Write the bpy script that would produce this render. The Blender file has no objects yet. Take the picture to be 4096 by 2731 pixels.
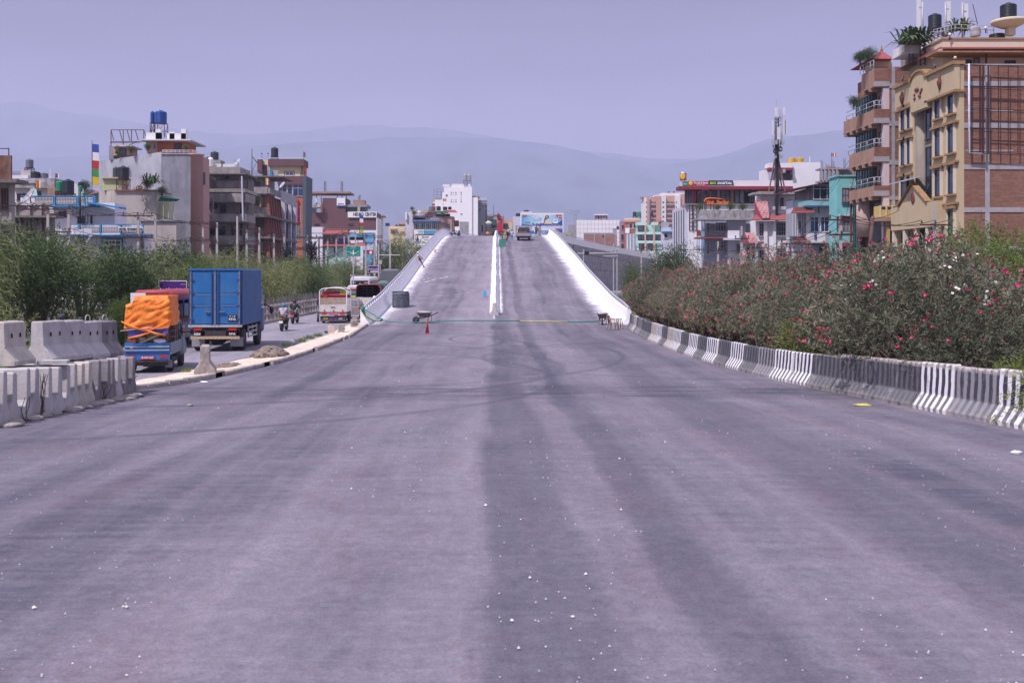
import bpy,bmesh,math,random
from mathutils import Vector,Matrix,noise
random. seed(7)
R=math. radians
sc=bpy. context. scene
C=sc. collection
# ---------------------------------------------------------------- camera
FPX,VX,HY,CZ=4000.0,1985.0,1100.0,3.3
cam=bpy. data. objects. new('camera',bpy. data. cameras. new('camera'))
C. objects. link(cam)
cam. location=(0,0,CZ)
cam. rotation_euler=(R(90),0,0)
cam. data. sensor_width=36
cam. data. lens=36*FPX/4096
cam. data. shift_x=(2048-VX)/4096
cam. data. shift_y=(HY-1365.5)/4096
cam. data. clip_end=15000
cam. data. clip_start=0.2
cam. data. dof. use_dof=True
cam. data. dof. focus_distance=80
cam. data. dof. aperture_fstop=3.2
sc. camera=cam
# ---------------------------------------------------------------- light
SUN_EL,SUN_AZ=R(57),R(-136)
sd=Vector((math. sin(SUN_AZ)*math. cos(SUN_EL),math. cos(SUN_AZ)*math. cos(SUN_EL),math. sin(SUN_EL)))
sun=bpy. data. objects. new('sun',bpy. data. lights. new('sun','SUN'))
C. objects. link(sun)
sun. rotation_euler=sd. to_track_quat('Z','Y'). to_euler()
sun. location=sd*900
sun. data. energy=5.0
sun. data. angle=R(1.2)
sun. data. color=(1.0,0.925,0.97)
world=bpy. data. worlds. new('World')
sc. world=world
world. use_nodes=True
nt=world. node_tree
nt. nodes. clear()
def N(nt,kind,**kw):
 n=nt. nodes. new(kind)
 for k,v in kw. items():
  if k. startswith('i_'):
   n. inputs[int(k[2:])]. default_value=v
  else:
   setattr(n,k,v)
 return n
out=N(nt,'ShaderNodeOutputWorld')
bg=N(nt,'ShaderNodeBackground')
bg. inputs[1]. default_value=0.13
sky=N(nt,'ShaderNodeTexSky',sky_type='NISHITA',sun_disc=False,sun_elevation=SUN_EL,sun_rotation=SUN_AZ,air_density=1.5,dust_density=4)
tc=N(nt,'ShaderNodeTexCoord')
sep=N(nt,'ShaderNodeSeparateXYZ')
nt. links. new(tc. outputs['Generated'],sep. inputs[0])
ramp=N(nt,'ShaderNodeValToRGB')
cr=ramp. color_ramp
cr. elements[0]. position=0.0
cr. elements[0]. color=(.30,.33,.54,1)
cr. elements[1]. position=1.0
cr. elements[1]. color=(.50,.49,.60,1)
for p_,c_ in ((.07,(.33,.32,.48)),(.13,(.31,.285,.42)),(.19,(.19,.175,.28)),(.26,(.09,.083,.15)),(.33,(.11,.10,.18)),(.55,(.48,.46,.60))):
 e_=cr. elements. new(p_)
 e_. color=(*c_,1)
nt. links. new(sep. outputs[2],ramp. inputs[0])
mp=N(nt,'ShaderNodeMapping')
mp. inputs['Scale']. default_value=(1.2,1.2,5)
nz=N(nt,'ShaderNodeTexNoise')
nz. inputs['Scale']. default_value=3.4
nz. inputs['Detail']. default_value=5
nz. inputs['Roughness']. default_value=.45
nt. links. new(tc. outputs['Generated'],mp. inputs[0])
nt. links. new(mp. outputs[0],nz. inputs[0])
mr=N(nt,'ShaderNodeMapRange')
mr. inputs[1]. default_value=.3;mr. inputs[2]. default_value=.7;mr. inputs[3]. default_value=6.2;mr. inputs[4]. default_value=10.8
nt. links. new(nz. outputs[0],mr. inputs[0])
vm=N(nt,'ShaderNodeVectorMath',operation='SCALE')
nt. links. new(ramp. outputs[0],vm. inputs[0])
nt. links. new(mr. outputs[0],vm. inputs['Scale'])
mx=N(nt,'ShaderNodeMix',data_type='RGBA')
mx. inputs[0]. default_value=.94
nt. links. new(sky. outputs[0],mx. inputs[6])
nt. links. new(vm. outputs[0],mx. inputs[7])
nt. links. new(mx. outputs[2],bg. inputs[0])
nt. links. new(bg. outputs[0],out. inputs[0])
vs=sc. view_settings
vs. view_transform='Standard'
vs. look='None'
vs. gamma=1
vs. use_curve_mapping=False
vs. exposure=0.32
sc. cycles. use_denoising=True
sc. cycles. max_bounces=5
sc. cycles. diffuse_bounces=2
sc. cycles. glossy_bounces=2
sc. cycles. transmission_bounces=3
sc. cycles. transparent_max_bounces=6
sc. cycles. volume_bounces=1
# ---------------------------------------------------------------- helpers
def W(px,py,Y):
 return Vector(((px-VX)*Y/FPX,Y,CZ+(HY-py)*Y/FPX))
def PX(px,Y):return (px-VX)*Y/FPX
def PZ(py,Y):return CZ+(HY-py)*Y/FPX
MC={}
def mat(name,col,rough=.85,var=.12,sc_=1.5,dirt=None,amt=.0,streak=0.0,metal=0.0,spec=.3,bump=0.0,bsc=20,lum=0,alpha=1):
 """painted / plaster / metal surface: colour, soft variation, stains that run down, fine relief"""
 if name in MC:return MC[name]
 m=bpy. data. materials. new(name)
 MC[name]=m
 m. use_nodes=True
 t=m. node_tree
 b=t. nodes['Principled BSDF']
 b. inputs['Roughness']. default_value=rough
 b. inputs['Metallic']. default_value=metal
 b. inputs['Specular IOR Level']. default_value=spec
 m. diffuse_color=(*col,1)
 if var==0 and not dirt:
  b. inputs['Base Color']. default_value=(*col,1)
  return m
 co=N(t,'ShaderNodeTexCoord')
 n1=N(t,'ShaderNodeTexNoise')
 n1. inputs['Scale']. default_value=sc_
 n1. inputs['Detail']. default_value=6
 n1. inputs['Roughness']. default_value=.65
 t. links. new(co. outputs['Object'],n1. inputs[0])
 r=N(t,'ShaderNodeValToRGB')
 r. color_ramp. elements[0]. position=.32
 r. color_ramp. elements[1]. position=.68
 r. color_ramp. elements[0]. color=(*[c*(1-var) for c in col],1)
 r. color_ramp. elements[1]. color=(*[min(1,c*(1+var)) for c in col],1)
 t. links. new(n1. outputs[0],r. inputs[0])
 last=r. outputs[0]
 if dirt:
  mpn=N(t,'ShaderNodeMapping')
  mpn. inputs['Scale']. default_value=(1,1,1-.88*streak)
  t. links. new(co. outputs['Object'],mpn. inputs[0])
  n2=N(t,'ShaderNodeTexNoise')
  n2. inputs['Scale']. default_value=sc_*1.7
  n2. inputs['Detail']. default_value=8
  n2. inputs['Roughness']. default_value=.7
  t. links. new(mpn. outputs[0],n2. inputs[0])
  q=N(t,'ShaderNodeMapRange')
  q. inputs[1]. default_value=.62-.35*amt
  q. inputs[2]. default_value=.80-.25*amt
  q. inputs[4]. default_value=min(1,.35+amt)
  t. links. new(n2. outputs[0],q. inputs[0])
  x=N(t,'ShaderNodeMix',data_type='RGBA')
  t. links. new(q. outputs[0],x. inputs[0])
  t. links. new(last,x. inputs[6])
  x. inputs[7]. default_value=(*dirt,1)
  last=x. outputs[2]
 t. links. new(last,b. inputs['Base Color'])
 if bump:
  n3=N(t,'ShaderNodeTexNoise')
  n3. inputs['Scale']. default_value=bsc
  n3. inputs['Detail']. default_value=4
  t. links. new(co. outputs['Object'],n3. inputs[0])
  bp=N(t,'ShaderNodeBump')
  bp. inputs['Strength']. default_value=bump
  bp. inputs['Distance']. default_value=.02
  t. links. new(n3. outputs[0],bp. inputs['Height'])
  t. links. new(bp. outputs[0],b. inputs['Normal'])
 return m
OFF={}
class MB:
 def __init__(s):s. v=[];s. f=[];s. sm=[]
 def add(s,vs,fs,smooth=False):
  n=len(s. v)
  s. v+=[tuple(v) for v in vs]
  s. f+=[tuple(i+n for i in f) for f in fs]
  s. sm+=[smooth]*len(fs)
  return s
 def box(s,x0,x1,y0,y1,z0,z1):
  return s. add([(x0,y0,z0),(x1,y0,z0),(x1,y1,z0),(x0,y1,z0),(x0,y0,z1),(x1,y0,z1),(x1,y1,z1),(x0,y1,z1)],[(0,3,2,1),(4,5,6,7),(0,1,5,4),(1,2,6,5),(2,3,7,6),(3,0,4,7)])
 def bar(s,a,b,w,h=None):
  """square bar from a to b"""
  a,b=Vector(a),Vector(b);h=h or w
  d=(b-a). normalized()
  u=d. cross(Vector((0,0,1)))
  if u. length<.01:u=Vector((1,0,0))
  u. normalize();v=u. cross(d)
  P=[p+u*i*w/2+v*j*h/2 for p in (a,b) for i,j in ((-1,-1),(1,-1),(1,1),(-1,1))]
  return s. add(P,[(0,1,2,3),(7,6,5,4),(0,4,5,1),(1,5,6,2),(2,6,7,3),(3,7,4,0)])
 def tube(s,pts,r,n=8,cap=True,smooth=True):
  pts=[Vector(p) for p in pts]
  k=len(pts);rs=r if isinstance(r,(list,tuple)) else [r]*k
  base=[]
  pu=None
  for i,p in enumerate(pts):
   d=(pts[min(i+1,k-1)]-pts[max(i-1,0)])
   d=d. normalized() if d. length>1e-9 else Vector((0,0,1))
   u=pu-d*pu. dot(d) if pu is not None else d. cross(Vector((0,0,1)))
   if u. length<.05:u=d. cross(Vector((0,1,0)))
   if u. length<.05:u=Vector((1,0,0))
   u. normalize();pu=u;w=d. cross(u)
   base+=[p+(u*math. cos(2*math. pi*j/n)+w*math. sin(2*math. pi*j/n))*rs[i] for j in range(n)]
  fs=[(i*n+j,i*n+(j+1)%n,(i+1)*n+(j+1)%n,(i+1)*n+j) for i in range(k-1) for j in range(n)]
  s. add(base,fs,smooth)
  if cap:
   s. add(base[:n],[tuple(range(n))[::-1]]);s. add(base[-n:],[tuple(range(n))])
  return s
 def lathe(s,prof,cx=0,cy=0,cz=0,n=20,smooth=True,sx=1,sy=1):
  vs=[(cx+r*math. cos(2*math. pi*j/n)*sx,cy+r*math. sin(2*math. pi*j/n)*sy,cz+z) for r,z in prof for j in range(n)]
  fs=[(i*n+j,i*n+(j+1)%n,(i+1)*n+(j+1)%n,(i+1)*n+j) for i in range(len(prof)-1) for j in range(n)]
  s. add(vs,fs,smooth)
  s. add(vs[-n:],[tuple(range(n))]);s. add(vs[:n],[tuple(range(n))[::-1]])
  return s
 def prism(s,poly,axis,a,b):
  """poly of 2-D points extruded along axis ('x': (y,z), 'y': (x,z), 'z': (x,y)) from a to b"""
  def p3(p,t):
   return {'x':(t,p[0],p[1]),'y':(p[0],t,p[1]),'z':(p[0],p[1],t)}[axis]
  n=len(poly)
  return s. add([p3(p,a) for p in poly]+[p3(p,b) for p in poly],[tuple(range(n)),tuple(range(2*n-1,n-1,-1))]+[(i,n+i,n+(i+1)%n,(i+1)%n) for i in range(n)])
 def quad(s,*p):return s. add(p,[tuple(range(len(p)))])
 def blob(s,c,rx,ry,rz,n=12,m=8,jit=0,seed=0):
  prof=[]
  vs=[]
  for i in range(m+1):
   th=math. pi*i/m
   for j in range(n):
    ph=2*math. pi*j/n
    d=Vector((math. sin(th)*math. cos(ph),math. sin(th)*math. sin(ph),-math. cos(th)))
    k=1+jit*noise. noise(d*2.3+Vector((seed,seed,seed)))
    vs. append((c[0]+d. x*rx*k,c[1]+d. y*ry*k,c[2]+d. z*rz*k))
  fs=[(i*n+j,i*n+(j+1)%n,(i+1)*n+(j+1)%n,(i+1)*n+j) for i in range(m) for j in range(n)]
  return s. add(vs,fs,True)
 def build(s,name,m,parent=None,label=None,kind=None,fixn=True,smooth=None,**kw):
  o_=None
  root=parent
  while root is not None and root. parent is not None:root=root. parent
  off=OFF. get(root. name) if root is not None else None
  if root is not None and root. type=='MESH' and root. name not in OFF:off=None
  vs=[(v[0]-off[0],v[1]-off[1],v[2]-off[2]) for v in s. v] if off is not None else s. v
  me=bpy. data. meshes. new(name)
  me. from_pydata(vs,[],s. f)
  me. polygons. foreach_set('use_smooth',s. sm)
  if fixn:
   bm=bmesh. new();bm. from_mesh(me)
   bmesh. ops. remove_doubles(bm,verts=bm. verts,dist=1e-5)
   bmesh. ops. recalc_face_normals(bm,faces=bm. faces)
   bm. to_mesh(me);bm. free()
  me. materials. append(m)
  o=bpy. data. objects. new(name,me)
  C. objects. link(o)
  if parent is not None:o. parent=parent
  if label:o['label']=label
  if kind:o['kind']=kind
  for k,v in kw. items():o[k]=v
  return o
def thing(name,label,cat,loc=(0,0,0),rz=0,group=None,world=True):
 """an Empty at the base of a thing; world=True: its parts are drawn in world coordinates"""
 o=bpy. data. objects. new(name,None)
 C. objects. link(o)
 o. empty_display_size=.3
 o. location=loc;o. rotation_euler=(0,0,rz)
 o['label']=label;o['category']=cat
 if group:o['group']=group
 if world:OFF[o. name]=Vector(loc)
 return o
def tag(o,label,cat,group=None):
 o['label']=label;o['category']=cat
 if group:o['group']=group
 return o
def single(mb,name,m,label,cat,loc=None,group=None,**kw):
 """a thing that is one mesh; its origin is moved to loc"""
 if loc is not None:
  mb. v=[(v[0]-loc[0],v[1]-loc[1],v[2]-loc[2]) for v in mb. v]
 o=mb. build(name,m,**kw)
 if loc is not None:o. location=loc
 return tag(o,label,cat,group)
def dup(root,loc=None,rz=None,label=None):
 c=root. copy();C. objects. link(c)
 if loc is not None:c. location=loc
 if rz is not None:c. rotation_euler[2]=rz
 if label:c['label']=label
 def kids(o,p):
  for ch in [x for x in o. children]:
   d=ch. copy();C. objects. link(d);d. parent=p
   kids(ch,d)
 kids(root,c)
 return c
def text(name,s,m,parent,center,w,h,normal='-y',depth=.02,bold=0,shear=0,**kw):
 """flat lettering fitted into w x h around center, facing -y, +x or -x"""
 cu=bpy. data. curves. new(name,'FONT')
 cu. body=s;cu. extrude=0.004;cu. align_x='CENTER';cu. align_y='CENTER';cu. offset=bold;cu. shear=shear
 cu. resolution_u=2
 tmp=bpy. data. objects. new(name+'_t',cu)
 C. objects. link(tmp)
 dg=bpy. context. evaluated_depsgraph_get()
 me=bpy. data. meshes. new_from_object(tmp. evaluated_get(dg))
 bpy. data. objects. remove(tmp)
 xs=[v. co. x for v in me. vertices];ys=[v. co. y for v in me. vertices]
 if not xs:return None
 cx,cy=(min(xs)+max(xs))/2,(min(ys)+max(ys))/2
 kx,ky=w/max(1e-6,max(xs)-min(xs)),h/max(1e-6,max(ys)-min(ys))
 root=parent
 while root is not None and root. parent is not None:root=root. parent
 off=OFF. get(root. name,Vector((0,0,0))) if root is not None else Vector((0,0,0))
 c=Vector(center)-off
 for v in me. vertices:
  a,b,d=(v. co. x-cx)*kx,(v. co. y-cy)*ky,v. co. z/.004*depth
  if normal=='-y':v. co=c+Vector((a,-d,b))
  elif normal=='+x':v. co=c+Vector((d,a,b))
  elif normal=='-x':v. co=c+Vector((-d,-a,b))
 me. materials. clear();me. materials. append(m)
 o=bpy. data. objects. new(name,me)
 C. objects. link(o)
 o. parent=parent
 for k,v in kw. items():o[k]=v
 return o
def lerp(a,b,t):return a+(b-a)*t
def interp(tab,x):
 if x<=tab[0][0]:return tab[0][1]
 for (a,u),(b,v) in zip(tab,tab[1:]):
  if x<=b:return u+(v-u)*(x-a)/(b-a)
 return tab[-1][1]
def smooth_interp(tab,x,d=3.0):
 return sum(interp(tab,x+k*d/2) for k in (-2,-1,0,1,2))/5
# ---------------------------------------------------------------- ground, roads
ZT=[(-20,.72),(6,.70),(12,.65),(17.5,.55),(23,.33),(28,.15),(34,.04),(40,0),(64,0),(68,.02),(76.8,.63),(83.2,1.3),(95.6,2.56),(107.4,3.95),(131.8,6.6),(150,8.45),(160,9.35),(167,9.86),(174,10.1),(185,9.95),(200,9.4),(230,7.9),(260,6),(300,3.2),(345,0.1)]
def zr(y):return smooth_interp(ZT,y,2.2) if y>40 else smooth_interp(ZT,y,3.0)
def grid_strip(ys,xl,xr,z,nx=8,dz=0.0):
 mb=MB();rows=[]
 for y in ys:
  a,b=xl(y),xr(y)
  rows. append([(lerp(a,b,i/nx),y,z(y)+dz) for i in range(nx+1)])
 n=nx+1
 mb. add([p for r in rows for p in r],[(i*n+j,i*n+j+1,(i+1)*n+j+1,(i+1)*n+j) for i in range(len(rows)-1) for j in range(nx)],True)
 return mb
def node_mat(name,base_rough=.9):
 m=bpy. data. materials. new(name);m. use_nodes=True
 t=m. node_tree;b=t. nodes['Principled BSDF']
 b. inputs['Roughness']. default_value=base_rough
 b. inputs['Specular IOR Level']. default_value=.25
 return m,t,b
def nnoise(t,co,scale,mapsc=(1,1,1),detail=5,rough=.6,lo=.35,hi=.65,o0=0.,o1=1.,loc=(0,0,0)):
 mpn=N(t,'ShaderNodeMapping');mpn. inputs['Scale']. default_value=mapsc;mpn. inputs['Location']. default_value=loc
 t. links. new(co,mpn. inputs[0])
 n=N(t,'ShaderNodeTexNoise');n. inputs['Scale']. default_value=scale;n. inputs['Detail']. default_value=detail;n. inputs['Roughness']. default_value=rough
 t. links. new(mpn. outputs[0],n. inputs[0])
 q=N(t,'ShaderNodeMapRange');q. inputs[1]. default_value=lo;q. inputs[2]. default_value=hi;q. inputs[3]. default_value=o0;q. inputs[4]. default_value=o1
 t. links. new(n. outputs[0],q. inputs[0])
 return q. outputs[0]
def nmix(t,fac,a,b):
 x=N(t,'ShaderNodeMix',data_type='RGBA')
 for s_,i in ((fac,0),(a,6),(b,7)):
  if isinstance(s_,(tuple,list)):x. inputs[i]. default_value=(*s_,1)
  elif isinstance(s_,(int,float)):x. inputs[i]. default_value=s_
  else:t. links. new(s_,x. inputs[i])
 return x. outputs[2]
def nmath(t,op,a,b=None,clamp=False):
 x=N(t,'ShaderNodeMath',operation=op,use_clamp=clamp)
 for s_,i in ((a,0),(b,1)):
  if s_ is None:continue
  if isinstance(s_,(int,float)):x. inputs[i]. default_value=s_
  else:t. links. new(s_,x. inputs[i])
 return x. outputs[0]
def ramp_range(t,v,a,b,c=0.,d=1.):
 q=N(t,'ShaderNodeMapRange');q. inputs[1]. default_value=a;q. inputs[2]. default_value=b;q. inputs[3]. default_value=c;q. inputs[4]. default_value=d
 t. links. new(v,q. inputs[0]);return q. outputs[0]
def asphalt(name,base,dark,light,ramp=False):
 m,t,b=node_mat(name,.78)
 co=N(t,'ShaderNodeTexCoord'). outputs['Object']
 sp=N(t,'ShaderNodeSeparateXYZ');t. links. new(co,sp. inputs[0])
 X,Y=sp. outputs[0],sp. outputs[1]
 wob=nnoise(t,co,.05,(1,1,0),2,.5,0,1,-1.4,1.4)
 xw=nmath(t,'ADD',X,wob)
 cx=N(t,'ShaderNodeCombineXYZ');t. links. new(xw,cx. inputs[0]);t. links. new(nmath(t,'MULTIPLY',Y,.035),cx. inputs[1])
 band=nnoise(t,cx. outputs[0],.62,(1,1,0),2,.5,.44,.56)
 band2=nnoise(t,cx. outputs[0],2.4,(1,.6,0),3,.55,.42,.7)
 cross=nnoise(t,co,3.2,(.08,1,0),8,.8,.46,.66)
 blot=nnoise(t,co,.22,(1,.6,0),9,.72,.42,.62)
 grit=nnoise(t,co,9,(1,1,0),4,.8,.50,.66)
 fine=nnoise(t,co,38,(1,1,1),3,.7,.3,.7,.78,1.22)
 col=nmix(t,nmath(t,'MULTIPLY',band,.75),base,dark)
 col=nmix(t,nmath(t,'MULTIPLY',band2,.35),col,light)
 col=nmix(t,nmath(t,'MULTIPLY',cross,.40),col,light)
 col=nmix(t,nmath(t,'MULTIPLY',blot,.5),col,light)
 col=nmix(t,nmath(t,'MULTIPLY',grit,.28),col,dark)
 wb=nnoise(t,co,.5,(.3,.12,0),5,.6,.2,.8,-.45,.45)
 br=N(t,'ShaderNodeValToRGB');t. links. new(ramp_range(t,nmath(t,'ADD',X,wb),-9,9),br. inputs[0])
 el=br. color_ramp. elements;el[0]. color=(.5,.5,.5,1);el[1]. color=(.5,.5,.5,1)
 for x_,v_ in ((-6.4,.5),(-5.6,.12),(-5.0,.45),(-3.4,.4),(-2.6,.85),(-.35,.95),(-.1,.05),(.75,.1),(1.0,.55),(1.35,.5),(1.5,.02),(1.95,.05),(2.3,.75),(3.4,.7),(3.9,.15),(4.9,.12),(5.6,.55),(6.6,.2),(7.6,.6)):
  e_=el. new((x_+9)/18);e_. color=(v_,v_,v_,1)
 bm_=nnoise(t,co,.35,(1,.35,0),7,.7,.3,.6,.25,1)
 col=nmix(t,nmath(t,'MULTIPLY',ramp_range(t,br. outputs[0],.45,0),nmath(t,'MULTIPLY',bm_,.72)),col,dark)
 col=nmix(t,nmath(t,'MULTIPLY',ramp_range(t,br. outputs[0],.55,1),nmath(t,'MULTIPLY',bm_,.6)),col,light)
 oil=nnoise(t,co,.9,(1,.3,0),6,.75,.50,.66)
 col=nmix(t,nmath(t,'MULTIPLY',oil,.45),col,(.135,.100,.125))
 for i,(cxx,cyy,rr,ww) in enumerate(((-9,50,9.4,.22),(-8.2,47,9.8,.16),(9,40,9.5,.2),(4,52,6.4,.14),(-12,36,14.3,.3),(-14,31,15.8,.25),(12,57,8.3,.13),(-11,42,16.2,.2))):
  d=N(t,'ShaderNodeVectorMath',operation='DISTANCE')
  c2=N(t,'ShaderNodeCombineXYZ');t. links. new(X,c2. inputs[0]);t. links. new(Y,c2. inputs[1])
  t. links. new(c2. outputs[0],d. inputs[0]);d. inputs[1]. default_value=(cxx,cyy,0)
  e=nmath(t,'ABSOLUTE',nmath(t,'SUBTRACT',d. outputs['Value'],rr))
  col=nmix(t,nmath(t,'MULTIPLY',ramp_range(t,e,ww,ww*.2),nmath(t,'ADD',nmath(t,'MULTIPLY',blot,.4),.3)),col,dark)
 e=nmath(t,'ABSOLUTE',nmath(t,'SUBTRACT',Y,26.6))
 lines=nnoise(t,co,6.5,(.05,1,0),4,.7,.47,.58)
 col=nmix(t,nmath(t,'MULTIPLY',ramp_range(t,e,2.6,1.2),nmath(t,'MULTIPLY',lines,.85)),col,tuple(c*.62 for c in dark))
 if ramp:
  ax=nmath(t,'ABSOLUTE',nmath(t,'ADD',X,0))
  edge=ramp_range(t,ax,4.6,8.6)
  spl=nnoise(t,co,5.0,(.09,1,0),9,.85,.22,.78)
  k=nmath(t,'ADD',edge,spl)
  far=ramp_range(t,Y,66,80,.35,1.)
  col=nmix(t,nmath(t,'MULTIPLY',ramp_range(t,k,1.22,1.40),far),col,(.80,.78,.84))
  ac=ramp_range(t,ax,1.1,.3)
  k2=nmath(t,'MULTIPLY',nmath(t,'ADD',ac,spl),ramp_range(t,Y,71,75))
  col=nmix(t,ramp_range(t,k2,1.2,1.5),col,(.78,.76,.82))
 mott=nnoise(t,co,7,(1,1,1),5,.8,.35,.65,.86,1.14)
 fine=nmath(t,'MULTIPLY',fine,mott)
 vmul=N(t,'ShaderNodeVectorMath',operation='SCALE');t. links. new(col,vmul. inputs[0]);t. links. new(fine,vmul. inputs['Scale'])
 t. links. new(vmul. outputs[0],b. inputs['Base Color'])
 bn=N(t,'ShaderNodeTexNoise');bn. inputs['Scale']. default_value=55;bn. inputs['Detail']. default_value=3
 t. links. new(co,bn. inputs[0])
 bp=N(t,'ShaderNodeBump');bp. inputs['Strength']. default_value=.35;bp. inputs['Distance']. default_value=.01
 t. links. new(bn. outputs[0],bp. inputs['Height']);t. links. new(bp. outputs[0],b. inputs['Normal'])
 return m
M_ROAD=asphalt('asphalt_new',(.134,.121,.156),(.060,.062,.092),(.255,.228,.27))
M_RAMP=asphalt('asphalt_ramp',(.158,.14,.178),(.076,.072,.104),(.29,.262,.31),ramp=True)
M_SIDE=asphalt('asphalt_old',(.25,.235,.28),(.18,.17,.21),(.31,.29,.33))
M_SOIL=mat('soil',(.16,.14,.10),.95,.3,.3,(.07,.09,.04),.35)
M_SAND=mat('sand',(.62,.50,.40),.95,.22,1.2,(.72,.66,.62),.45,bump=.6,bsc=9)
M_HILL=mat('hill',(.085,.12,.165),1,.35,.004)  # part of the distance haze is put into this bluish hill colour
gm=MB();G=8000
n=40
gm. add([(x,y,-.06) for x in (-G,-400,400,G) for y in (-G,-150,700,G)],[(i*4+j,(i+1)*4+j,(i+1)*4+j+1,i*4+j+1) for i in range(3) for j in range(3)])
gm. build('ground',M_SOIL,kind='structure')
LEDGE=[(4,-15.5),(18,-15),(24,-11.5),(26.6,-9.8),(29.9,-8.85),(37.8,-8.0),(44,-7.8),(53,-7.7),(64,-8.3),(70,-8.5)]
REDGE=[(-20,10.4),(16,9.6),(20,9.25),(24,9.1),(28,8.75),(33,8.25),(40,7.85),(44,7.7),(52,7.65),(60,8.0),(66,8.4)]
def ledge(y):return smooth_interp(LEDGE,y,1.2)
def redge(y):return smooth_interp(REDGE,y,1.2)
ys=[-20+i*1.5 for i in range(58)]
grid_strip([y for y in ys if y<=65.6]+[66.0],ledge,lambda y:redge(y)+.6,zr,10). build('road',M_ROAD,kind='structure')
emb=MB()
for y0,y1 in zip(ys,ys[1:]):
 if y0<34:
  for f,s_ in ((ledge,-1),(lambda y:redge(y)+.6,1)):
   a,c=f(y0),f(y1)
   emb. quad((a,y0,zr(y0)-.004),(c,y1,zr(y1)-.004),(c+s_*.5,y1,-.07),(a+s_*.5,y0,-.07))
emb. build('embankment',M_SOIL,kind='structure',fixn=False)
grid_strip([-30+i*6 for i in range(56)],lambda y:-15.6,lambda y:min(-9.0,ledge(y)-.7) if y<64 else -9.0,lambda y:-.0,4). build('side_road',M_SIDE,kind='structure')
grid_strip([-30+i*6 for i in range(60)],lambda y:22.5,lambda y:29,lambda y:0,2). build('service_road',M_SIDE,kind='structure')
grid_strip([-30+i*6 for i in range(60)],lambda y:-29.5,lambda y:-23,lambda y:0,2). build('service_lane',M_SIDE,kind='structure')
CXT=[(0,0),(168,0),(178,.9),(186,2.8),(200,7.5),(215,14.5),(230,23),(245,33),(262,46),(300,80),(345,125)]
def cx_(y):return smooth_interp(CXT,y,4)
def cdir(y):
 d=Vector((cx_(y+1)-cx_(y-1),2,0));return d. normalized()
def rp(y,off,dz=0):
 d=cdir(y);return Vector((cx_(y)+d. y*off,y-d. x*off,zr(y)+dz))
RY=[66+i*2.0 for i in range(70)]+[206+i*6 for i in range(24)]
HW=8.5
mb=MB();nx=10
for y in RY:
 for j in range(nx+1):mb. v. append(tuple(rp(y,lerp(-HW-.5,HW+.5,j/nx))))
for i in range(len(RY)-1):
 for j in range(nx):
  mb. f. append((i*11+j,i*11+j+1,(i+1)*11+j+1,(i+1)*11+j));mb. sm. append(True)
mb. build('ramp_road',M_RAMP,kind='structure',fixn=False)
def sl(y):return ledge(y)-interp([(24,2.4),(30,2.1),(40,1.5),(64,1.3),(70,1.)],y)
st=MB();rows=[]
sy=[24.5+i*.5 for i in range(84)]
for i,y in enumerate(sy):
 for j in range(9):
  t_=j/8
  h=.13+.035*noise. noise(Vector((t_*5,y*1.3,0)))-(.13 if j==0 else 0)
  st. v. append((lerp(sl(y),ledge(y)-.14,t_),y,max(zr(y),0)*t_+h))
for i in range(len(sy)-1):
 for j in range(8):
  st. f. append((i*9+j,i*9+j+1,(i+1)*9+j+1,(i+1)*9+j));st. sm. append(True)
footpath=st. build('footpath',M_SAND,kind='structure',fixn=False)
M_KERB=mat('kerb_concrete',(.42,.38,.36),.9,.2,2,(.2,.17,.16),.4,bump=.5)
y=24.8
k=0
while y<65.5:
 L=.9
 a=Vector((ledge(y+.02),y+.02,0));b_=Vector((ledge(y+L-.02),y+L-.02,0))
 za,zb=zr(y),zr(y+L)
 if random. random()<.07 and y>30:y+=L;continue
 kb=MB();w=.15;j1,j2=random. uniform(-.02,.02),random. uniform(-.02,.02)
 vs_=[]
 for p,z_,jj in ((a,za,j1),(b_,zb,j2)):
  for dx,dz in ((0,-.05),(0.0,.12+jj),(-.03,.15+jj),(-w,.15+jj),(-w,-.05)):
   vs_. append((p. x+dx+jj*.6,p. y,z_+dz))
 kb. add(vs_,[(0,1,2,3,4),(9,8,7,6,5)]+[(i,i+5,(i+1)%5+5,(i+1)%5) for i in range(5)])
 kb. build('kerb_stone',M_KERB,footpath)
 y+=L
vg=MB(). box(-16.1,-15.6,-30,330,-.05,.14)
vg. build('kerb',M_KERB,kind='structure')
M_GRASSG=mat('verge_grass',(.10,.13,.05),.95,.35,.6,(.25,.22,.16),.3)
MB(). add([(-23,-30,.06),(-16.1,-30,.12),(-16.1,330,.12),(-23,330,.06)],[(0,1,2,3)]). build('verge',M_GRASSG,kind='structure')
MB(). add([(9.5,-30,.02),(22.5,-30,.02),(22.5,330,.02),(9.5,330,.02)],[(0,1,2,3)]). build('garden_soil',M_GRASSG,kind='structure')
def ridge(name,D,pts,depth,seed):
 mb=MB();nx=150;ny=8
 x0,x1=pts[0][0],pts[-1][0]
 for i in range(nx+1):
  px=lerp(x0,x1,i/nx)
  h0=smooth_interp(pts,px,120)
  hgt=(HY-h0)*D/FPX
  hgt*=1+.025*noise. noise(Vector((px*.006,seed,0)))+.012*noise. noise(Vector((px*.02,seed,3)))
  for j in range(ny+1):
   t_=j/ny
   yy=D-depth*(1-t_)
   hh=hgt*(t_**1.3)*(1+(.18*(1-t_))*noise. noise(Vector((px*.008,t_*4,seed))))
   mb. v. append(((px-VX)*D/FPX*(1-.0*(1-t_)),yy,hh-1 if j else -1))
 m_=ny+1
 for i in range(nx):
  for j in range(ny):
   mb. f. append((i*m_+j,(i+1)*m_+j,(i+1)*m_+j+1,i*m_+j+1));mb. sm. append(True)
 mb. build(name,M_HILL,kind='structure',fixn=False)
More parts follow.
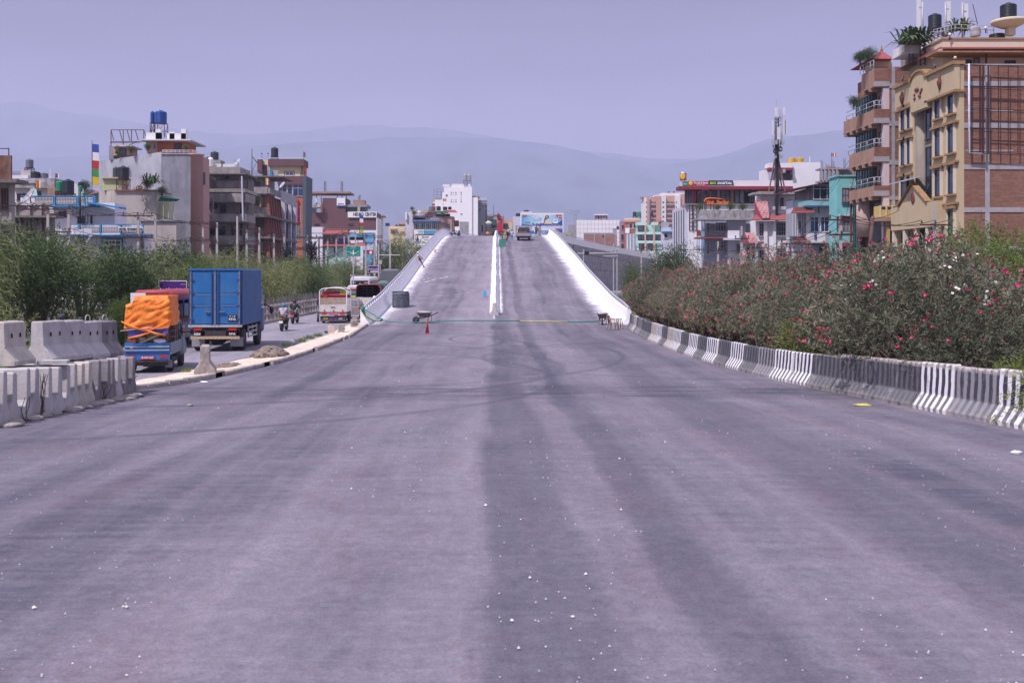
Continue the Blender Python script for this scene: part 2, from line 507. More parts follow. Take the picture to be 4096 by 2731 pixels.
ridge('hill',7200,[(-2500,560),(-1200,500),(0,408),(150,418),(420,470),(700,515),(1000,545),(1450,492),(1800,515),(2050,560),(2300,600),(2700,640),(3000,620),(3300,640),(4200,640),(6500,700)],1600,1)
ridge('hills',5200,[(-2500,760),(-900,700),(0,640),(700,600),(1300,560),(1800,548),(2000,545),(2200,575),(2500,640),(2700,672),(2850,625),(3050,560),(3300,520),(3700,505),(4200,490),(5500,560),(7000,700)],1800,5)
# ---------------------------------------------------------------- ramp parapets, median, retaining wall
M_WHITEW=mat('limewash',(.90,.89,.92),.85,.04,.8,(.66,.64,.70),.10,1,bump=.3,bsc=8)
M_CONC=mat('concrete',(.33,.315,.335),.92,.18,1.1,(.17,.155,.165),.35,.9,bump=.5,bsc=14)
M_CONCL=mat('concrete_light',(.50,.475,.475),.92,.14,1.3,(.29,.265,.27),.35,.8,bump=.5,bsc=14)
M_PIPE=mat('grey_pipe',(.42,.42,.50),.55,.15,3,(.6,.58,.6),.3)
def sweep(mb,ys,prof,side):
 """profile points (offset inwards from the deck edge, height) swept along the ramp"""
 n=len(prof);base=len(mb. v)
 for y in ys:
  for o,h in prof:
   mb. v. append(tuple(rp(y,side*(HW-o),h)))
 for i in range(len(ys)-1):
  for j in range(n):
   a=base+i*n+j;b=base+i*n+(j+1)%n
   mb. f. append((a,b,b+n,a+n));mb. sm. append(False)
 mb. f. append(tuple(base+j for j in range(n)));mb. sm. append(False)
 e=base+(len(ys)-1)*n
 mb. f. append(tuple(e+j for j in range(n))[::-1]);mb. sm. append(False)
PROF=[(-.5,-.3),(-.5,1.0),(-.22,1.0),(-.16,.42),(.06,.12),(.06,-.3)]
def parapet(side,label):
 t=thing('parapet_wall',label,'wall',tuple(rp(68,side*(HW+.3),0)),world=True,group='white parapet walls along the ramp')
 y=66.6 if side>0 else 66.2;k=0
 while y<300:
  L=5.0 if y<170 else 9
  ys_=[y+L*i/4 for i in range(5)]
  ys_[-1]-=.03
  mb=MB();sweep(mb,ys_,PROF,side)
  mb. build('wall_panel',M_WHITEW,t)
  y+=L
 rl=MB()
 yy=[66.8+i*3 for i in range(50)]
 rl. tube([rp(q,side*(HW+.38),1.24 if q>68 else 1.08) for q in yy],.062,8)
 rl. build('handrail',M_PIPE,t)
 pm=MB()
 me=None
 y=67.6;k=0
 while y<205:
  p=rp(y,side*(HW+.38),1.0)
  mb=MB()
  d=side
  mb. add([(-.05,-.09,0),(.05,-.09,0),(.05,.16,0),(-.05,.16,0),(-.05,-.06,.2),(.05,-.06,.2),(.05,.03,.2),(-.05,.03,.2)],[(0,3,2,1),(4,5,6,7),(0,1,5,4),(1,2,6,5),(2,3,7,6),(3,0,4,7)])
  if me is None:
   o=mb. build('rail_post',M_PIPE,None);me=o. data
  else:
   o=bpy. data. objects. new('rail_post',me);C. objects. link(o)
  o. parent=t;o. location=p-OFF[t. name]
  y+=1.15 if y<130 else 1.6
 return t
wl=parapet(-1,'white limewashed parapet wall with grey pipe rail along the left edge of the ramp')
wr=parapet(1,'brilliant white parapet wall running up the ramp beside the oleander bushes')
med=thing('median_barrier','white painted median barrier up the middle of the ramp with bare concrete end','barrier',tuple(rp(73,0)))
def jersey(hw=.33,h=.86,top=.10):
 return [(-hw,0),(-hw,.07),(-hw*.52,.30),(-top,h-.02),(-top+.02,h),(top-.02,h),(top,h-.02),(hw*.52,.30),(hw,.07),(hw,0)]
y=73.0;first=True
while y<171:
 L=.9 if first else 3.0
 mb=MB();pr=jersey();n=len(pr)
 jx,jz=random. uniform(-.04,.04),random. uniform(-.02,.03)
 for yy in (y+.01,y+L-.01):
  for o,h in pr:
   p=rp(yy,o-.12+jx);mb. v. append((p. x,p. y,zr(yy)+h*(1.0+jz)))
 mb. f+=[tuple(range(n)),tuple(range(2*n-1,n-1,-1))]+[(i,n+i,n+(i+1)%n,(i+1)%n) for i in range(n)]
 mb. sm+=[False]*(n+2)
 mb. build('barrier_block',M_CONCL if first else M_WHITEW,med,'bare concrete end block' if first else None)
 y+=L;first=False
rt=thing('retaining_wall','long grey panelled retaining wall of the descending flyover beyond the bushes','wall',tuple(rp(200,HW+.6,-9)))
y=68
while y<320:
 L=4.0
 seg=[]
 H=zr(y+L/2)
 if H>.4:
  a,b=rp(y,HW+.55),rp(y+L,HW+.55)
  rows=max(1,int(math. ceil(H/1.6))) if y>188 else 1
  for k in range(rows):
   z0,z1=k/rows,(k+1)/rows
   mb=MB();g=.03 if y>188 else 0
   sh=(L*.25 if k%2 else 0) if y>188 else 0
   dv=(b-a). normalized();nrm=Vector((dv. y,-dv. x,0))
   P=[]
   A,B=a+dv*(g+sh),b+dv*(-g+sh)
   for off in (0,.12):
    P+=[A-nrm*off,B-nrm*off]
   za0,zb0=(a. z-.25)*z0+g,(b. z-.25)*z0+g;za1,zb1=(a. z-.25)*z1-g,(b. z-.25)*z1-g
   mb. add([(P[0]. x,P[0]. y,za0),(P[1]. x,P[1]. y,zb0),(P[1]. x,P[1]. y,zb1),(P[0]. x,P[0]. y,za1),(P[2]. x,P[2]. y,za0),(P[3]. x,P[3]. y,zb0),(P[3]. x,P[3]. y,zb1),(P[2]. x,P[2]. y,za1)],[(0,1,2,3),(7,6,5,4),(0,4,5,1),(1,5,6,2),(2,6,7,3),(3,7,4,0)])
   mb. build('wall_panel',M_CONC,rt)
 y+=L
bk=MB()
for side in (1,-1):
 yy=[68+i*4 for i in range(62)]
 for q0,q1 in zip(yy,yy[1:]):
  a,b=rp(q0,side*(HW+.38)),rp(q1,side*(HW+.38))
  bk. quad((a. x,a. y,-.05),(b. x,b. y,-.05),(b. x,b. y,b. z-.02),(a. x,a. y,a. z-.02))
bk. build('wall_core',M_CONC,rt,fixn=False)
# ---------------------------------------------------------------- striped barriers along the right edge
def striped(name,white,black,fade,seed):
 m,t,b=node_mat(name,.85)
 co=N(t,'ShaderNodeTexCoord'). outputs['Object']
 sp=N(t,'ShaderNodeSeparateXYZ');t. links. new(co,sp. inputs[0])
 jit=nnoise(t,co,3,(1,1,1),3,.5,0,1,-.05,.05)
 s=nmath(t,'SINE',nmath(t,'MULTIPLY',nmath(t,'ADD',sp. outputs[1],jit),2*math. pi/.26))
 f=ramp_range(t,s,-.12,.12)
 top=ramp_range(t,sp. outputs[2],.30,.42)
 wcol=nmix(t,top,tuple(min(1,c*1.02) for c in white),white)
 bcol=nmix(t,top,tuple(lerp(c,.30,.42) for c in black),black)
 col=nmix(t,f,bcol,wcol)
 wear=nnoise(t,co,5,(1,1,.35),8,.75,.56-fade*.1,.66)
 col=nmix(t,nmath(t,'MULTIPLY',wear,.75),col,(.30,.275,.29))
 low=nmath(t,'MULTIPLY',ramp_range(t,sp. outputs[2],.16,.02),nnoise(t,co,4,(1,1,1),6,.7,.4,.6))
 col=nmix(t,nmath(t,'MULTIPLY',low,.8),col,(.42,.37,.31))
 rim=nmath(t,'MULTIPLY',ramp_range(t,sp. outputs[2],.90,.955),nnoise(t,co,9,(1,1,1),4,.6,.35,.6))
 col=nmix(t,rim,col,(.50,.46,.42))
 t. links. new(col,b. inputs['Base Color'])
 bp=N(t,'ShaderNodeBump');bp. inputs['Strength']. default_value=.5;bp. inputs['Distance']. default_value=.02
 nn=N(t,'ShaderNodeTexNoise');nn. inputs['Scale']. default_value=13;t. links. new(co,nn. inputs[0]);t. links. new(nn. outputs[0],bp. inputs['Height'])
 t. links. new(bp. outputs[0],b. inputs['Normal'])
 return m
SM=[striped('stripes_clean',(.72,.70,.74),(.045,.05,.065),0,0),striped('stripes_worn',(.26,.25,.28),(.055,.057,.07),.5,1),striped('stripes_dark',(.115,.11,.125),(.05,.052,.066),.3,2),striped('stripes_dusty',(.60,.55,.50),(.16,.145,.15),1,3)]
def jbar(L,H,hw=.31,top=.085,bw=.40):
 """jersey barrier, length along y, from -L/2 to L/2, chipped edges"""
 pr=[(-hw,0),(-hw,.09),(-hw*.42,.36),(-top,H-.03),(-top+.03,H),(top-.03,H),(top,H-.03),(hw*.42,.36),(hw,.09),(hw,0)]
 mb=MB();n=len(pr);ks=[-.5,-.485,0,.485,.5]
 for q in ks:
  e=.02 if abs(q)==.5 else 0
  for a,h in pr:
   nn=noise. noise(Vector((a*9,q*7,h*5+L*31)))*.012
   mb. v. append((a*(1-e*1.5)+nn,q*L,max(0,h-(e if h>.2 else 0)+(nn if h>.05 else 0))))
 for i in range(len(ks)-1):
  for j in range(n):
   mb. f. append((i*n+j,(i+1)*n+j,(i+1)*n+(j+1)%n,i*n+(j+1)%n));mb. sm. append(False)
 mb. f+=[tuple(range(n))[::-1],tuple(range((len(ks)-1)*n,len(ks)*n))];mb. sm+=[False,False]
 return mb
BARR=[]
y=14.6;L=1.5;k=0
kinds=[0,0,0,1,0,2,2,2,2,0,0,1,2,0,2,0,2,0,2,0,3,2,0,3,2,2,2,1,2,3,1,2,1,2]
desc={0:'crisp black and white striped',1:'grey smeared striped',2:'soot-dark faintly striped',3:'dusty cream striped'}
cache={}
while y<62.5:
 mid=y+L/2
 H=interp([(14,1.06),(26,.98),(29,.9),(62,.88)],mid)+random. uniform(-.02,.02)
 ki=kinds[k%len(kinds)]
 key=(ki,k%3)
 m_=SM[ki]
 mb=jbar(L-.025,H)
 x0,x1=redge(y),redge(y+L)
 ang=math. atan2(-(x1-x0),L)
 o=mb. build('jersey_barrier',m_)
 o. location=((x0+x1)/2+.31+random. uniform(-.03,.03),mid,zr(mid)-.005)
 o. rotation_euler=(math. atan2(zr(y+L)-zr(y),L),random. uniform(-.012,.012),ang+random. uniform(-.015,.015))
 BARR. append((o,ki))
 y+=L;k+=1
ordn=['first','second','third','fourth','fifth','sixth','seventh','eighth','ninth','tenth','eleventh','twelfth','thirteenth','fourteenth','fifteenth','sixteenth','seventeenth','eighteenth','nineteenth','twentieth','twenty-first','twenty-second','twenty-third','twenty-fourth','twenty-fifth','twenty-sixth','twenty-seventh','twenty-eighth','twenty-ninth','thirtieth','thirty-first','thirty-second','thirty-third','thirty-fourth']
for i,(o,ki) in enumerate(BARR[::-1]):
 tag(o,'%s barrier by the bushes, %s in line from the plastic chair'%(desc[ki],ordn[i]),'barrier','striped barriers along the right edge of the road')
# ---------------------------------------------------------------- stacked concrete barriers, left
GB='spare concrete barriers stacked at the left roadside'
M_B=[M_CONCL,mat('concrete_warm',(.52,.475,.43),.92,.16,2.2,(.33,.30,.28),.4,.7,bump=.6,bsc=12),mat('concrete_dark',(.27,.25,.265),.93,.2,2,(.14,.12,.13),.45,.9,bump=.6,bsc=12)]
yb=18.3;i=0
rx=-9.15
while yb<25.4:
 H=.95+random. uniform(-.03,.02)
 mb=jbar(1.15,H,.235,.08)
 o=mb. build('concrete_barrier',M_B[0 if i<9 else random. choice((0,1,2))])
 o. rotation_euler=(0,random. uniform(-.02,.02),R(90)+random. uniform(-.05,.05)+(R(5) if i%5==3 else 0))
 o. location=(rx-.58+random. uniform(-.05,.05),yb,zr(yb)+.04)
 tag(o,'end-on barrier in the lower row of the stack, %s from the photo edge'%ordn[i],'barrier',GB)
 yb+=.42+(.10 if i%4==2 else 0)+random. uniform(-.03,.03);i+=1
up=[(20.9,1.08,1,'weathered barrier atop the stack with a dark stain, first of the upper row'),(22.45,1.06,0,'pale upper barrier of the stack showing its full bright end face'),(23.55,1.0,0,'upper barrier of the stack with two slots, just beyond the bright-ended one'),(24.6,.98,0,'upper barrier under the first wire lifting loop of the stack'),(25.6,.95,2,'darkest last barrier of the upper row, under the far lifting loop')]
for j,(yy,ll,mi,lb) in enumerate(up):
 t=thing('concrete_barrier',lb,'barrier',(-10.05+(.0 if j else -.15),yy,zr(yy)+1.02-(.03 if j>2 else 0)),R(-2 if j else 4),GB,world=False)
 t. rotation_euler=(R(-1.0),R(random. uniform(-1,1)),t. rotation_euler[2])
 jbar(ll,.90,.36,.13). build('barrier_body',M_B[mi],t)
 for q in (-.2,.2):MB(). box(.146,.172,q*ll-.012,q*ll+.012,.56,.65). build('drain_slot',mat('slot_black',(.03,.03,.03),.9,0),t)
 if j in (3,4):
  lp=MB();lp. tube([(0,-.12,.88),(0,-.12,1.0),(0,-.06,1.05),(0,.06,1.05),(0,.12,1.0),(0,.12,.88)],.014,6)
  lp. build('lifting_loop',mat('wire_loop',(.5,.47,.44),.5,.1),t)
M_RUB=mat('rubble_concrete',(.36,.33,.31),.95,.25,4,(.12,.11,.12),.4,bump=.8)
for i in range(12):
 yy=18.4+i*.6+random. uniform(-.1,.1)
 mb=MB();mb. blob((0,0,.04),random. uniform(.16,.3),random. uniform(.18,.34),.07,8,5,.5,i)
 single(mb,'concrete_lump',M_RUB,'%s concrete lump under the lower stacked barriers, counted from the photo edge'%ordn[i],'rubble',None,'lumps under the stacked barriers'). location=(rx+.05+random. uniform(-.1,.1),yy,zr(yy)-.02)
mb=MB(). box(-.3,.3,-.14,.14,0,.075)
o=mb. build('concrete_slab',M_CONCL);o. location=(-9.45,21.35,zr(21.3)+1.01);o. rotation_euler=(0,0,R(12));tag(o,'short flat concrete slab lying on the lower row of the stack','slab')
M_WIRE=mat('rusty_wire',(.06,.045,.045),.7,.1)
for bx,(yy,hh,nw) in enumerate(((19.35,.45,3),(20.05,.85,6),(23.2,.4,4))):
 mb=MB()
 for q in range(nw):
  a=Vector((rx+.05,yy+random. uniform(-.12,.12),zr(yy)+.03));p=[a]
  for s_ in range(4):
   p. append(p[-1]+Vector((random. uniform(-.02,.05),random. uniform(-.07,.07),hh/4)))
  mb. tube(p,.007,5)
 single(mb,'bent_wire',M_WIRE,['short bent wires below the second gap of the stacked barriers','tall tangle of bent wires leaning on the lower stack','small wire sprig at the foot of the far stack'][bx],'wire',(rx,yy,zr(yy)),'bent wires at the stacked barriers')
t=thing('concrete_barrier','single chipped concrete barrier standing alone on the sandy strip','barrier',(-9.28,31.9,.20),R(14),world=False)
jbar(.95,.86,.33,.14). build('barrier_body',mat('concrete_chipped',(.40,.36,.33),.93,.25,4,(.24,.2,.19),.6,.3,bump=.9,bsc=9),t)
# ---------------------------------------------------------------- building kit
def obx(mb,P,u,n,a0,a1,d0,d1,z0,z1):
 """box in a facade frame: a along the wall, d outwards, z up, from point P"""
 P=Vector(P);u=Vector(u);n=Vector(n);k=Vector((0,0,1))
 vs=[P+u*a+n*d+k*z for z in (z0,z1) for a,d in ((a0,d0),(a1,d0),(a1,d1),(a0,d1))]
 return mb. add(vs,[(0,3,2,1),(4,5,6,7),(0,1,5,4),(1,2,6,5),(2,3,7,6),(3,0,4,7)])
def glass(name,col,rough=.12,spec=.6):
 m,t,b=node_mat(name,rough);b. inputs['Specular IOR Level']. default_value=spec
 co=N(t,'ShaderNodeTexCoord'). outputs['Object']
 v=nnoise(t,co,.9,(1,1,.5),2,.5,.35,.65)
 c=nmix(t,v,tuple(x*.6 for x in col),tuple(x*1.5 for x in col))
 t. links. new(c,b. inputs['Base Color'])
 return m
G_DARK=glass('glass_dark',(.022,.026,.034));G_BLUE=glass('glass_blue',(.025,.05,.12));G_TEAL=glass('glass_teal',(.018,.10,.095))
G_GREEN=glass('glass_green',(.03,.085,.055));G_GREY=glass('glass_grey',(.11,.12,.15));G_CURT=glass('glass_curtain',(.20,.20,.24),.3)
M_FWHITE=mat('frame_white',(.62,.60,.66),.6,.08);M_FBROWN=mat('frame_brown',(.12,.06,.045),.7,.15);M_FDARK=mat('frame_dark',(.03,.035,.045),.5,.1)
M_FBLUE=mat('frame_blue',(.05,.22,.46),.6,.1);M_FGREY=mat('frame_grey',(.28,.27,.30),.7,.15)
def win(b,P,u,n,w,h,cols=2,rows=1,fm=None,gm_=None,t=.07,sill=True,name='window',d=.07,surround=None):
 """window: frame with mullions; its panes are children"""
 fm=fm or M_FWHITE;gm_=gm_ or G_DARK
 f=MB()
 obx(f,P,u,n,0,t,.012,d,0,h);obx(f,P,u,n,w-t,w,.012,d,0,h)
 obx(f,P,u,n,t,w-t,.012,d,0,t);obx(f,P,u,n,t,w-t,.012,d,h-t,h)
 for i in range(1,cols):
  a=w*i/cols;obx(f,P,u,n,a-t*.35,a+t*.35,.012,d-.012,t,h-t)
 hs=[h*i/rows for i in range(1,rows)] if isinstance(rows,int) else [h*r for r in rows]
 for z in hs:obx(f,P,u,n,t,w-t,.012,d-.02,z-t*.35,z+t*.35)
 if sill:obx(f,P,u,n,-.08,w+.08,.012,d+.08,-.07,0)
 fo=f. build(name,fm,b,fixn=False)
 g=MB();obx(g,P,u,n,t*.5,w-t*.5,-.02,.022,t*.5,h-t*.5)
 g. build('pane',gm_,fo,fixn=False)
 return fo
FU,FN=(1,0,0),(0,-1,0)
def fb(b,name,x0,x1,y0,y1,Y,dep,m,out=0,label=None):
 """box whose front face fills the given picture extent at distance Y; y1=None: down to the ground"""
 z1=PZ(y0,Y);z0=0 if y1 is None else PZ(y1,Y)
 if 2254<x0 and Y<300:dep=min(dep,2.4)
 return MB(). box(PX(x0,Y),PX(x1,Y),Y-out,Y+dep,z0,z1). build(name,m,b,label,fixn=False)
def fw(b,x0,x1,y0,y1,Y,cols=2,rows=1,fm=None,gm_=None,**k):
 P=Vector((PX(x0,Y),Y,PZ(y1,Y)))
 return win(b,P,FU,FN,PX(x1,Y)-PX(x0,Y),PZ(y0,Y)-PZ(y1,Y),cols,rows,fm,gm_,**k)
def sw(b,X,Y0,Y1,z0,z1,cols=2,rows=1,fm=None,gm_=None,**k):
 """window on a wall that runs along the road; X<0: faces +x"""
 if X<0:return win(b,(X,Y0,z0),(0,1,0),(1,0,0),Y1-Y0,z1-z0,cols,rows,fm,gm_,**k)
 return win(b,(X,Y1,z0),(0,-1,0),(-1,0,0),Y1-Y0,z1-z0,cols,rows,fm,gm_,**k)
def bld(label,x0,x1,Y,name='building',group=None):
 return thing(name,label,'building',((PX(x0,Y)+PX(x1,Y))/2,Y,0),group=group)
def brick(name,axis='x',c1=(.36,.145,.085),c2=(.22,.08,.055),mo=(.27,.22,.19),sc_=1):
 m,t,b=node_mat(name,.9)
 co=N(t,'ShaderNodeTexCoord'). outputs['Object']
 sp=N(t,'ShaderNodeSeparateXYZ');t. links. new(co,sp. inputs[0])
 cm=N(t,'ShaderNodeCombineXYZ');t. links. new(sp. outputs[0 if axis=='x' else 1],cm. inputs[0]);t. links. new(sp. outputs[2],cm. inputs[1])
 br=N(t,'ShaderNodeTexBrick');t. links. new(cm. outputs[0],br. inputs[0])
 br. inputs['Scale']. default_value=1;br. inputs['Brick Width']. default_value=.24*sc_;br. inputs['Row Height']. default_value=.082*sc_
 br. inputs['Mortar Size']. default_value=.012*sc_;br. inputs['Mortar Smooth']. default_value=.3;br. inputs['Bias']. default_value=.0
 br. inputs[1]. default_value=(*c1,1);br. inputs[2]. default_value=(*c2,1);br. inputs[3]. default_value=(*mo,1)
 v=nnoise(t,co,.7,(1,1,1.6),7,.7,.3,.7)
 col=nmix(t,nmath(t,'MULTIPLY',v,.55),br. outputs[0],tuple(c*.5 for c in c2))
 v2=nnoise(t,co,1.6,(.25,.25,5),7,.8,.50,.62)
 col=nmix(t,nmath(t,'MULTIPLY',v2,.6),col,mo)
 v3=nnoise(t,co,6,(1,1,4),3,.8,.5,.75)
 col=nmix(t,nmath(t,'MULTIPLY',v3,.5),col,(.38,.16,.10))
 t. links. new(col,b. inputs['Base Color'])
 bp=N(t,'ShaderNodeBump');bp. inputs['Strength']. default_value=.6;bp. inputs['Distance']. default_value=.02
 t. links. new(br. outputs[1],bp. inputs['Height']);bp. invert=True
 t. links. new(bp. outputs[0],b. inputs['Normal'])
 return m
M_BRX=brick('brick_front');M_BRY=brick('brick_side','y')
M_BAND=mat('cement_band',(.36,.34,.37),.9,.15,1,(.20,.18,.2),.35,.6)
M_CREAM=mat('cream_paint',(.50,.40,.26),.85,.06,.6,(.30,.24,.18),.18,.9)
M_CREAM2=mat('cream_pale',(.62,.54,.42),.85,.05,.5,(.45,.40,.33),.1,.9)
M_OCHRE=mat('ochre_trim',(.32,.20,.10),.8,.12,2,(.16,.10,.07),.3)
M_STUCCO=mat('grey_stucco',(.27,.235,.19),.9,.1,.6,(.14,.12,.11),.3,.9)
M_ROOFR=mat('red_roof',(.30,.07,.075),.75,.2,3,(.13,.05,.05),.3)
M_STEEL=mat('painted_steel_dark',(.06,.022,.028),.6,.1)
M_BLACKP=mat('tank_black',(.022,.028,.040),.45,.1,2);M_GALV=mat('galvanised',(.40,.41,.45),.45,.12,3)
M_WHITE=mat('white_paint',(.74,.73,.76),.8,.05,.6,(.50,.48,.50),.12,.95)
M_WHITED=mat('white_paint_dirty',(.64,.62,.64),.85,.08,.7,(.36,.34,.36),.32,.9)
M_PANEL=mat('antenna_white',(.66,.66,.68),.5,.04)
M_TAN=mat('tan_concrete',(.34,.215,.165),.88,.12,.8,(.20,.13,.11),.3,.9)
M_LAMPG=mat('lamp_globe',(.72,.66,.52),.3,.03)
def tank(px0,px1,py0,py1,Y,m,label,group=None,dep=0,stand=None,ribs=8):
 """ribbed plastic water tank with lid; stand = picture y of the foot of its steel stand"""
 x=(PX(px0,Y)+PX(px1,Y))/2;r=(PX(px1,Y)-PX(px0,Y))/2;z0,z1=PZ(py1,Y),PZ(py0,Y);h=z1-z0
 base=z0 if stand is None else PZ(stand,Y)
 t=thing('water_tank',label,'water tank',(x,Y+dep+r,base),group=group,world=False)
 zo=z0-base
 pr=[]
 hb=h*.86
 for i in range(ribs):
  a,b_=hb*i/ribs,hb*(i+1)/ribs
  pr+=[(r*.96,a),(r,a+(b_-a)*.18),(r,b_-(b_-a)*.18),(r*.96,b_-.001)]
 pr+=[(r*.95,hb),(r*.8,h*.91),(r*.3,h*.955),(r*.28,h*.96)]
 MB(). lathe(pr,0,0,zo,20). build('tank_body',m,t,fixn=False)
 MB(). lathe([(r*.32,h*.955),(r*.33,h),(r*.1,h*1.01)],0,0,zo,14). build('lid',m,t,fixn=False)
 if stand is not None:
  mb=MB()
  for a,b_ in ((-1,-1),(1,-1),(1,1),(-1,1)):mb. bar((a*r*.9,b_*r*.9,0),(a*r*.9,b_*r*.9,zo),.06)
  for a,b_,c,d in ((-1,-1,1,-1),(1,-1,1,1),(1,1,-1,1),(-1,1,-1,-1)):
   mb. bar((a*r*.9,b_*r*.9,zo-.03),(c*r*.9,d*r*.9,zo-.03),.06)
   mb. bar((a*r*.9,b_*r*.9,.05),(c*r*.9,d*r*.9,zo-.1),.035)
   mb. bar((a*r*.9,b_*r*.9,zo*.5),(c*r*.9,d*r*.9,zo*.5),.035)
  mb. build('stand',M_STEEL,t)
 return t
def flagpole(px,py0,py1,Y,cols,label,name='flag',w=.5,h=1.4,hang=True):
 """pole with a striped prayer banner"""
 t=thing(name,label,'flag',(PX(px,Y),Y,PZ(py1,Y)),world=False)
 H=PZ(py0,Y)-PZ(py1,Y)
 MB(). tube([(0,0,0),(0,0,H)],.03,6). build('pole',M_STEEL,t)
 n=len(cols)
 for i,c in enumerate(cols):
  mb=MB()
  if hang:
   z1,z0=H*.93-h*i/n,H*.93-h*(i+1)/n
   for q in range(5):
    a=w*q/4;mb. v+=[(a+.03,.05*math. sin(q*1.7+z1*2),z1-.02*q),(a+.03,.05*math. sin(q*1.7+z0*2),z0-.02*q)]
  else:
   a0,a1=w*i/n,w*(i+1)/n
   for q in range(5):
    z=H-h*q/4-.1*a0
    mb. v+=[(a0+.03,.06*math. sin(a0*6),z),(a1+.03,.06*math. sin(a1*6),z-.03)]
  mb. f+=[(2*q,2*q+1,2*q+3,2*q+2) for q in range(4)];mb. sm+=[True]*4
  mb. build('flag_stripe',mat('flag_%d_%d_%d'%tuple(int(v*99) for v in c),c,.8,.08,3),t,fixn=False)
 return t
YEL,RED,BLU,WHT,ORG,GRN=(.62,.42,.03),(.42,.03,.04),(.04,.08,.34),(.7,.68,.7),(.6,.2,.03),(.05,.25,.08)
def railing(b,pts,h=.9,n=5,r=.025,m=None,name='railing',rails=2):
 mb=MB()
 for p,q in zip(pts,pts[1:]):
  p,q=Vector(p),Vector(q)
  for k in range(rails):mb. tube([p+Vector((0,0,h*(k+1)/rails)),q+Vector((0,0,h*(k+1)/rails))],r,5)
  for i in range(n+1):
   a=p. lerp(q,i/n);mb. tube([a,a+Vector((0,0,h))],r*.9,5)
 return mb. build(name,m or M_GALV,b)
# ================================================================ right side
# ---- ornate cream facade with brick flank
Y0,X0=73.0,34.15
B=thing('building','tall ornate cream building with an exposed brick flank behind a rusty billboard frame','building',(40,78,0))
ztop=PZ(262,Y0)
MB(). box(X0,56,Y0,Y0+5.0,0,ztop). build('brick_wall',M_BRX,B,fixn=False)
MB(). box(X0+.02,56,Y0+5.0,Y0+11,0,ztop-.1). build('wall',M_STUCCO,B,fixn=False)
for a,c in ((326,345),(492,513),(659,678),(830,849),(985,1000)):
 MB(). box(X0-.02,56,Y0-.05,Y0+.1,PZ(c,Y0),PZ(a,Y0)). build('cement_band',M_BAND,B,fixn=False)
for a in (428,441,600,588,752,905):
 MB(). box(X0+(7 if a in (428,588,752,905) else .1),X0+(22 if a in (428,588,752,905) else 3.6),Y0-.012,Y0+.05,PZ(a+5,Y0),PZ(a,Y0)). build('mortar_course',M_BAND,B,fixn=False)
MB(). box(PX(3940,Y0),PX(3958,Y0),Y0-.045,Y0+.1,0,ztop). build('column',M_BAND,B,fixn=False)
MB(). box(X0-.01,56,Y0-.03,Y0+.3,ztop,ztop+.1). build('coping',M_BAND,B,fixn=False)
def fac(y0,y1,z0,z1,d0=0,d1=.3,m=None,name='facade_panel'):
 return MB(). box(X0-d1,X0-d0,y0,y1,z0,z1). build(name,m or M_CREAM,B,fixn=False)
fac(Y0-.01,77.6,3.2,ztop-.0,0,.35);fac(81.0,84,3.2,ztop+.2,0,.35)
fac(77.6,81.0,3.2,ztop-1.6,0,.05,M_STUCCO)
mb=MB();mb. lathe([(1.0,0),(1.0,ztop-4.8)],X0+.62,80.4,3.2,24);mb. build('round_pier',M_STUCCO,B)
fac(Y0-.1,77.7,ztop-1.75,ztop+.05,.35,.75);fac(80.7,84.1,ztop-1.6,ztop+.3,.35,.62)
for y_0,y_1,zt,dd in ((Y0-.2,77.8,ztop,.95),(80.6,84.3,ztop+.25,.8)):
 fac(y_0,y_1,zt+.05,zt+.3,0,dd,M_OCHRE,'cornice');fac(y_0,y_1,zt-1.95,zt-1.8,0,dd-.1,M_OCHRE,'cornice')
mb=MB();arch=[(77.4+1.5*(1-math. cos(q*math. pi/10)),.05+.75*math. sin(q*math. pi/10)) for q in range(11)]
mb. prism([(a,ztop-2.3+(1.2 if False else 0)) for a in (77.4,80.4)][::1]+[(a,ztop+z) for a,z in arch[::-1]],'x',X0-.85,X0-.3);mb. build('pediment',M_CREAM,B)
mb=MB();P_=[(X0-.6,a,ztop+z) for a,z in arch]
for p,q in zip(P_,P_[1:]):mb. bar(p,q,.75,.16)
mb. build('pediment_coping',mat('ochre_bright',(.36,.21,.08),.8,.1),B)
M_ORN=mat('ornament_red',(.16,.05,.04),.6,.2)
for yy,zz in ((75.2,ztop-.85),(82.5,ztop-.7)):
 mb=MB();xx=X0-(.80 if yy<80 else .68);mb. lathe([(.03,-.55),(.12,-.4),(.2,-.1),(.22,.1),(.1,.3),(.14,.4),(.02,.6)],xx,yy,zz,10);mb. build('vase_ornament',M_ORN,B)
mb=MB()
for q in range(16):
 mb. blob((X0-.88,78.3+.09*q+random. uniform(-.1,.1),ztop-.9-.35*math. sin(q*.5)+random. uniform(-.25,.25)),.08,.15,.11,7,5)
mb. build('leaf_ornament',M_ORN,B,kind='stuff')
rows_=[(15.3,17.0),(12.4,14.35),(9.35,11.35),(6.2,8.1)]
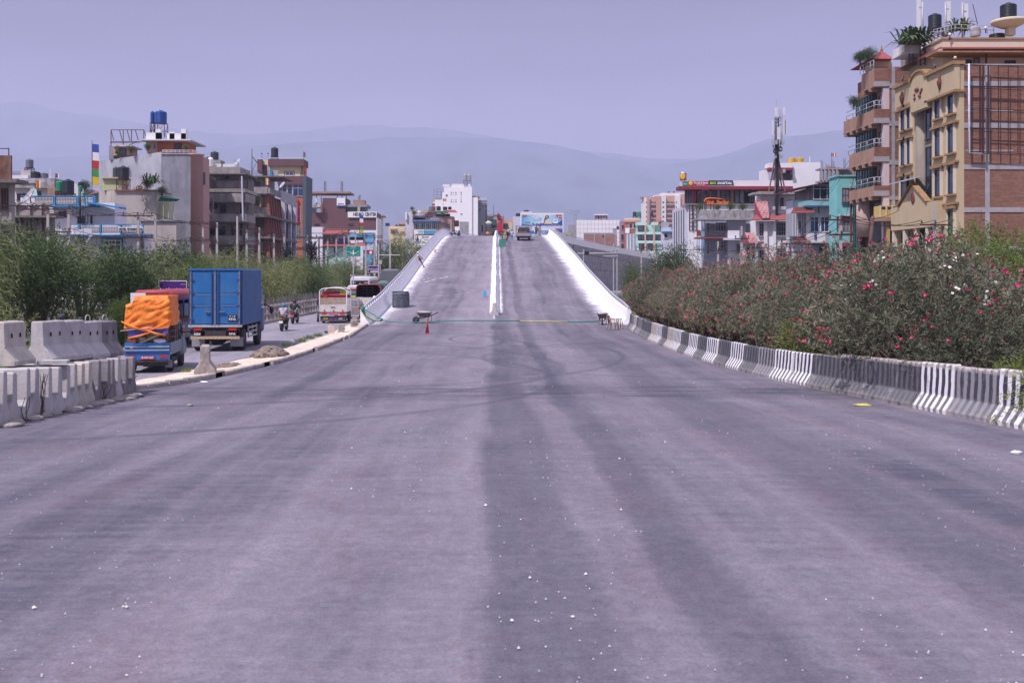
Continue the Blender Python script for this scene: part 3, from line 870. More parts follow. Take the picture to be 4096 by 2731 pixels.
for i,(z0,z1) in enumerate(rows_):
 for yy,w_,dd in ((73.7,.95,.35),(75.9,1.0,.35),(81.4,.7,.35),(82.45,.9,.35)):
  if i==3 and yy>80:continue
  win(B,(X0-dd,yy+w_,z0),(0,-1,0),(-1,0,0),w_,z1-z0,1,[.78],M_FDARK,G_BLUE if i<3 else G_TEAL,d=.08,sill=False)
  for a in (-.2,w_+.02):
   MB(). box(X0-dd-.16,X0-dd-.001,yy+a,yy+a+.18,z0-.05,z1+.1). build('pilaster',M_CREAM2,B,fixn=False)
  MB(). box(X0-dd-.30,X0-dd-.001,yy-.34,yy+w_+.34,z1+.1,z1+.3). build('window_hood',M_OCHRE,B,fixn=False)
  MB(). box(X0-dd-.24,X0-dd-.001,yy-.3,yy+w_+.3,z0-.2,z0-.06). build('window_sill',M_OCHRE,B,fixn=False)
 for y_0,y_1,dd in ((Y0,75.05,.35),(75.3,77.6,.35),(81,84,.35)):
  MB(). box(X0-dd-.2,X0-dd-.001,y_0,y_1,z0-.85,z0-.7). build('string_course',M_OCHRE,B,fixn=False)
for z0,z1 in ((14,17.1),(9.5,13.4)):sw(B,X0-.05,77.75,79.3,z0,z1,2,3,M_FDARK,G_DARK)
MB(). prism([(77.2,8.9),(82.2,8.9),(79.7,10.4)],'x',X0-1.0,X0-.7). build('porch_gable',M_CREAM,B)
MB(). box(X0-1.0,X0-.3,75.4,84,7.0,8.9). build('porch_fascia',M_CREAM,B,fixn=False)
mb=MB();mb. bar((X0-.9,76.9,8.95),(X0-.9,79.7,10.6),.5,.1);mb. bar((X0-.9,79.7,10.6),(X0-.9,82.5,8.95),.5,.1);mb. build('porch_roof',M_OCHRE,B)
MB(). blob((X0-1.05,79.5,9.4),.06,.35,.45). build('oval_medallion',M_ORN,B)
mb=MB(). prism([(X0-1.7,10.75),(X0-.4,11.1),(X0-.4,11.16),(X0-1.7,10.83)],'y',79.0,82.5);mb. build('tin_canopy',M_GALV,B)
for yy in (75.6,77.2,79.3,81.5,83.7):MB(). box(X0-.95,X0-.65,yy-.18,yy+.18,0,7.0). build('porch_column',M_CREAM2,B,fixn=False)
for z0,z1,a in ((3.4,6.8,0),(.2,3.2,1)):
 for yy in (75.9,77.6,79.6,81.8):sw(B,X0-.35,yy,yy+1.5,z0,z1,2,2,M_FDARK,G_TEAL,sill=False)
MB(). box(X0-.3,X0,73,84,0,3.2). build('ground_wall',M_CREAM2,B,fixn=False)
Y1=76.0
MB(). box(PX(3800,Y1),56,Y1+1.2,Y1+7.6,ztop-.5,PZ(145,Y1)). build('penthouse_wall',M_CREAM2,B,fixn=False)
MB(). box(PX(3796,Y1),56,Y1+1.12,Y1+7.7,PZ(145,Y1)-.0,PZ(137,Y1)). build('parapet_cap',M_OCHRE,B,fixn=False)
mb=MB()
xa,xb,za,zb=PX(3790,Y1),PX(3745,Y1),PZ(178,Y1),PZ(204,Y1)
mb. add([(xb,Y1-.6,zb),(56,Y1-.6,zb),(56,Y1+1.2,za),(xa,Y1+1.2,za),(xb,Y1+8.6,zb),(xa,Y1+7.6,za)],[(0,1,2,3),(4,0,3,5)])
mb. build('tiled_skirt_roof',M_ROOFR,B)
for q in range(1,4):
 zz=lerp(zb,za,q/4);yy=lerp(Y1-.6,Y1+1.2,q/4);xx=lerp(xb,xa,q/4)
 mb=MB();mb. bar((xx,yy-.02,zz+.04),(56,yy-.02,zz+.04),.1,.06);mb. bar((xx,yy-.02,zz+.04),(xx,Y1+8.4,zz+.04),.1,.06);mb. build('roof_tile_row',mat('red_roof_light',(.42,.12,.11),.75,.2,4),B)
fb(B,'eave',3745,4300,204,210,Y1-.7,1.9,M_OCHRE)
fw(B,4018,4062,243,275,Y1+1.2,2,1,M_FBROWN,G_DARK);fw(B,3893,3918,233,275,Y1+1.2,1,1,M_FBROWN,G_CURT,sill=False);fw(B,3862,3886,240,275,Y1+1.2,1,1,M_FBROWN,G_GREY,sill=False)
MB(). box(PX(3938,Y1),PX(3941,Y1),Y1-.3,Y1-.1,ztop,PZ(215,Y1)). build('drain_pipe',M_STEEL,B)
Y2=80.5
fb(B,'roof_slab',3614,3786,207,215,Y2,4,M_WHITED);fb(B,'planter_wall',3618,3680,175,207,Y2+.1,3.5,M_WHITED);fb(B,'planter_wall',3730,3790,150,190,Y2+.1,3.5,M_WHITED)
fb(B,'roof_room',3650,3790,215,262,Y2+1.5,3,M_STUCCO);fb(B,'roof_room_opening',3708,3757,216,250,Y2+1.4,.2,M_FDARK)
railing(B,[W(3735,150,Y2),W(3820,128,Y2+.1),W(3975,137,Y2+.1)],.6,6)
mb=MB()
for px in (3636,3652,3681,3700):mb. bar(W(px,262,Y2-.3),W(px,120 if px>3660 else 215,Y2-.3),.07)
for k in range(8):mb. bar(W(3681,262-18*k,Y2-.3),W(3700,262-18*k-9,Y2-.3),.05);mb. bar(W(3636,262-6*k,Y2-.3),W(3652,262-6*k,Y2-.3),.04)
mb. build('ladder_frame',M_STEEL,B,kind='stuff')
def globe(px,py,Y,lab):
 t=thing('globe_lamp',lab,'lamp',(PX(px,Y),Y,PZ(py+22,Y)),group='white globe lamps on the cream building',world=False)
 MB(). tube([(0,0,0),(0,0,.3)],.05,6). build('post',M_STEEL,t);MB(). blob((0,0,.42),.13,.13,.13,12,8). build('globe',M_LAMPG,t)
globe(3611,309,83.9,'globe lamp on the far cream cornice nearest the brick balcony tower');globe(3674,286,81.0,'globe lamp beside the arched pediment on its far side');globe(3741,259,77.2,'globe lamp just right of the arched pediment')
globe(3820,232,75.5,'globe lamp behind the cornice below the tiled skirt roof');globe(3799,139,Y1+1,'globe lamp at the left corner of the penthouse parapet');globe(3943,112,Y1+2,'globe lamp behind the penthouse parapet by the ridge')
mt=thing('tank_platform','cream concrete column carrying a round slab under the highest black tank','platform',(PX(4040,79),79,PZ(140,79)))
fb(mt,'column',4035,4063,102,140,79,.6,M_CREAM2);mb=MB();mb. lathe([(.6,PZ(107,79)),(1.3,PZ(90,79)),(1.35,PZ(78,79))],PX(4046,79),79.4,0,16);mb. build('round_slab',M_CREAM2,mt)
tank(4018,4080,5,77,78.7,M_BLACKP,'black ribbed water tank standing highest, on the round concrete slab',ribs=10)
tank(3725,3776,49,112,82,M_BLACKP,'black ribbed water tank on a steel stand above the roof plants',stand=150,ribs=9)
tank(3973,4032,129,150,79.5,M_BLACKP,'low black tank top showing behind the cream penthouse parapet',ribs=3)
tank(3775,3811,97,140,83,mat('tank_grey',(.22,.25,.30),.5,.08),'smooth blue-grey drum beside the roof antennas',ribs=2)
tank(3891,3930,100,142,78.5,mat('tank_alu',(.36,.35,.38),.5,.2,2,(.2,.15,.15),.3),'streaked bare-metal drum behind the penthouse parapet',ribs=2)
for i,(a,b_,c,d) in enumerate(((3669,3683,0,130),(3786,3803,6,98),(3857,3873,15,92))):
 Yq=84
 t=thing('antenna_panel',['tall slim white antenna panel at the left edge of the cream roof','white twin antenna panel behind the grey drum','short wide white antenna panel right of the others'][i],'antenna',tuple(W((a+b_)/2,150,Yq)),group='mobile antennas on the cream building')
 MB(). box(PX(a,Yq),PX(b_,Yq),Yq,Yq+.2,PZ(d,Yq),PZ(c-(60 if i==0 else 0),Yq)). build('panel',M_PANEL,t)
 pxp=b_+7 if i<2 else a-7
 if i==1:pxp=a-4
 mb=MB();mb. tube([W(pxp,160,Yq),W(pxp,max(c-5,10),Yq)],.08,7)
 for q in (d-10,c+30):mb. bar(W(pxp,q,Yq),W((a+b_)/2,q,Yq),.06)
 mb. build('mast',M_GALV,t)
mb=MB();mb. tube([W(3910,98,80),W(3891,18,80)],.03,5);single(mb,'whip_antenna',M_STEEL,'thin leaning whip antenna above the streaked drum','antenna')
fr=thing('steel_billboard','empty rusty steel billboard frame fixed across the brick wall','frame',(PX(3970,Y0),Y0,PZ(615,Y0)))
for px in (3920,3933,3953,3994,4033,4072,4112):
 MB(). bar(W(px,262,Y0-(.6 if px==3933 else .35)),W(px,615,Y0-(.6 if px==3933 else .35)),.08 if px in (3920,3933,3953) else .045). build('upright',M_STEEL,fr)
for py in (263,348,356,437,445,515,528,610,616):
 MB(). bar(W(3876,py-4,Y0-.38),W(4260,py+14,Y0-.38),.045). build('crossbar',M_STEEL,fr)
mb=MB();mb. tube([W(3876,256,Y0-.45),W(3876,612,Y0-.45),W(3935,616,Y0-.45)],.07,6);mb. build('white_pole',mat('pole_white_blue',(.55,.60,.72),.5,.15,4,(.1,.25,.6),.35,0),fr)
# ---- balcony building
YB,XB=86.0,33.8
B=thing('building','brick and tan tower with stepped balconies and curved green glass','building',(37,89,0))
zt=PZ(268,YB)
MB(). box(XB,48,YB,YB+7.5,0,zt). build('brick_wall',M_BRX,B,fixn=False)
fz=[(273,346),(437,492),(589,646),(743,783)]
for a,c in ((335,354),(485,505),(640,660),(785,800)):
 MB(). box(XB-.03,48,YB-.06,YB+.1,PZ(c,YB),PZ(a,YB)). build('cement_band',M_BAND,B,fixn=False)
MB(). box(PX(3567,YB),PX(3580,YB),YB-.05,YB+.1,0,zt). build('column',M_BAND,B,fixn=False)
MB(). box(XB-.5,XB,YB+.0,YB+.45,0,PZ(350,YB)). build('white_pier',mat('pink_pier',(.60,.50,.52),.85,.05),B,fixn=False)
MB(). box(XB-.35,XB-.001,YB+.45,YB+3.0,3.0,PZ(350,YB)). build('tan_wall',M_TAN,B,fixn=False)
for i,(a,c) in enumerate(fz):
 z1,z0=PZ(a,YB),PZ(c,YB);h=z1-z0
 out=1.42;far=[3.6,7.1,6.6,6.2][i]
 MB(). box(XB-1.22,XB-.001,YB-.04,YB+.25,z0,z1). build('balcony_brick_end',M_BRX,B,fixn=False)
 MB(). box(XB-1.24,XB-.001,YB-.08,YB+.28,z0-.02,z0+.42). build('cement_band',M_BAND,B,fixn=False)
 yy=YB+.25
 for k in range(int(far/1.4)):
  o1=1.22+(out-1.22)*min(1,(k+.5)/4)
  o1-=.0
  MB(). box(XB-o1,XB-o1+.12,yy,yy+1.36,z0+.12,z1). build('balcony_panel',M_TAN,B,fixn=False)
  MB(). box(XB-o1-.1,XB-o1+.1,yy-.05,yy+.07,z0,z1+.02). build('balcony_rib',M_TAN,B,fixn=False)
  MB(). box(XB-o1-.05,XB,yy,yy+1.4,z0-.03,z0+.13). build('balcony_slab',M_TAN,B,fixn=False)
  MB(). box(XB-o1-.15,XB-.4,yy+.55,yy+.8,z0-.32,z0-.03). build('balcony_bracket',M_TAN,B,fixn=False)
  yy+=1.4
 if i in (1,2,3):railing(B,[(XB-1.2,YB+.1,z1),(XB-.1,YB+.1,z1)],.75,3,.03);
 railing(B,[(XB-1.22,YB+.3,z1),(XB-1.4,YB+far-.6,z1)],.75,4,.03)
for i in range(4):
 z0=PZ(fz[i][1],YB)-.3;z_1=z0;z_0=PZ(fz[i+1][0],YB) if i<3 else 3.4
 if i<3:
  pts=[]
  for q in range(7):
   th=q/6*math. pi*.5
   pts. append((XB-.36-.45*math. sin(th),YB+1.9+2.2*(1-math. cos(th))))
  pts+=[(XB-.81,YB+5.6)]
  for j,(p,q) in enumerate(zip(pts,pts[1:])):
   P=Vector((p[0],p[1],z_0));Q=Vector((q[0],q[1],z_0));d=(Q-P);w=d. length;u=d. normalized();n_=Vector((-u. y,u. x,0))
   if n_. x>0:n_=-n_
   win(B,Q,-u,n_,w,z_1-z_0,1 if w<1.2 else 2,3,M_FDARK,G_TEAL,t=.08,sill=False,name='glazing')
  win(B,(XB-.35,YB+1.35,z_0),(0,-1,0),(-1,0,0),.7,z_1-z_0-.3,1,1,M_FBROWN,G_DARK,sill=False,name='door')
mb=MB();mb. lathe([(.95,PZ(940,YB)),(.95,PZ(790,YB))],XB-.25,YB+4.4,0,24);mb. build('drum_wall',mat('peach_plaster',(.42,.30,.25),.85,.06,.5,(.3,.2,.17),.15,.9),B)
MB(). box(XB-1.2,XB-1.05,YB+6.0,YB+6.2,0,PZ(790,YB)). build('pipe',M_FBROWN,B)
sw(B,XB-.5,YB+5.2,YB+7.2,.5,PZ(800,YB),4,4,M_FDARK,G_TEAL,sill=False);sw(B,XB-.4,YB+.6,YB+3.2,1,PZ(795,YB),6,3,M_FDARK,G_DARK,sill=False)
YY=84.6
fb(B,'yellow_balcony',3520,3618,823,868,YY,1.4,mat('yellow_paint',(.55,.40,.13),.8,.06,.8,(.3,.22,.1),.2,.9));
for px in (3522,3546,3569,3592,3616):fb(B,'balcony_post',px-2,px+2,821,870,YY-.05,.1,M_CREAM2)
for px in (3527,3551,3574,3597):fb(B,'vent_grille',px,px+15,827,838,YY-.012,.05,M_FDARK)
fb(B,'balcony_slab',3512,3625,868,884,YY-.2,1.8,M_TAN)
for px in (3549,3596):fb(B,'porch_column',px,px+11,884,None,YY+.1,.3,mat('yellow_paint2',(.5,.36,.14),.8,.1))
fw(B,3562,3594,890,960,YY+1.2,3,1,M_FBROWN,G_DARK)
fb(B,'pavilion_wall',3500,3568,236,268,YB+3,3,M_CREAM2)
mb=MB();x0,x1,yy,zb=PX(3478,YB+2),PX(3576,YB+2),YB+2,PZ(236,YB+2)
ax,az=PX(3533,YB+4),PZ(199,YB+4)
mb. add([(x0,yy,zb),(x1,yy,zb),(x1,yy+5,zb),(x0,yy+5,zb),(ax,yy+2.4,az)],[(0,1,4),(1,2,4),(2,3,4),(3,0,4),(0,3,2,1)]);mb. build('pavilion_roof',M_ROOFR,B)
MB(). lathe([(.1,0),(.16,.1),(.05,.3),(.08,.36),(.01,.6)],ax,yy+2.4,az-.1,8). build('finial',M_OCHRE,B)
# ---------------------------------------------------------------- more of the right side
M_TURQ=mat('turquoise_paint',(.20,.50,.50),.85,.1,.6,(.30,.56,.55),.3,.8)
M_AQUA=mat('aqua_panel',(.25,.47,.47),.8,.05)
M_BGREY=mat('bluegrey_paint',(.32,.34,.44),.85,.08,.5,(.20,.20,.26),.3,.9)
M_GREYP=mat('grey_paint',(.33,.34,.37),.85,.06,.8,(.22,.21,.23),.2,.9)
M_LAV=mat('lavender_white',(.56,.56,.66),.85,.06,.7,(.40,.38,.45),.2,.9)
M_TILE_R=mat('tile_maroon',(.28,.085,.09),.8,.25,5,(.15,.07,.07),.4)
B=bld('turquoise painted house squeezed against the tan balcony tower',3350,3450,96)
fb(B,'wall',3350,3480,705,None,96,8,M_TURQ);fb(B,'parapet_cap',3346,3480,700,706,95.9,8,M_AQUA)
fw(B,3368,3420,752,810,95.95,4,2,M_FBROWN,G_CURT);fb(B,'ledge',3362,3440,858,864,95.6,1,M_LAV)
fw(B,3346,3420,866,928,95.95,5,2,M_FBROWN,G_CURT);fb(B,'ledge',3338,3440,928,934,95.4,1,M_AQUA);fb(B,'lower_wall',3340,3420,934,972,95.5,.5,M_TURQ)
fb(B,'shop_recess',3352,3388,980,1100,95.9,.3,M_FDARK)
B=bld('house with glazed top terrace under a sloping maroon tin roof',3165,3355,101)
Y=101
fb(B,'wall',3172,3366,800,None,Y+1.5,7,M_LAV)
fb(B,'aqua_band',3193,3364,801,828,Y,8,M_AQUA)
fw(B,3252,3364,740,799,Y,4,[.74],M_FWHITE,G_DARK,sill=False);sw(B,PX(3252,Y),Y+.1,Y+6.0,PZ(799,Y),PZ(748,Y),7,[.8],M_FGREY,G_CURT,sill=False)
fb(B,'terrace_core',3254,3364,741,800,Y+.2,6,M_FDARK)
mb=MB();xa,xb=PX(3160,Y),PX(3354,Y)
za,zb=PZ(758,Y),PZ(718,Y)
mb. add([(xa,Y-.6,za-.1),(xb,Y-.6,zb-.1),(xb,Y+7,zb-.1),(xa,Y+7,za-.1),(xa,Y-.6,za),(xb,Y-.6,zb),(xb,Y+7,zb),(xa,Y+7,za)],[(0,3,2,1),(4,5,6,7),(0,1,5,4),(1,2,6,5),(2,3,7,6),(3,0,4,7)])
mb. build('tin_roof',mat('tin_maroon',(.12,.025,.05),.5,.15),B)
MB(). add([W(3250,741,Y-.05),W(3354,741,Y-.05),W(3354,721,Y-.05),W(3250,741.5,Y-.05)],[(0,1,2,3)]). build('gable_infill',mat('tin_maroon2',(.10,.02,.045),.5,.15),B)
fb(B,'white_wall',3230,3356,826,868,Y-.4,1.9,M_WHITED);fb(B,'blue_awning',3225,3363,822,828,Y-1.2,1.2,mat('tin_blue',(.05,.09,.2),.5,.1))
fb(B,'awning_end',3228,3262,829,833,Y-1.2,.9,mat('tin_blue2',(.03,.05,.1),.5,.1))
for px in (3233,3275,3341):
 mb=MB();mb. bar(W(px,828,Y-.45),W(px,853,Y-.45),.08);mb. bar(W(px,852,Y-.45),W(px+6,852,Y-.45),.06);mb. build('bracket',M_STEEL,B)
fw(B,3240,3275,867,929,Y-.4,2,[.76],M_FWHITE,G_BLUE,sill=False);fw(B,3281,3331,867,929,Y-.4,3,[.76],M_FWHITE,G_BLUE,sill=False);fw(B,3334,3356,867,929,Y-.4,1,[.76],M_FWHITE,G_BLUE,sill=False)
fb(B,'wall',3230,3356,868,930,Y-.36,1.8,M_WHITE)
fb(B,'balcony_front',3229,3302,932,968,Y-.9,2,M_WHITED);fb(B,'grey_box',3302,3346,935,979,Y-1.0,2,M_GREYP)
text('lettering','राज',mat('letter_blue',(.03,.05,.3),.6,0),B,W(3262,946,Y-.93),.28,.9)
fb(B,'slab',3225,3350,968,973,Y-1.1,2.5,M_CONC);fb(B,'lower_wall',3250,3350,979,None,Y,3,M_GREYP)
for px in (3278,3300,3322):fb(B,'shop_opening',px,px+14,985,1060,Y-.05,.2,M_FDARK)
fb(B,'grey_wall',3166,3229,852,945,Y+.2,2,M_GREYP)
for k,px in enumerate((3171,3182,3190,3205,3214,3226)):
 fb(B,'quoin_strip',px,px+3,856,945,Y+.12,.2,M_LAV)
fw(B,3189,3212,883,922,Y+.18,1,1,M_GREYP,G_GREY,sill=False)
for (a,b_,c,d,e) in ((3146,3240,826,852,1.6),(3160,3229,945,965,1.1)):
 mb=MB();x0,x1=PX(a,Y),PX(b_,Y)
 mb. add([(x0,Y-e,PZ(d,Y)),(x1,Y-e,PZ(d,Y)),(x1,Y+.3,PZ(c,Y)),(x0+1,Y+.3,PZ(c,Y)),(x0,Y-e,PZ(d,Y)-.12),(x1,Y-e,PZ(d,Y)-.12)],[(0,1,2,3),(4,5,1,0)])
 mb. build('tile_eave',M_TILE_R,B,fixn=False)
 for q in range(1,5):
  mb=MB();t_=q/5;mb. bar((x0+t_,Y-e+(e+.3)*t_-.02,lerp(PZ(d,Y),PZ(c,Y),t_)+.04),(x1,Y-e+(e+.3)*t_-.02,lerp(PZ(d,Y),PZ(c,Y),t_)+.04),.09,.07);mb. build('roof_tile_row',mat('red_roof_light2',(.34,.12,.12),.8,.2,4),B)
Y=111
B=bld('white three storey house with a tall red tiled gable and telecom mast',3015,3175,Y)
fb(B,'wall',3024,3168,884,None,Y,8,M_WHITE)
fb(B,'pier',3056,3070,884,None,Y-.25,.5,M_WHITE);fb(B,'pier',3092,3104,884,None,Y-.25,.5,M_WHITE)
for a,b_,c,d,cc,rr in ((3105,3143,891,945,4,[.33,.66,.78]),(3036,3055,893,946,2,4),(3158,3167,893,930,1,4),(3105,3143,993,1050,3,3),(3036,3055,1000,1050,2,3)):
 fw(B,a,b_,c,d,Y,cc,rr,M_FGREY,G_DARK,d=.12)
fb(B,'upper_wall',3042,3190,778,860,Y+2.2,6,M_WHITE);fb(B,'roof_slab',3014,3192,770,777,Y+1,8,M_CONC);fb(B,'roof_kerb',3036,3190,765,770,Y+1.4,7,M_TAN)
fw(B,3099,3115,792,840,Y+2.2,2,4,M_FGREY,G_DARK,sill=False,name='balcony_door');fw(B,3119,3135,790,840,Y+2.2,2,4,M_FGREY,G_DARK,sill=False,name='balcony_door')
railing(B,[W(3091,847,Y+.9),W(3166,847,Y+.9)],.55,26,.02,M_FWHITE)
fb(B,'ac_unit',3158,3170,799,813,Y+1.9,.4,M_FGREY)
mb=MB();x0,x1=PX(2998,Y),PX(3172,Y)
mb. add([(x0,Y-.8,PZ(880,Y)),(x1,Y-.8,PZ(880,Y)),(x1,Y+1.2,PZ(852,Y)),(PX(3040,Y),Y+1.2,PZ(852,Y)),(x0,Y-.8,PZ(884,Y)),(x1,Y-.8,PZ(884,Y))],[(0,1,2,3),(4,5,1,0)]);mb. build('mansard_roof',M_TILE_R,B,fixn=False)
def tiles_mat():
 m,t,b=node_mat('diamond_tiles',.7)
 co=N(t,'ShaderNodeTexCoord'). outputs['Object'];mp_=N(t,'ShaderNodeMapping');mp_. inputs['Rotation']. default_value=(0,R(45),0);t. links. new(co,mp_. inputs[0])
 ch=N(t,'ShaderNodeTexChecker');ch. inputs['Scale']. default_value=3.2;t. links. new(mp_. outputs[0],ch. inputs[0])
 ch. inputs[1]. default_value=(.42,.20,.20,1);ch. inputs[2]. default_value=(.25,.07,.09,1)
 v=nnoise(t,co,2,(1,1,1),5,.7,.35,.65);t. links. new(nmix(t,nmath(t,'MULTIPLY',v,.35),ch. outputs[0],(.5,.38,.36)),b. inputs['Base Color'])
 return m
M_DIA=tiles_mat()
def gable(B,pa,pb,pc,pd,Y,m):
 """slope face quad given by four picture points at slightly different depths"""
 P=[W(pa[0],pa[1],Y+1.4),W(pb[0],pb[1],Y+1.4),W(pc[0],pc[1],Y-.9),W(pd[0],pd[1],Y-.9)]
 mb=MB();mb. quad(*P);dn=Vector((0,.1,-.1));mb. quad(*[p+dn for p in P][::-1])
 for i in range(4):mb. quad(P[i],P[(i+1)%4],P[(i+1)%4]+dn,P[i]+dn)
 mb. build('gable_roof',m,B)
gable(B,(3018,803),(3070,803),(3078,872),(3050,872),Y,M_DIA)
MB(). add([W(3018,803,Y+1.4),W(3050,872,Y-.9),W(3018,876,Y+1.4)],[(0,1,2)]). build('gable_end',mat('gable_red',(.30,.06,.09),.7,.1),B,fixn=False)
gable(B,(2978,930),(3014,930),(3030,972),(2998,972),Y-1,M_DIA)
MB(). add([W(2978,930,Y+.4),W(2998,972,Y-1.9),W(2976,975,Y+.4)],[(0,1,2)]). build('gable_end',MC['gable_red'],B,fixn=False)
fb(B,'porch_eave',2976,3056,966,976,Y-1.5,2,M_TILE_R);fb(B,'porch_wall',2980,3024,976,None,Y-.8,2,M_WHITED)
fw(B,2985,3000,990,1040,Y-.85,1,3,M_FGREY,G_DARK);fw(B,3006,3018,990,1040,Y-.85,1,3,M_FGREY,G_DARK)
T=thing('telecom_tower','lattice telecom tower bristling with white antenna panels on the white house','tower',tuple(W(3108,900,Y+1)))
YT=Y+1.0
def tw(px,py,d=0):return W(px,py,YT+d)
mb=MB()
for px,d in ((3100,-.4),(3115,-.4),(3107,.5)):mb. bar(tw(px,900 if px==3107 else 790,d),tw(3107+(px-3107)*.9,470,d),.1)
for k in range(30):
 a=790-k*10.5;mb. bar(tw(3100,a,-.4),tw(3115,a-10,-.4),.045);mb. bar(tw(3115,a,-.4),tw(3107,a-10,.5),.045)
mb. build('lattice_mast',mat('galv_dark',(.10,.10,.115),.6,.2),T)
for a,b_ in (((3076,766),(3098,640)),((3141,766),(3114,640)),((3130,766),(3110,650)),((3100,766),(3108,640))):
 MB(). bar(tw(a[0],a[1],-.8 if a[0]!=3130 else 1.2),tw(b_[0],b_[1]),.12). build('stay_leg',mat('stay_rust',(.16,.10,.10),.7,.2),T)
for a in ((3079,485,3085,548),(3091,436,3100,470),(3123,436,3131,468),(3100,514,3112,563),(3125,487,3132,548),(3129,488,3134,545)):
 MB(). box(PX(a[0],YT),PX(a[2],YT),YT-1.0,YT-.82,PZ(a[3],YT),PZ(a[1],YT)). build('antenna_panel',M_PANEL,T)
for a in ((3093,567,3101,582),(3118,568,3128,582),(3082,570,3088,585),(3112,622,3123,637),(3092,622,3098,636),(3124,680,3133,694)):
 MB(). box(PX(a[0],YT),PX(a[2],YT),YT-.9,YT-.6,PZ(a[3],YT),PZ(a[1],YT)). build('radio_unit',mat('radio_grey',(.38,.38,.40),.5,.1),T)
mb=MB()
for a,b_ in (((3092,590),(3092,475)),((3122,600),(3124,440)),((3128,560),(3129,455)),((3086,560),(3100,610)),((3128,560),(3114,615)),((3088,575),(3128,575)),((3090,500),(3128,500)),((3090,530),(3128,530)),((3096,470),(3126,475)),((3096,485),(3126,482)),((3104,440),(3106,400)),((3120,475),(3118,440))):
 mb. bar(tw(a[0],a[1],-.5),tw(b_[0],b_[1],-.5),.07)
mb. build('mounting_pipes',M_GALV,T)
mb=MB()
for cx0,cy0 in ((3101,603),(3122,595)):
 for q in range(2):
  mb. tube([tw(cx0+7*math. cos(k*.6),cy0+8*math. sin(k*.6)+q*3,-1) for k in range(11)],.05,5)
for q in range(5):
 mb. tube([tw(3103+q*2.2,900-k*28,-.55+.06*math. sin(k)) for k in range(13)],.035,4)
mb. build('cables',M_FDARK,T)
Y=116
B=bld('blue-grey balcony house with a mouldy curved concrete parapet and roof plants',2785,3010,Y)
fb(B,'wall',2822,2998,880,None,Y+1.6,7,M_BGREY);fb(B,'white_wall',2912,2984,880,None,Y+.6,1.5,M_LAV)
fb(B,'roof_slab',2783,3020,875,880,Y-1,8,M_CONC)
M_MOULD=mat('mouldy_concrete',(.38,.37,.38),.9,.2,1.5,(.12,.11,.12),.55,.6)
pts=[(2789,2.5),(2791,.6),(2800,-.4),(2830,-.8),(3018,-.8)]
for i,((a,d0),(c,d1)) in enumerate(zip(pts,pts[1:])):
 P,Q=W(a,875,Y+d0),W(c,875,Y+d1);h=1.0
 MB(). add([P,Q,Q+Vector((0,.15,0)),P+Vector((0,.15,0)),P+Vector((0,0,h)),Q+Vector((0,0,h)),Q+Vector((0,.15,h)),P+Vector((0,.15,h))],[(0,3,2,1),(4,5,6,7),(0,1,5,4),(1,2,6,5),(2,3,7,6),(3,0,4,7)]). build('parapet_panel',M_MOULD,B)
for y0_,y1_ in ((890,928),(966,1005)):fw(B,2861,2905,y0_,y1_,Y+1.6,4,[.72],M_FWHITE,G_GREY);fw(B,2825,2840,y0_+2,y1_+14,Y+1.6,1,[.75],M_FWHITE,G_GREY,sill=False,name='door')
fb(B,'balcony_slab',2788,2915,948,954,Y-.4,2,M_TILE_R);railing(B,[W(2822,948,Y-.2),W(2912,948,Y-.2)],.7,40,.016,M_FGREY)
for px in (2790,2806,2818):fb(B,'post',px,px+2,880,948,Y-.3,.1,M_FBLUE)
fb(B,'red_drum',2789,2801,920,944,Y-.45,.4,mat('drum_red',(.30,.05,.05),.6,.1));fb(B,'blue_drum',2803,2818,924,946,Y-.4,.4,mat('drum_lightblue',(.2,.36,.42),.6,.1))
for px in (2788,2796,2806,2816):fb(B,'bamboo_post',px,px+2,954,1010,Y-.3,.1,M_FBLUE)
fb(B,'side_block',2912,2958,922,952,Y-.5,1.5,M_WHITE);fb(B,'awning',2896,2966,952,960,Y-.8,1.8,M_LAV);fw(B,2945,2962,975,1012,Y+.55,1,2,M_FGREY,G_GREY)
fb(B,'white_block',2962,3022,888,930,Y+2.2,4,M_WHITED)
Y=136
B=bld('long white shopping block with a maroon roof edge and glass restaurant floor',2715,3170,Y)
fb(B,'wall',2754,3175,817,None,Y,12,M_WHITE);fb(B,'parapet',2933,3172,722,746,Y-.4,10,M_WHITE);fb(B,'fascia',2716,3172,745,758,Y-1.2,14,mat('fascia_maroon',(.24,.035,.06),.6,.1,1,(.16,.03,.04),.3,.8))
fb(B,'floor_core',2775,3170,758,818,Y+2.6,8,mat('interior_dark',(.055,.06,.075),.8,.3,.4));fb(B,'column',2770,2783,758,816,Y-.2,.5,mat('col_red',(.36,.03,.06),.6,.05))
fw(B,2738,2770,758,815,Y-.1,3,1,M_FGREY,G_GREY,sill=False,name='glazing')
for a,b_,g_ in ((2783,2868,G_GREY),(2880,2922,G_GREY),(2936,2980,G_CURT),(2994,3018,G_GREY),(3024,3075,G_GREY),(3080,3168,G_DARK)):fw(B,a,b_,758,816,Y,2,1,M_FDARK,g_,sill=False,name='glazing',t=.16)
fb(B,'yellow_column',2924,2934,758,816,Y-.08,.3,M_OCHRE);fb(B,'ledge',2745,3172,815,818,Y-.3,1,M_CREAM2)
MB(). box(PX(2741,Y),PX(2755,Y),Y+.2,Y+10,0,PZ(822,Y)). build('side_wing',M_LAV,B)
for q in range(5):MB(). box(PX(2741,Y)-.03,PX(2741,Y),Y+.8+q*1.8,Y+1.3+q*1.8,5,PZ(835,Y)). build('slot_window',M_FDARK,B)
mb=MB()
for q in range(3):mb. bar(W(2757+q*14,822,Y-.1),W(2757+q*14,922,Y-.1),.07 if q!=1 else .16)
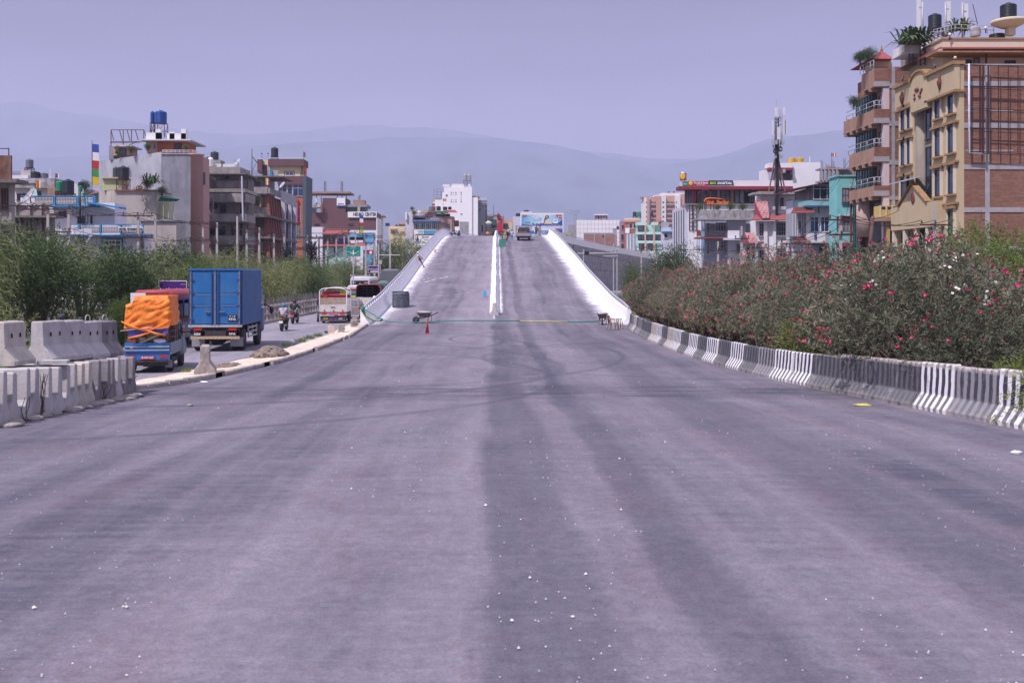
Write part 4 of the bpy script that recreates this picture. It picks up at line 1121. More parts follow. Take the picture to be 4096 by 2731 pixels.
for q in range(7):mb. bar(W(2757,822+q*16,Y-.1),W(2785,822+q*16,Y-.1),.06)
mb. build('pipe_grid',M_STEEL,B)
fw(B,2942,2961,840,850,Y,2,1,M_FBROWN,G_CURT)
S=thing('sign_board','red restaurant sign board reading The Salt & Spices on the mall roof edge','sign',tuple(W(2793,745,Y-.5)))
fb(S,'board',2752,2835,725,744,Y-.62,.15,mat('sign_red',(.46,.02,.05),.5,.03));text('lettering','The Salt & Spices',mat('letter_white',(.8,.8,.8),.5,0),S,W(2803,733,Y-.66),1.95,.42,bold=.02);text('lettering','MULTI TASTE CORNER',MC['letter_white'],S,W(2803,741,Y-.66),1.1,.12)
MB(). blob(tuple(W(2763,734,Y-.66)),.3,.04,.28). build('round_emblem',mat('sign_yellow',(.7,.5,.05),.5,.03),S)
S=thing('sign_board','dark sign board reading BIG DIGITAL in green and white letters','sign',tuple(W(2884,745,Y-.5)))
fb(S,'board',2836,2932,722,743,Y-.62,.15,mat('sign_navy',(.025,.04,.06),.5,.03));text('lettering','BIG',mat('letter_lime',(.45,.62,.02),.5,0),S,W(2852,733,Y-.66),.85,.34,bold=.04,shear=.2);text('lettering','DIGITAL',MC['letter_white'],S,W(2899,733,Y-.66),2.0,.34,bold=.04,shear=.2)
S=thing('sign_board','small green sign panel at the corner of the mall roof','sign',tuple(W(2738,746,Y-.5)))
fb(S,'board',2731,2751,726,746,Y-.7,.15,mat('sign_green',(.02,.25,.12),.5,.05));fb(S,'white_panel',2719,2730,729,749,Y-.6,.15,M_LAV);text('lettering','siam',MC['letter_white'],S,W(2741,736,Y-.74),.5,.22)
S=thing('sign_board','red square sign with a yellow oval raised above the mall corner','sign',tuple(W(2733,727,Y-.5)))
fb(S,'board',2720,2746,692,722,Y-.5,.15,MC['sign_red']);MB(). blob(tuple(W(2731,705,Y-.52)),.38,.05,.5). build('oval',MC['sign_yellow'],S);MB(). blob(tuple(W(2731,693,Y-.55)),.24,.05,.18). build('white_cap',MC['letter_white'],S)
mb=MB();mb. bar(W(2728,722,Y-.4),W(2728,746,Y-.4),.06);mb. bar(W(2740,722,Y-.4),W(2740,746,Y-.4),.06);mb. build('legs',M_STEEL,S)
Y=119
S=thing('rooftop_sign','orange Web Surfer letters on a rusty frame above the mouldy parapet','sign',tuple(W(2865,850,Y)))
for px,a in ((2810,767),(2824,800),(2843,767),(2855,812),(2919,800)):MB(). bar(W(px,a,Y),W(px,850,Y),.1). build('post',M_STEEL,S)
mb=MB();mb. bar(W(2810,792,Y),W(2920,792,Y),.05);mb. bar(W(2810,800,Y),W(2920,800,Y),.05);mb. bar(W(2824,822,Y),W(2919,822,Y),.05);mb. build('rails',M_STEEL,S)
mo=mat('letter_orange',(.75,.16,.015),.5,.03)
text('lettering','Web',mo,S,W(2841,810,Y-.12),1.0,.46,bold=.05);text('lettering','Surfer',mo,S,W(2891,809,Y-.12),1.5,.48,bold=.05)
text('lettering','INTERNET',mat('letter_red',(.5,.03,.04),.5,0),S,W(2862,823,Y-.12),1.4,.14)
mb=MB();mb. tube([W(2820,812,Y-.1),W(2818,804,Y-.1),W(2824,796,Y-.1),W(2840,793,Y-.1),W(2880,795,Y-.1),W(2905,800,Y-.1)],[.07,.09,.1,.09,.06,.02],6);mb. build('swoosh',mo,S)
S=thing('rooftop_sign','dark wire outline of a chef hat on a pole in front of the glass floor','sign',tuple(W(2825,850,Y+1)))
mb=MB();o_=[(2806,792),(2795,788),(2791,778),(2797,768),(2808,768),(2812,760),(2822,758),(2832,764),(2840,768),(2845,778),(2841,788)]
mb. tube([W(a,b_,Y+1) for a,b_ in o_],.06,5);mb. tube([W(a*.8+2818*.2,b_*.8+776*.2,Y+1) for a,b_ in o_],.03,5);mb. bar(W(2818,788,Y+1),W(2818,850,Y+1),.08);mb. build('outline',M_STEEL,S)
Y=160
B=bld('plain white block behind the telecom tower with two yellow roof tanks',3050,3285,Y)
fb(B,'wall',3171,3282,650,None,Y,9,M_WHITE);fb(B,'wall',3076,3171,652,676,Y-.5,9,M_WHITE);fb(B,'maroon_band',3074,3172,671,682,Y-.9,9,MC['fascia_maroon']);fb(B,'inner_wall',3100,3171,682,725,Y+1,7,M_WHITED)
fb(B,'dark_opening',3134,3160,684,722,Y+.8,.3,mat('opening_grey',(.14,.13,.16),.9,.1));fb(B,'wall',3052,3074,680,722,Y,6,M_WHITE);fb(B,'slot',3163,3167,700,712,Y-.02,.1,M_FDARK)
fb(B,'lower_wall',3052,3171,722,None,Y+.2,8,M_WHITE)
TY=mat('tank_yellow',(.62,.36,.02),.5,.08)
tank(3157,3187,630,651,Y,TY,'yellow water tank left of its twin on the white block',ribs=5);tank(3190,3220,630,651,Y,TY,'yellow water tank right of its twin on the white block',ribs=5)
fb(B,'vent_pipe',3238,3241,628,650,Y,.15,M_WHITE)
Y=152
B=bld('unfinished concrete frame house with rebar and loose bricks on its roof',3283,3450,Y)
M_RAW=mat('raw_concrete',(.30,.285,.30),.92,.15,1,(.15,.14,.15),.35,.6)
fb(B,'roof_slab',3281,3420,672,678,Y,8,M_RAW)
for px in (3283,3296,3312,3328,3345):fb(B,'column',px,px+(6 if px!=3283 else 5),678,None,Y,.6,M_RAW)
fb(B,'wall',3360,3450,680,None,Y+2,6,M_RAW);fb(B,'lower_slab',3281,3450,722,728,Y,8,M_RAW)
fb(B,'inner_wall',3300,3360,690,None,Y+5,.3,M_BGREY)
mb=MB()
for px,hh in ((3284,32),(3288,36),(3291,28),(3326,34),(3329,38),(3333,30),(3337,28),(3374,44),(3378,36),(3382,40),(3304,20),(3315,18)):mb. bar(W(px,675,Y+.3),W(px+random. uniform(-1,1),675-hh,Y+.3),.035)
mb. build('rebar',M_STEEL,B,kind='stuff')
mb=MB()
for q in range(60):mb. box(*[v for v in (lambda a,d,z:(a,a+.22,d,d+.1,z,z+.07))(PX(random. uniform(3312,3362),Y),Y+random. uniform(.2,2),PZ(672,Y)+random. uniform(0,.5)*random. random())])
mb. build('loose_bricks',mat('brick_loose',(.45,.13,.07),.9,.2,4),B,kind='stuff')
flagpole(3326,612,672,Y+.5,[BLU,YEL,RED,WHT,RED],'small striped Buddhist flag above the unfinished frame house',w=.65,h=.55,hang=False)
Y=600
B=bld('distant white and salmon apartment tower beyond the mall',2575,2740,Y)
M_SAL=mat('salmon_paint',(.52,.30,.23),.85,.05);M_TWH=mat('tower_white',(.72,.70,.70),.85,.03)
fb(B,'wall',2576,2600,790,None,Y,12,M_TWH);fb(B,'wall',2600,2644,790,None,Y+2,12,M_SAL);fb(B,'wall',2626,2643,784,None,Y-.5,12,M_SAL);fb(B,'wall',2643,2664,784,None,Y,12,M_TWH)
fb(B,'wall',2664,2702,783,None,Y+2,12,M_SAL);fb(B,'wall',2701,2722,783,None,Y,12,M_TWH);fb(B,'wall',2722,2745,776,None,Y+1,12,M_SAL);fb(B,'penthouse',2647,2745,772,783,Y+3,9,M_TWH);fb(B,'pillar',2588,2595,787,None,Y-1,12,M_SAL);fb(B,'roof_bar',2567,2600,786,790,Y,10,M_SAL);fb(B,'penthouse',2620,2642,780,786,Y+2,9,M_TWH)
for k in range(8):
 yb_=806+19*k
 for a,b_ in ((2584,2588),(2650,2657),(2703,2707)):fb(B,'window',a,b_,yb_,yb_+8,Y-.06,.1,G_GREY)
 for a,b_ in ((2605,2630),(2666,2700),(2726,2736)):
  fb(B,'window',a,b_,yb_+1,yb_+8,Y+1.9,.2,G_GREY);fb(B,'balcony',a-2,b_+1,yb_+8,yb_+14,Y+.8,1.3,M_SAL)
for i,px in enumerate((2672,2692)):tank(px,px+8,766,772,Y+4,M_BLACKP,['left','right'][i]+' black tank on the distant apartment tower roof',ribs=2)
Y=190
B=bld('small lavender house with a dark window beside the mint house',2652,2692,Y);fb(B,'wall',2652,2692,911,None,Y,6,M_LAV);fb(B,'slab',2652,2690,925,929,Y-.6,2,M_FBLUE);fw(B,2656,2671,934,953,Y,1,1,M_LAV,G_DARK);fb(B,'roof_room',2652,2676,888,911,Y+2,3,M_GREYP)
B=bld('low cream house behind the round green tree',2688,2742,Y);fb(B,'wall',2696,2745,944,None,Y,6,M_CREAM2);fb(B,'upper_wall',2690,2745,914,944,Y-.5,6,M_CREAM2);fb(B,'cap',2688,2746,911,915,Y-.7,6.4,M_TILE_R)
Y=255
M_MINT=mat('mint_paint',(.38,.60,.52),.85,.05,.5,(.28,.42,.38),.15,.9)
B=bld('mint green house with peach columns and dark windows',2545,2656,Y)
fb(B,'wall',2548,2655,900,None,Y+1,8,M_MINT);fb(B,'parapet',2546,2585,889,901,Y,8,M_MINT);fb(B,'parapet',2609,2632,889,901,Y,8,M_MINT);fb(B,'floor_band',2546,2657,928,937,Y,8,M_MINT);fb(B,'floor_band',2550,2657,963,972,Y,8,M_MINT)
for px in (2579,2614):fb(B,'column',px,px+5,901,None,Y-.1,.4,M_SAL)
for a,b_,c in ((2551,2578,903),(2640,2654,906),(2551,2576,940),(2585,2611,940),(2622,2654,940),(2556,2580,975),(2590,2612,975)):fw(B,a,b_,c,c+23,Y+.95,3,1,M_FBROWN,G_GREY)
mb=MB(). add([W(2606,888,Y),W(2655,888,Y),W(2643,882,Y+2),W(2612,884,Y+2)],[(0,1,2,3)]);mb. build('tile_roof',M_TILE_R,B,fixn=False);mb=MB(). add([W(2632,900,Y-.1),W(2656,900,Y-.1),W(2648,880,Y+1),W(2640,880,Y+1)],[(0,1,2,3)]);mb. build('tile_roof',M_TILE_R,B,fixn=False)
B=bld('orange brick house with white windows between the pink strip and mint house',2500,2556,Y+6)
Y=261
fb(B,'wall',2502,2556,888,None,Y,7,mat('orange_brick',(.38,.14,.09),.85,.08));fb(B,'band',2500,2558,872,879,Y-.3,7,M_CREAM2);fb(B,'band',2500,2558,879,888,Y-.3,7,M_SAL)
fw(B,2516,2530,894,914,Y,1,1,M_FWHITE,G_DARK);fw(B,2533,2547,894,914,Y,1,1,M_FWHITE,G_DARK);fb(B,'white_gable',2502,2518,912,933,Y-.5,.6,M_WHITE);fb(B,'lower_wall',2505,2545,935,None,Y-.4,2,M_GREYP)
for px in (2508,2521,2534):fb(B,'pillar',px,px+4,935,None,Y-.6,.4,M_LAV)
tank(2532,2547,846,865,Y,M_BLACKP,'black tank beside the green tank above the orange brick house',stand=873,ribs=5);tank(2548,2566,846,865,Y,mat('tank_green',(.02,.22,.10),.5,.1),'green tank beside the black tank above the orange brick house',stand=873,ribs=5)
tank(2602,2614,848,864,262,M_BLACKP,'single black tank above the mint house',stand=885,ribs=5)
B=bld('narrow mauve house strip beside the white tiled building',2482,2504,264)
fb(B,'wall',2482,2503,884,None,264,7,mat('mauve_paint',(.36,.20,.26),.85,.06));fw(B,2486,2496,900,918,264,1,1,M_FGREY,G_DARK);fw(B,2484,2496,937,962,264,1,1,M_FGREY,G_DARK);fw(B,2484,2496,974,1000,264,1,1,M_FGREY,G_DARK)
Y=270
B=bld('white tiled cube building with a bare brick panel below',2305,2482,Y)
fb(B,'wall',2306,2481,880,None,Y,10,M_GREYP)
for r_ in range(6):
 for c_ in range(12):
  a=2306+c_*14.6;t0=880+r_*17.5
  if r_>=3 and 1<c_<11 or (r_==2 and c_==10):continue
  fb(B,'wall_tile',a+.5,a+14.1,t0+.5,t0+17,Y-.1,.12,M_WHITE)
fb(B,'dark_window',2467,2476,905,918,Y-.12,.1,M_FDARK)
fb(B,'brick_panel',2334,2467,938,None,Y+.02-.1,.12,brick('brick_far','x',(.36,.17,.13),(.30,.13,.10),(.34,.27,.26),3))
for px in (2376,2418,2459):fb(B,'pillar',px,px+4,938,None,Y-.2,.12,M_BAND)
for px,py in ((2410,942),(2410,981)):fb(B,'vent',px,px+7,py,py+6,Y-.14,.1,M_FDARK)
fb(B,'roof_room',2383,2430,860,880,Y+3,4,mat('pink_brown',(.30,.16,.17),.8,.08));fb(B,'roof_slab',2380,2433,857,861,Y+2.6,5,M_TWH);fw(B,2388,2400,864,878,Y+2.95,1,1,M_FWHITE,G_DARK);fw(B,2410,2422,864,878,Y+2.95,1,1,M_FWHITE,G_CURT)
B=bld('drab grey block left of the white tiled building',2252,2306,285)
fb(B,'wall',2276,2312,900,None,285,8,M_CONC);fb(B,'wall',2256,2284,930,None,282,5,mat('olive_paint',(.36,.38,.22),.85,.08));fb(B,'dark_window',2264,2272,940,965,281.9,.1,M_FDARK)
T=thing('power_pylon','hazy lattice power pylon on the skyline right of the billboard','pylon',(PX(2302,700),700,0));mb=MB();YP=700
for a,b_,c,d in ((2290,1020,2297,870),(2314,1020,2306,870),(2297,870,2299,846),(2306,870,2304,846),(2280,844,2314,844),(2280,856,2298,846),(2314,856,2305,846),(2283,868,2297,858),(2313,868,2306,858),(2280,844,2280,856),(2314,844,2314,856)):mb. bar(W(a,b_,YP),W(c,d,YP),.28)
for k in range(12):
 y_a,y_b=1010-13*k,1010-13*(k+1)
 f1,f2=(1020-y_a)/150,(1020-y_b)/150
 mb. bar(W(2290+7*f1,y_a,YP),W(2314-8*f2,y_b,YP),.2);mb. bar(W(2314-8*f1,y_a,YP),W(2290+7*f2,y_b,YP),.2)
mb. build('lattice',M_FGREY,T)
Y=300
S=thing('billboard','wide blue detergent billboard with Nepali lettering above the ramp crest','billboard',(PX(2168,Y),Y,0))
fb(S,'frame',2081,2254,852,908,Y,.5,M_WHITE)
def poster_mat(name,top,bot,sweep_):
 m,t,b=node_mat(name,.5);co=N(t,'ShaderNodeTexCoord'). outputs['Generated'];sp=N(t,'ShaderNodeSeparateXYZ');t. links. new(co,sp. inputs[0])
 wv=nmath(t,'MULTIPLY',nmath(t,'SINE',nmath(t,'MULTIPLY',sp. outputs[0],7)),.10)
 h=nmath(t,'ADD',sp. outputs[2],wv)
 c=nmix(t,ramp_range(t,nmath(t,'ABSOLUTE',nmath(t,'SUBTRACT',sp. outputs[0],.5)),.5,.05),top,(.55,.70,.80))
 c=nmix(t,ramp_range(t,h,.22,.12),c,bot);t. links. new(c,b. inputs['Base Color']);return m
fb(S,'poster',2086,2249,859,903,Y-.05,.04,poster_mat('poster_blue',(.10,.38,.62),(.03,.09,.36),1))
R_=mat('poster_red',(.5,.03,.06),.6,0);Wh=MC['letter_white'];Nv=mat('poster_navy',(.03,.06,.25),.6,0)
text('lettering','पूजा',R_,S,W(2099,866,Y-.07),1.5,.75,bold=.03);text('lettering','सेतो',Wh,S,W(2141,870,Y-.07),1.9,.85,bold=.04);text('lettering','पूजा',Nv,S,W(2162,875,Y-.07),.8,.35);text('lettering','सफा र चम्किलो लुगा',Nv,S,W(2150,882,Y-.07),2.6,.25)
for i,c in enumerate(((.1,.2,.4),(.1,.35,.3),(.4,.06,.2))):MB(). blob(tuple(W(2133+i*15,895,Y-.08)),.42,.03,.28). build('oval_badge',mat('badge%d'%i,c,.6,0),S)
for i,c in enumerate(((.3,.45,.4),(.05,.2,.4),(.3,.4,.5))):fb(S,'folded_cloth',2100,2120,893-i*4,897-i*4,Y-.09,.05,mat('cloth%d'%i,c,.7,0))
mb=MB();mb. prism([(PX(a,Y),PZ(b_,Y)) for a,b_ in ((2177,896),(2180,884),(2184,878),(2190,877),(2196,882),(2205,888),(2208,896))],'y',Y-.09,Y-.06);mb. build('printed_woman_dress',mat('poster_cream',(.65,.55,.42),.6,0),S)
MB(). prism([(PX(a,Y),PZ(b_,Y)) for a,b_ in ((2174,896),(2177,878),(2182,864),(2188,860),(2195,864),(2196,872),(2186,878),(2181,890))],'y',Y-.08,Y-.055). build('printed_woman_hair',mat('poster_hair',(.10,.04,.04),.6,0),S)
MB(). blob(tuple(W(2188,869,Y-.1)),.32,.03,.42). build('printed_woman_face',mat('poster_skin',(.5,.3,.22),.6,0),S)
mb=MB();mb. prism([(PX(a,Y),PZ(b_,Y)) for a,b_ in ((2222,859),(2247,859),(2247,876),(2236,873),(2226,866))],'y',Y-.08,Y-.055);mb. build('red_corner',R_,S);text('lettering','रु.५०',Wh,S,W(2239,868,Y-.1),1.1,.5,bold=.03)
fb(S,'white_pack',2213,2231,877,893,Y-.09,.05,Wh);text('lettering','पूजा',R_,S,W(2222,883,Y-.12),.9,.4);text('lettering','एउटा किन्दा अर्को',Wh,S,W(2224,899,Y-.08),2.6,.25)
MB(). prism([(PX(a,Y),PZ(b_,Y)) for a,b_ in ((2249,879),(2249,902),(2215,902),(2232,893))],'y',Y-.075,Y-.053). build('blue_swoosh',Nv,S)
for px in (2100,2140,2190,2240):fb(S,'post',px,px+3,908,None,Y+.2,.3,M_STEEL)
S=thing('billboard','lower white billboard with blue BBA letters under the detergent billboard','billboard',(PX(2168,Y),Y-1.5,0))
fb(S,'frame',2082,2254,911,960,Y-1.5,.4,M_WHITE);fb(S,'poster',2087,2249,915,985,Y-1.55,.04,poster_mat('poster_white',(.62,.62,.66),(.35,.5,.65),1));text('lettering','BBA BCSIT',mat('letter_blue2',(.03,.10,.42),.6,0),S,W(2160,929,Y-1.6),6.5,.95,bold=.03)
mb=MB();mb. prism([(PX(a,Y),PZ(b_,Y)) for a,b_ in ((2219,915),(2248,915),(2248,931),(2232,925))],'y',Y-1.62,Y-1.6);mb. build('blue_swoosh',MC['letter_blue2'],S);MB(). prism([(PX(a,Y),PZ(b_,Y)) for a,b_ in ((2217,915),(2221,915),(2248,933),(2248,936))],'y',Y-1.63,Y-1.62). build('red_swoosh',R_,S)
for px in (2120,2200):fb(S,'post',px,px+3,960,None,Y-1.3,.3,M_STEEL)
B=bld('small white roof room with black tank behind the detergent billboard',2052,2130,320);fb(B,'wall',2052,2084,866,None,320,6,M_LAV);fb(B,'roof_room',2084,2128,847,870,322,4,M_TWH)
tank(2095,2116,840,847,322,M_BLACKP,'black tank on the white roof room behind the billboard',ribs=3);tank(2063,2082,852,865,320,M_BLACKP,'black tank just left of the billboard top',ribs=3)
# ---------------------------------------------------------------- left side
M_GREYW=mat('grey_render',(.27,.275,.32),.9,.18,.5,(.15,.15,.18),.5,.85,bump=.2)
M_PEACH=mat('peach_paint',(.56,.36,.29),.85,.06,.8,(.42,.28,.24),.15,.9);M_BEIGE=mat('beige_cement',(.42,.385,.36),.9,.1,.7,(.26,.23,.22),.35,.9)
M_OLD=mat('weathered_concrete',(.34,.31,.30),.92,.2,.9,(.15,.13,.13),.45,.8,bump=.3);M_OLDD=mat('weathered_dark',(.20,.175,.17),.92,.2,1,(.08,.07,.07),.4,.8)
M_BLUT=mat('blue_trim',(.04,.24,.48),.7,.08);M_HOTEL=mat('hotel_white',(.70,.68,.75),.85,.04,.6,(.50,.48,.52),.15,.9)
M_BROWN=mat('brown_cladding',(.15,.075,.085),.8,.06,.6,(.19,.12,.13),.2,.9);M_ORANGE=mat('orange_paint',(.47,.15,.07),.8,.06);M_PALEY=mat('pale_yellow',(.68,.57,.36),.85,.05);M_CHAR=mat('charcoal_fin',(.09,.11,.14),.7,.1)
M_RUST=mat('rusty_sheet',(.16,.075,.055),.85,.3,1.4,(.30,.24,.22),.4,.93)
def lb(b,name,x0,x1,y0,y1,Y,dep,m,**k):return fb(b,name,x0,x1,y0,y1,Y,dep,m,**k)
def side(b,name,X,Ya,Yb,z0,z1,m,t=.2):return MB(). box(X-t,X+.0,Ya,Yb,z0,z1). build(name,m,b,fixn=False)
def balusters(b,x0,x1,y0,y1,Y,n,m=None):
 """each balustrade bay: a row of turned posts"""
 m=m or M_HOTEL;z0,z1=PZ(y1,Y),PZ(y0,Y);h=z1-z0
 me=None
 for i in range(n):
  x=PX(lerp(x0,x1,(i+.5)/n),Y)
  if me is None:
   mb=MB();mb. lathe([(.05,0),(.05,h*.12),(.03,h*.2),(.075,h*.4),(.03,h*.75),(.05,h*.88),(.05,h)],0,0,0,6);o=mb. build('baluster',m,None);me=o. data
  else:o=bpy. data. objects. new('baluster',me);C. objects. link(o)
  o. parent=b;o. location=Vector((x,Y+.06,z0))-OFF[b. name]
Y=78
B=bld('dark weathered building at the far left edge with a rusty sheet rooftop screen',-60,45,Y)
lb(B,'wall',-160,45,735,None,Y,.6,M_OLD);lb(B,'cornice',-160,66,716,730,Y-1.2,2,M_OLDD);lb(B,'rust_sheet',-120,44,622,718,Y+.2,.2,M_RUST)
for px in (-8,33):lb(B,'sheet_post',px,px+2,592,720,Y+.3,.1,M_STEEL)
for py in (593,628,674):lb(B,'sheet_rail',-60,46 if py>600 else 35,py,py+3,Y+.25,.1,M_STEEL)
fw(B,6,32,754,836,Y,2,1,M_FBROWN,G_GREY,t=.12,d=.15);lb(B,'pilaster',36,46,740,900,Y-.15,.3,M_OLD);lb(B,'ledge',-20,58,892,900,Y-.5,1,M_OLDD);fw(B,-40,-8,754,836,Y,2,1,M_FBROWN,G_GREY);fw(B,4,34,925,985,Y,2,1,M_FBROWN,G_GREY)
Y=86
B=bld('weathered grey house with arched windows and scalloped parapet',45,210,Y)
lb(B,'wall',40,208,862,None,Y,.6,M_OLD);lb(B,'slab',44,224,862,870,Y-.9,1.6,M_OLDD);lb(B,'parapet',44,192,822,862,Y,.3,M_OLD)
for a,b_ in ((50,62),(66,120),(122,160),(163,192)):
 mb=MB();P=[W(lerp(a,b_,q/6),822-11*math. sin(q/6*math. pi),Y-.1) for q in range(7)]
 for p,q in zip(P,P[1:]):mb. bar(p,q,.3,.14)
 mb. build('parapet_arch',M_OLD,B)
for px in (56,112,158):lb(B,'pilaster',px,px+8,820,1000,Y-.2,.25,M_OLD)
for a,b_ in ((48,88),(100,150),(157,185)):
 mb=MB();P=[W(lerp(a,b_,q/8),895-22*math. sin(q/8*math. pi),Y-.12) for q in range(9)]
 for p,q in zip(P,P[1:]):mb. bar(p,q,.3,.22)
 mb. build('window_arch',M_OLDD,B);fw(B,a+8,b_-8,888,960,Y,2,[.6],M_FBROWN,G_GREY)
MB(). lathe([(.55,0),(.55,.3)],PX(209,Y),Y-.2,PZ(868,Y),20). build('round_window',M_FBROWN,B)
def dish(px,py,r,Y,lab,tilt=(-.6,-.5,.55)):
 t=thing('satellite_dish',lab,'satellite dish',tuple(W(px,py,Y)),world=False);d=Vector(tilt). normalized();q=d. to_track_quat('Z','Y')
 mb=MB();mb. lathe([(.02,.0),(r*.5,.06),(r,.26*r),(r*.98,.3*r),(r*.5,.1),(.02,.05)],n=18);mb. v=[tuple(q@Vector(v)) for v in mb. v];mb. build('dish',M_FGREY if r>.9 else M_GALV,t,fixn=False)
 mb=MB();mb. bar((0,0,0),(0,.2,-r*1.3),.06);mb. tube([d*.05,d*r*.9],.025,5);mb. build('arm',M_STEEL,t)
 return t
dish(121,791,.45,Y+1,'small grey satellite dish above the arched parapet')
Y=118
B=bld('white house with a balustrade roof terrace behind the arched parapet house',45,225,Y)
lb(B,'wall',42,218,750,None,Y,5,M_WHITED);lb(B,'parapet',42,218,714,752,Y-.8,5,M_MOULD);balusters(B,76,142,717,734,Y-.95,14);lb(B,'upper_wall',42,112,701,714,Y+1,4,M_HOTEL);lb(B,'solar_box',82,122,682,704,Y+2,2,M_BEIGE);fw(B,68,104,775,800,Y,1,1,M_FBROWN,G_DARK);fw(B,145,165,765,790,Y,1,1,M_FBROWN,G_DARK);lb(B,'wall',190,222,752,790,Y-.9,2,M_TAN)
railing(B,[W(46,702,Y+.5),W(82,702,Y+.5)],.45,12,.012,M_STEEL)
tank(97,126,634,670,Y+2,mat('tank_slate',(.15,.16,.20),.45,.1),'slate tank raised on a stand above the balustrade terrace',stand=682,ribs=7)
tank(115,151,684,710,Y,M_BLACKP,'squat black tank on the balustrade terrace, left of a slate one',ribs=5);tank(152,185,690,710,Y+.5,MC['tank_slate'],'squat slate tank on the balustrade terrace, right of a black one',ribs=5)
lb(B,'white_post',199,202,675,715,Y,.1,M_WHITE)
flagpole(143,720,760,Y-3,[YEL,RED,ORG,WHT],'red and yellow flag drooping over the terrace washing',w=.5,h=.9,hang=False);flagpole(222,694,735,Y,[BLU,RED,WHT],'small red and white flag by the green tank',w=.35,h=.5,hang=False)
for i,(a,c) in enumerate(((122,(.65,.62,.68)),(136,(.40,.60,.58)))):
 mb=MB(). add([W(a,755,Y-4),W(a+9,755,Y-4),W(a+14,784,Y-4.1),W(a-2,784,Y-4.1)],[(0,1,2,3)]);single(mb,'hanging_laundry',mat('laundry%d'%i,c,.9,.06),['white cloth drying on the terrace line','pale green cloth drying on the terrace line'][i],'laundry',fixn=False)
Y=95
B=bld('white hotel with bright blue trim and balustraded balconies',100,576,Y)
lb(B,'lower_wall',210,560,1000-60,None,Y+1.2,2.2,M_HOTEL);lb(B,'mid_wall',211,352,826,945,Y+1.0,2,M_HOTEL);lb(B,'wing_wall',352,459,812,900,Y+.8,3,M_HOTEL)
lb(B,'balcony_slab',185,383,822,827,Y-.2,2.5,M_BLUT);lb(B,'handrail',82,380,783,787,Y-.1,.2,M_BLUT)
for px in (216,309,375):lb(B,'blue_post',px,px+5,785,824,Y-.15,.25,M_BLUT)
for a,b_,n_ in ((140,214,12),(222,308,13),(327,342,2),(349,373,4)):
 lb(B,'bay_back',a,b_,787,822,Y+.12,.05,MC['cream_pale'] if False else M_HOTEL);balusters(B,a+2,b_-2,790,818,Y-.1,n_,M_WHITED)
lb(B,'bay_left',82,140,790,815,Y-.05,.1,M_HOTEL)
mb=MB();mb. bar(W(352,810,Y),W(490,833,Y-.3),1.6,.16);mb. build('sloped_eave',M_BLUT,B);lb(B,'gable_wall',384,458,818,830,Y+.9,2,M_HOTEL)
fw(B,235,266,846,867,Y+1,1,1,M_FBROWN,G_DARK);fw(B,310,325,865,900,Y+1,2,1,M_FBROWN,G_DARK);fw(B,328,340,865,900,Y+1,1,1,M_FBROWN,G_DARK);fw(B,362,370,862,898,Y+.8,1,1,M_FBROWN,G_DARK)
mb=MB();mb. tube([W(321,900,Y-.4),W(321,758,Y-.4)],.07,8)
for k in range(16):
 an=k*.42;z=PZ(898-k*4.6,Y-.4);c_=W(321,0,Y-.4);mb. bar((c_. x,c_. y,z),(c_. x+.7*math. cos(an),c_. y+.7*math. sin(an),z),.14,.04);mb. tube([(c_. x+.7*math. cos(an),c_. y+.7*math. sin(an),z),(c_. x+.7*math. cos(an),c_. y+.7*math. sin(an),z+.85)],.015,4)
mb. tube([(c_. x+.7*math. cos(k*.42),c_. y+.7*math. sin(k*.42),PZ(898-k*4.6,Y-.4)+.85) for k in range(16)],.02,5);mb. build('spiral_stair',M_FDARK,B)
lb(B,'balcony_slab',211,576,938,943,Y-.6,2.8,M_BLUT);lb(B,'balcony_floor',211,574,932,938,Y-.5,2.5,M_HOTEL);lb(B,'handrail',284,574,896,900,Y-.5,.2,M_BLUT)
for px in (314,399,480,567):lb(B,'blue_post',px,px+5,898,937,Y-.55,.25,M_BLUT)
for a,b_,n_ in ((286,312,4),(320,398,12),(405,479,11),(487,566,12)):
 balusters(B,a+2,b_-2,903,930,Y-.5,n_,M_WHITED);lb(B,'bay_back',a,b_,900,932,Y-.15,.05,M_HOTEL)
lb(B,'solar_panel',303,331,918,938,Y-1.0,.1,M_LAV);lb(B,'solar_panel',334,367,914,936,Y-1.0,.1,M_LAV)
for a in (405,0):
 if a:fw(B,406,493,954,1026,Y+1.2,3,[.68],M_BLUT,G_DARK,t=.16,d=.14);fw(B,412,487,960,1020,Y+1.14,3,[.68],M_HOTEL,G_DARK,t=.12,d=.12,sill=False)
lb(B,'blue_ledge',500,576,1060,1066,Y+.4,1.2,M_BLUT);MB(). box(PX(560,Y),PX(560,Y)+.04,Y+1.2,Y+3,0,PZ(940,Y)). build('side_wall',M_HOTEL,B,fixn=False)
S=thing('sign_board','white HOTEL GWARKO INN sign on the blue-trimmed balcony','sign',tuple(W(523,925,Y-.7)));lb(S,'board',473,573,909,923,Y-.78,.08,MC['letter_white']);text('lettering','HOTEL GWARKO INN',mat('letter_black',(.03,.04,.06),.6,0),S,W(523,916,Y-.81),2.25,.21,bold=.02)
dish(121,790,.95,Y-1.5,'large mesh satellite dish in front of the blue-trimmed balustrade');tank(219,249,721,765,Y+2.5,MC['tank_green'],'green tank half hidden behind a black tank on the hotel roof',stand=783,ribs=6);tank(241,286,715,772,Y+1.5,M_BLACKP,'large black ribbed tank on a low frame above the hotel balustrade',stand=783,ribs=10)
tank(311,326,742,766,Y+9,MC['tank_green'],'far small green tank behind the hotel stair',ribs=4);tank(308,332,726,748,Y+14,M_BLACKP,'far black tank behind the hotel stair with bent antenna',ribs=4)
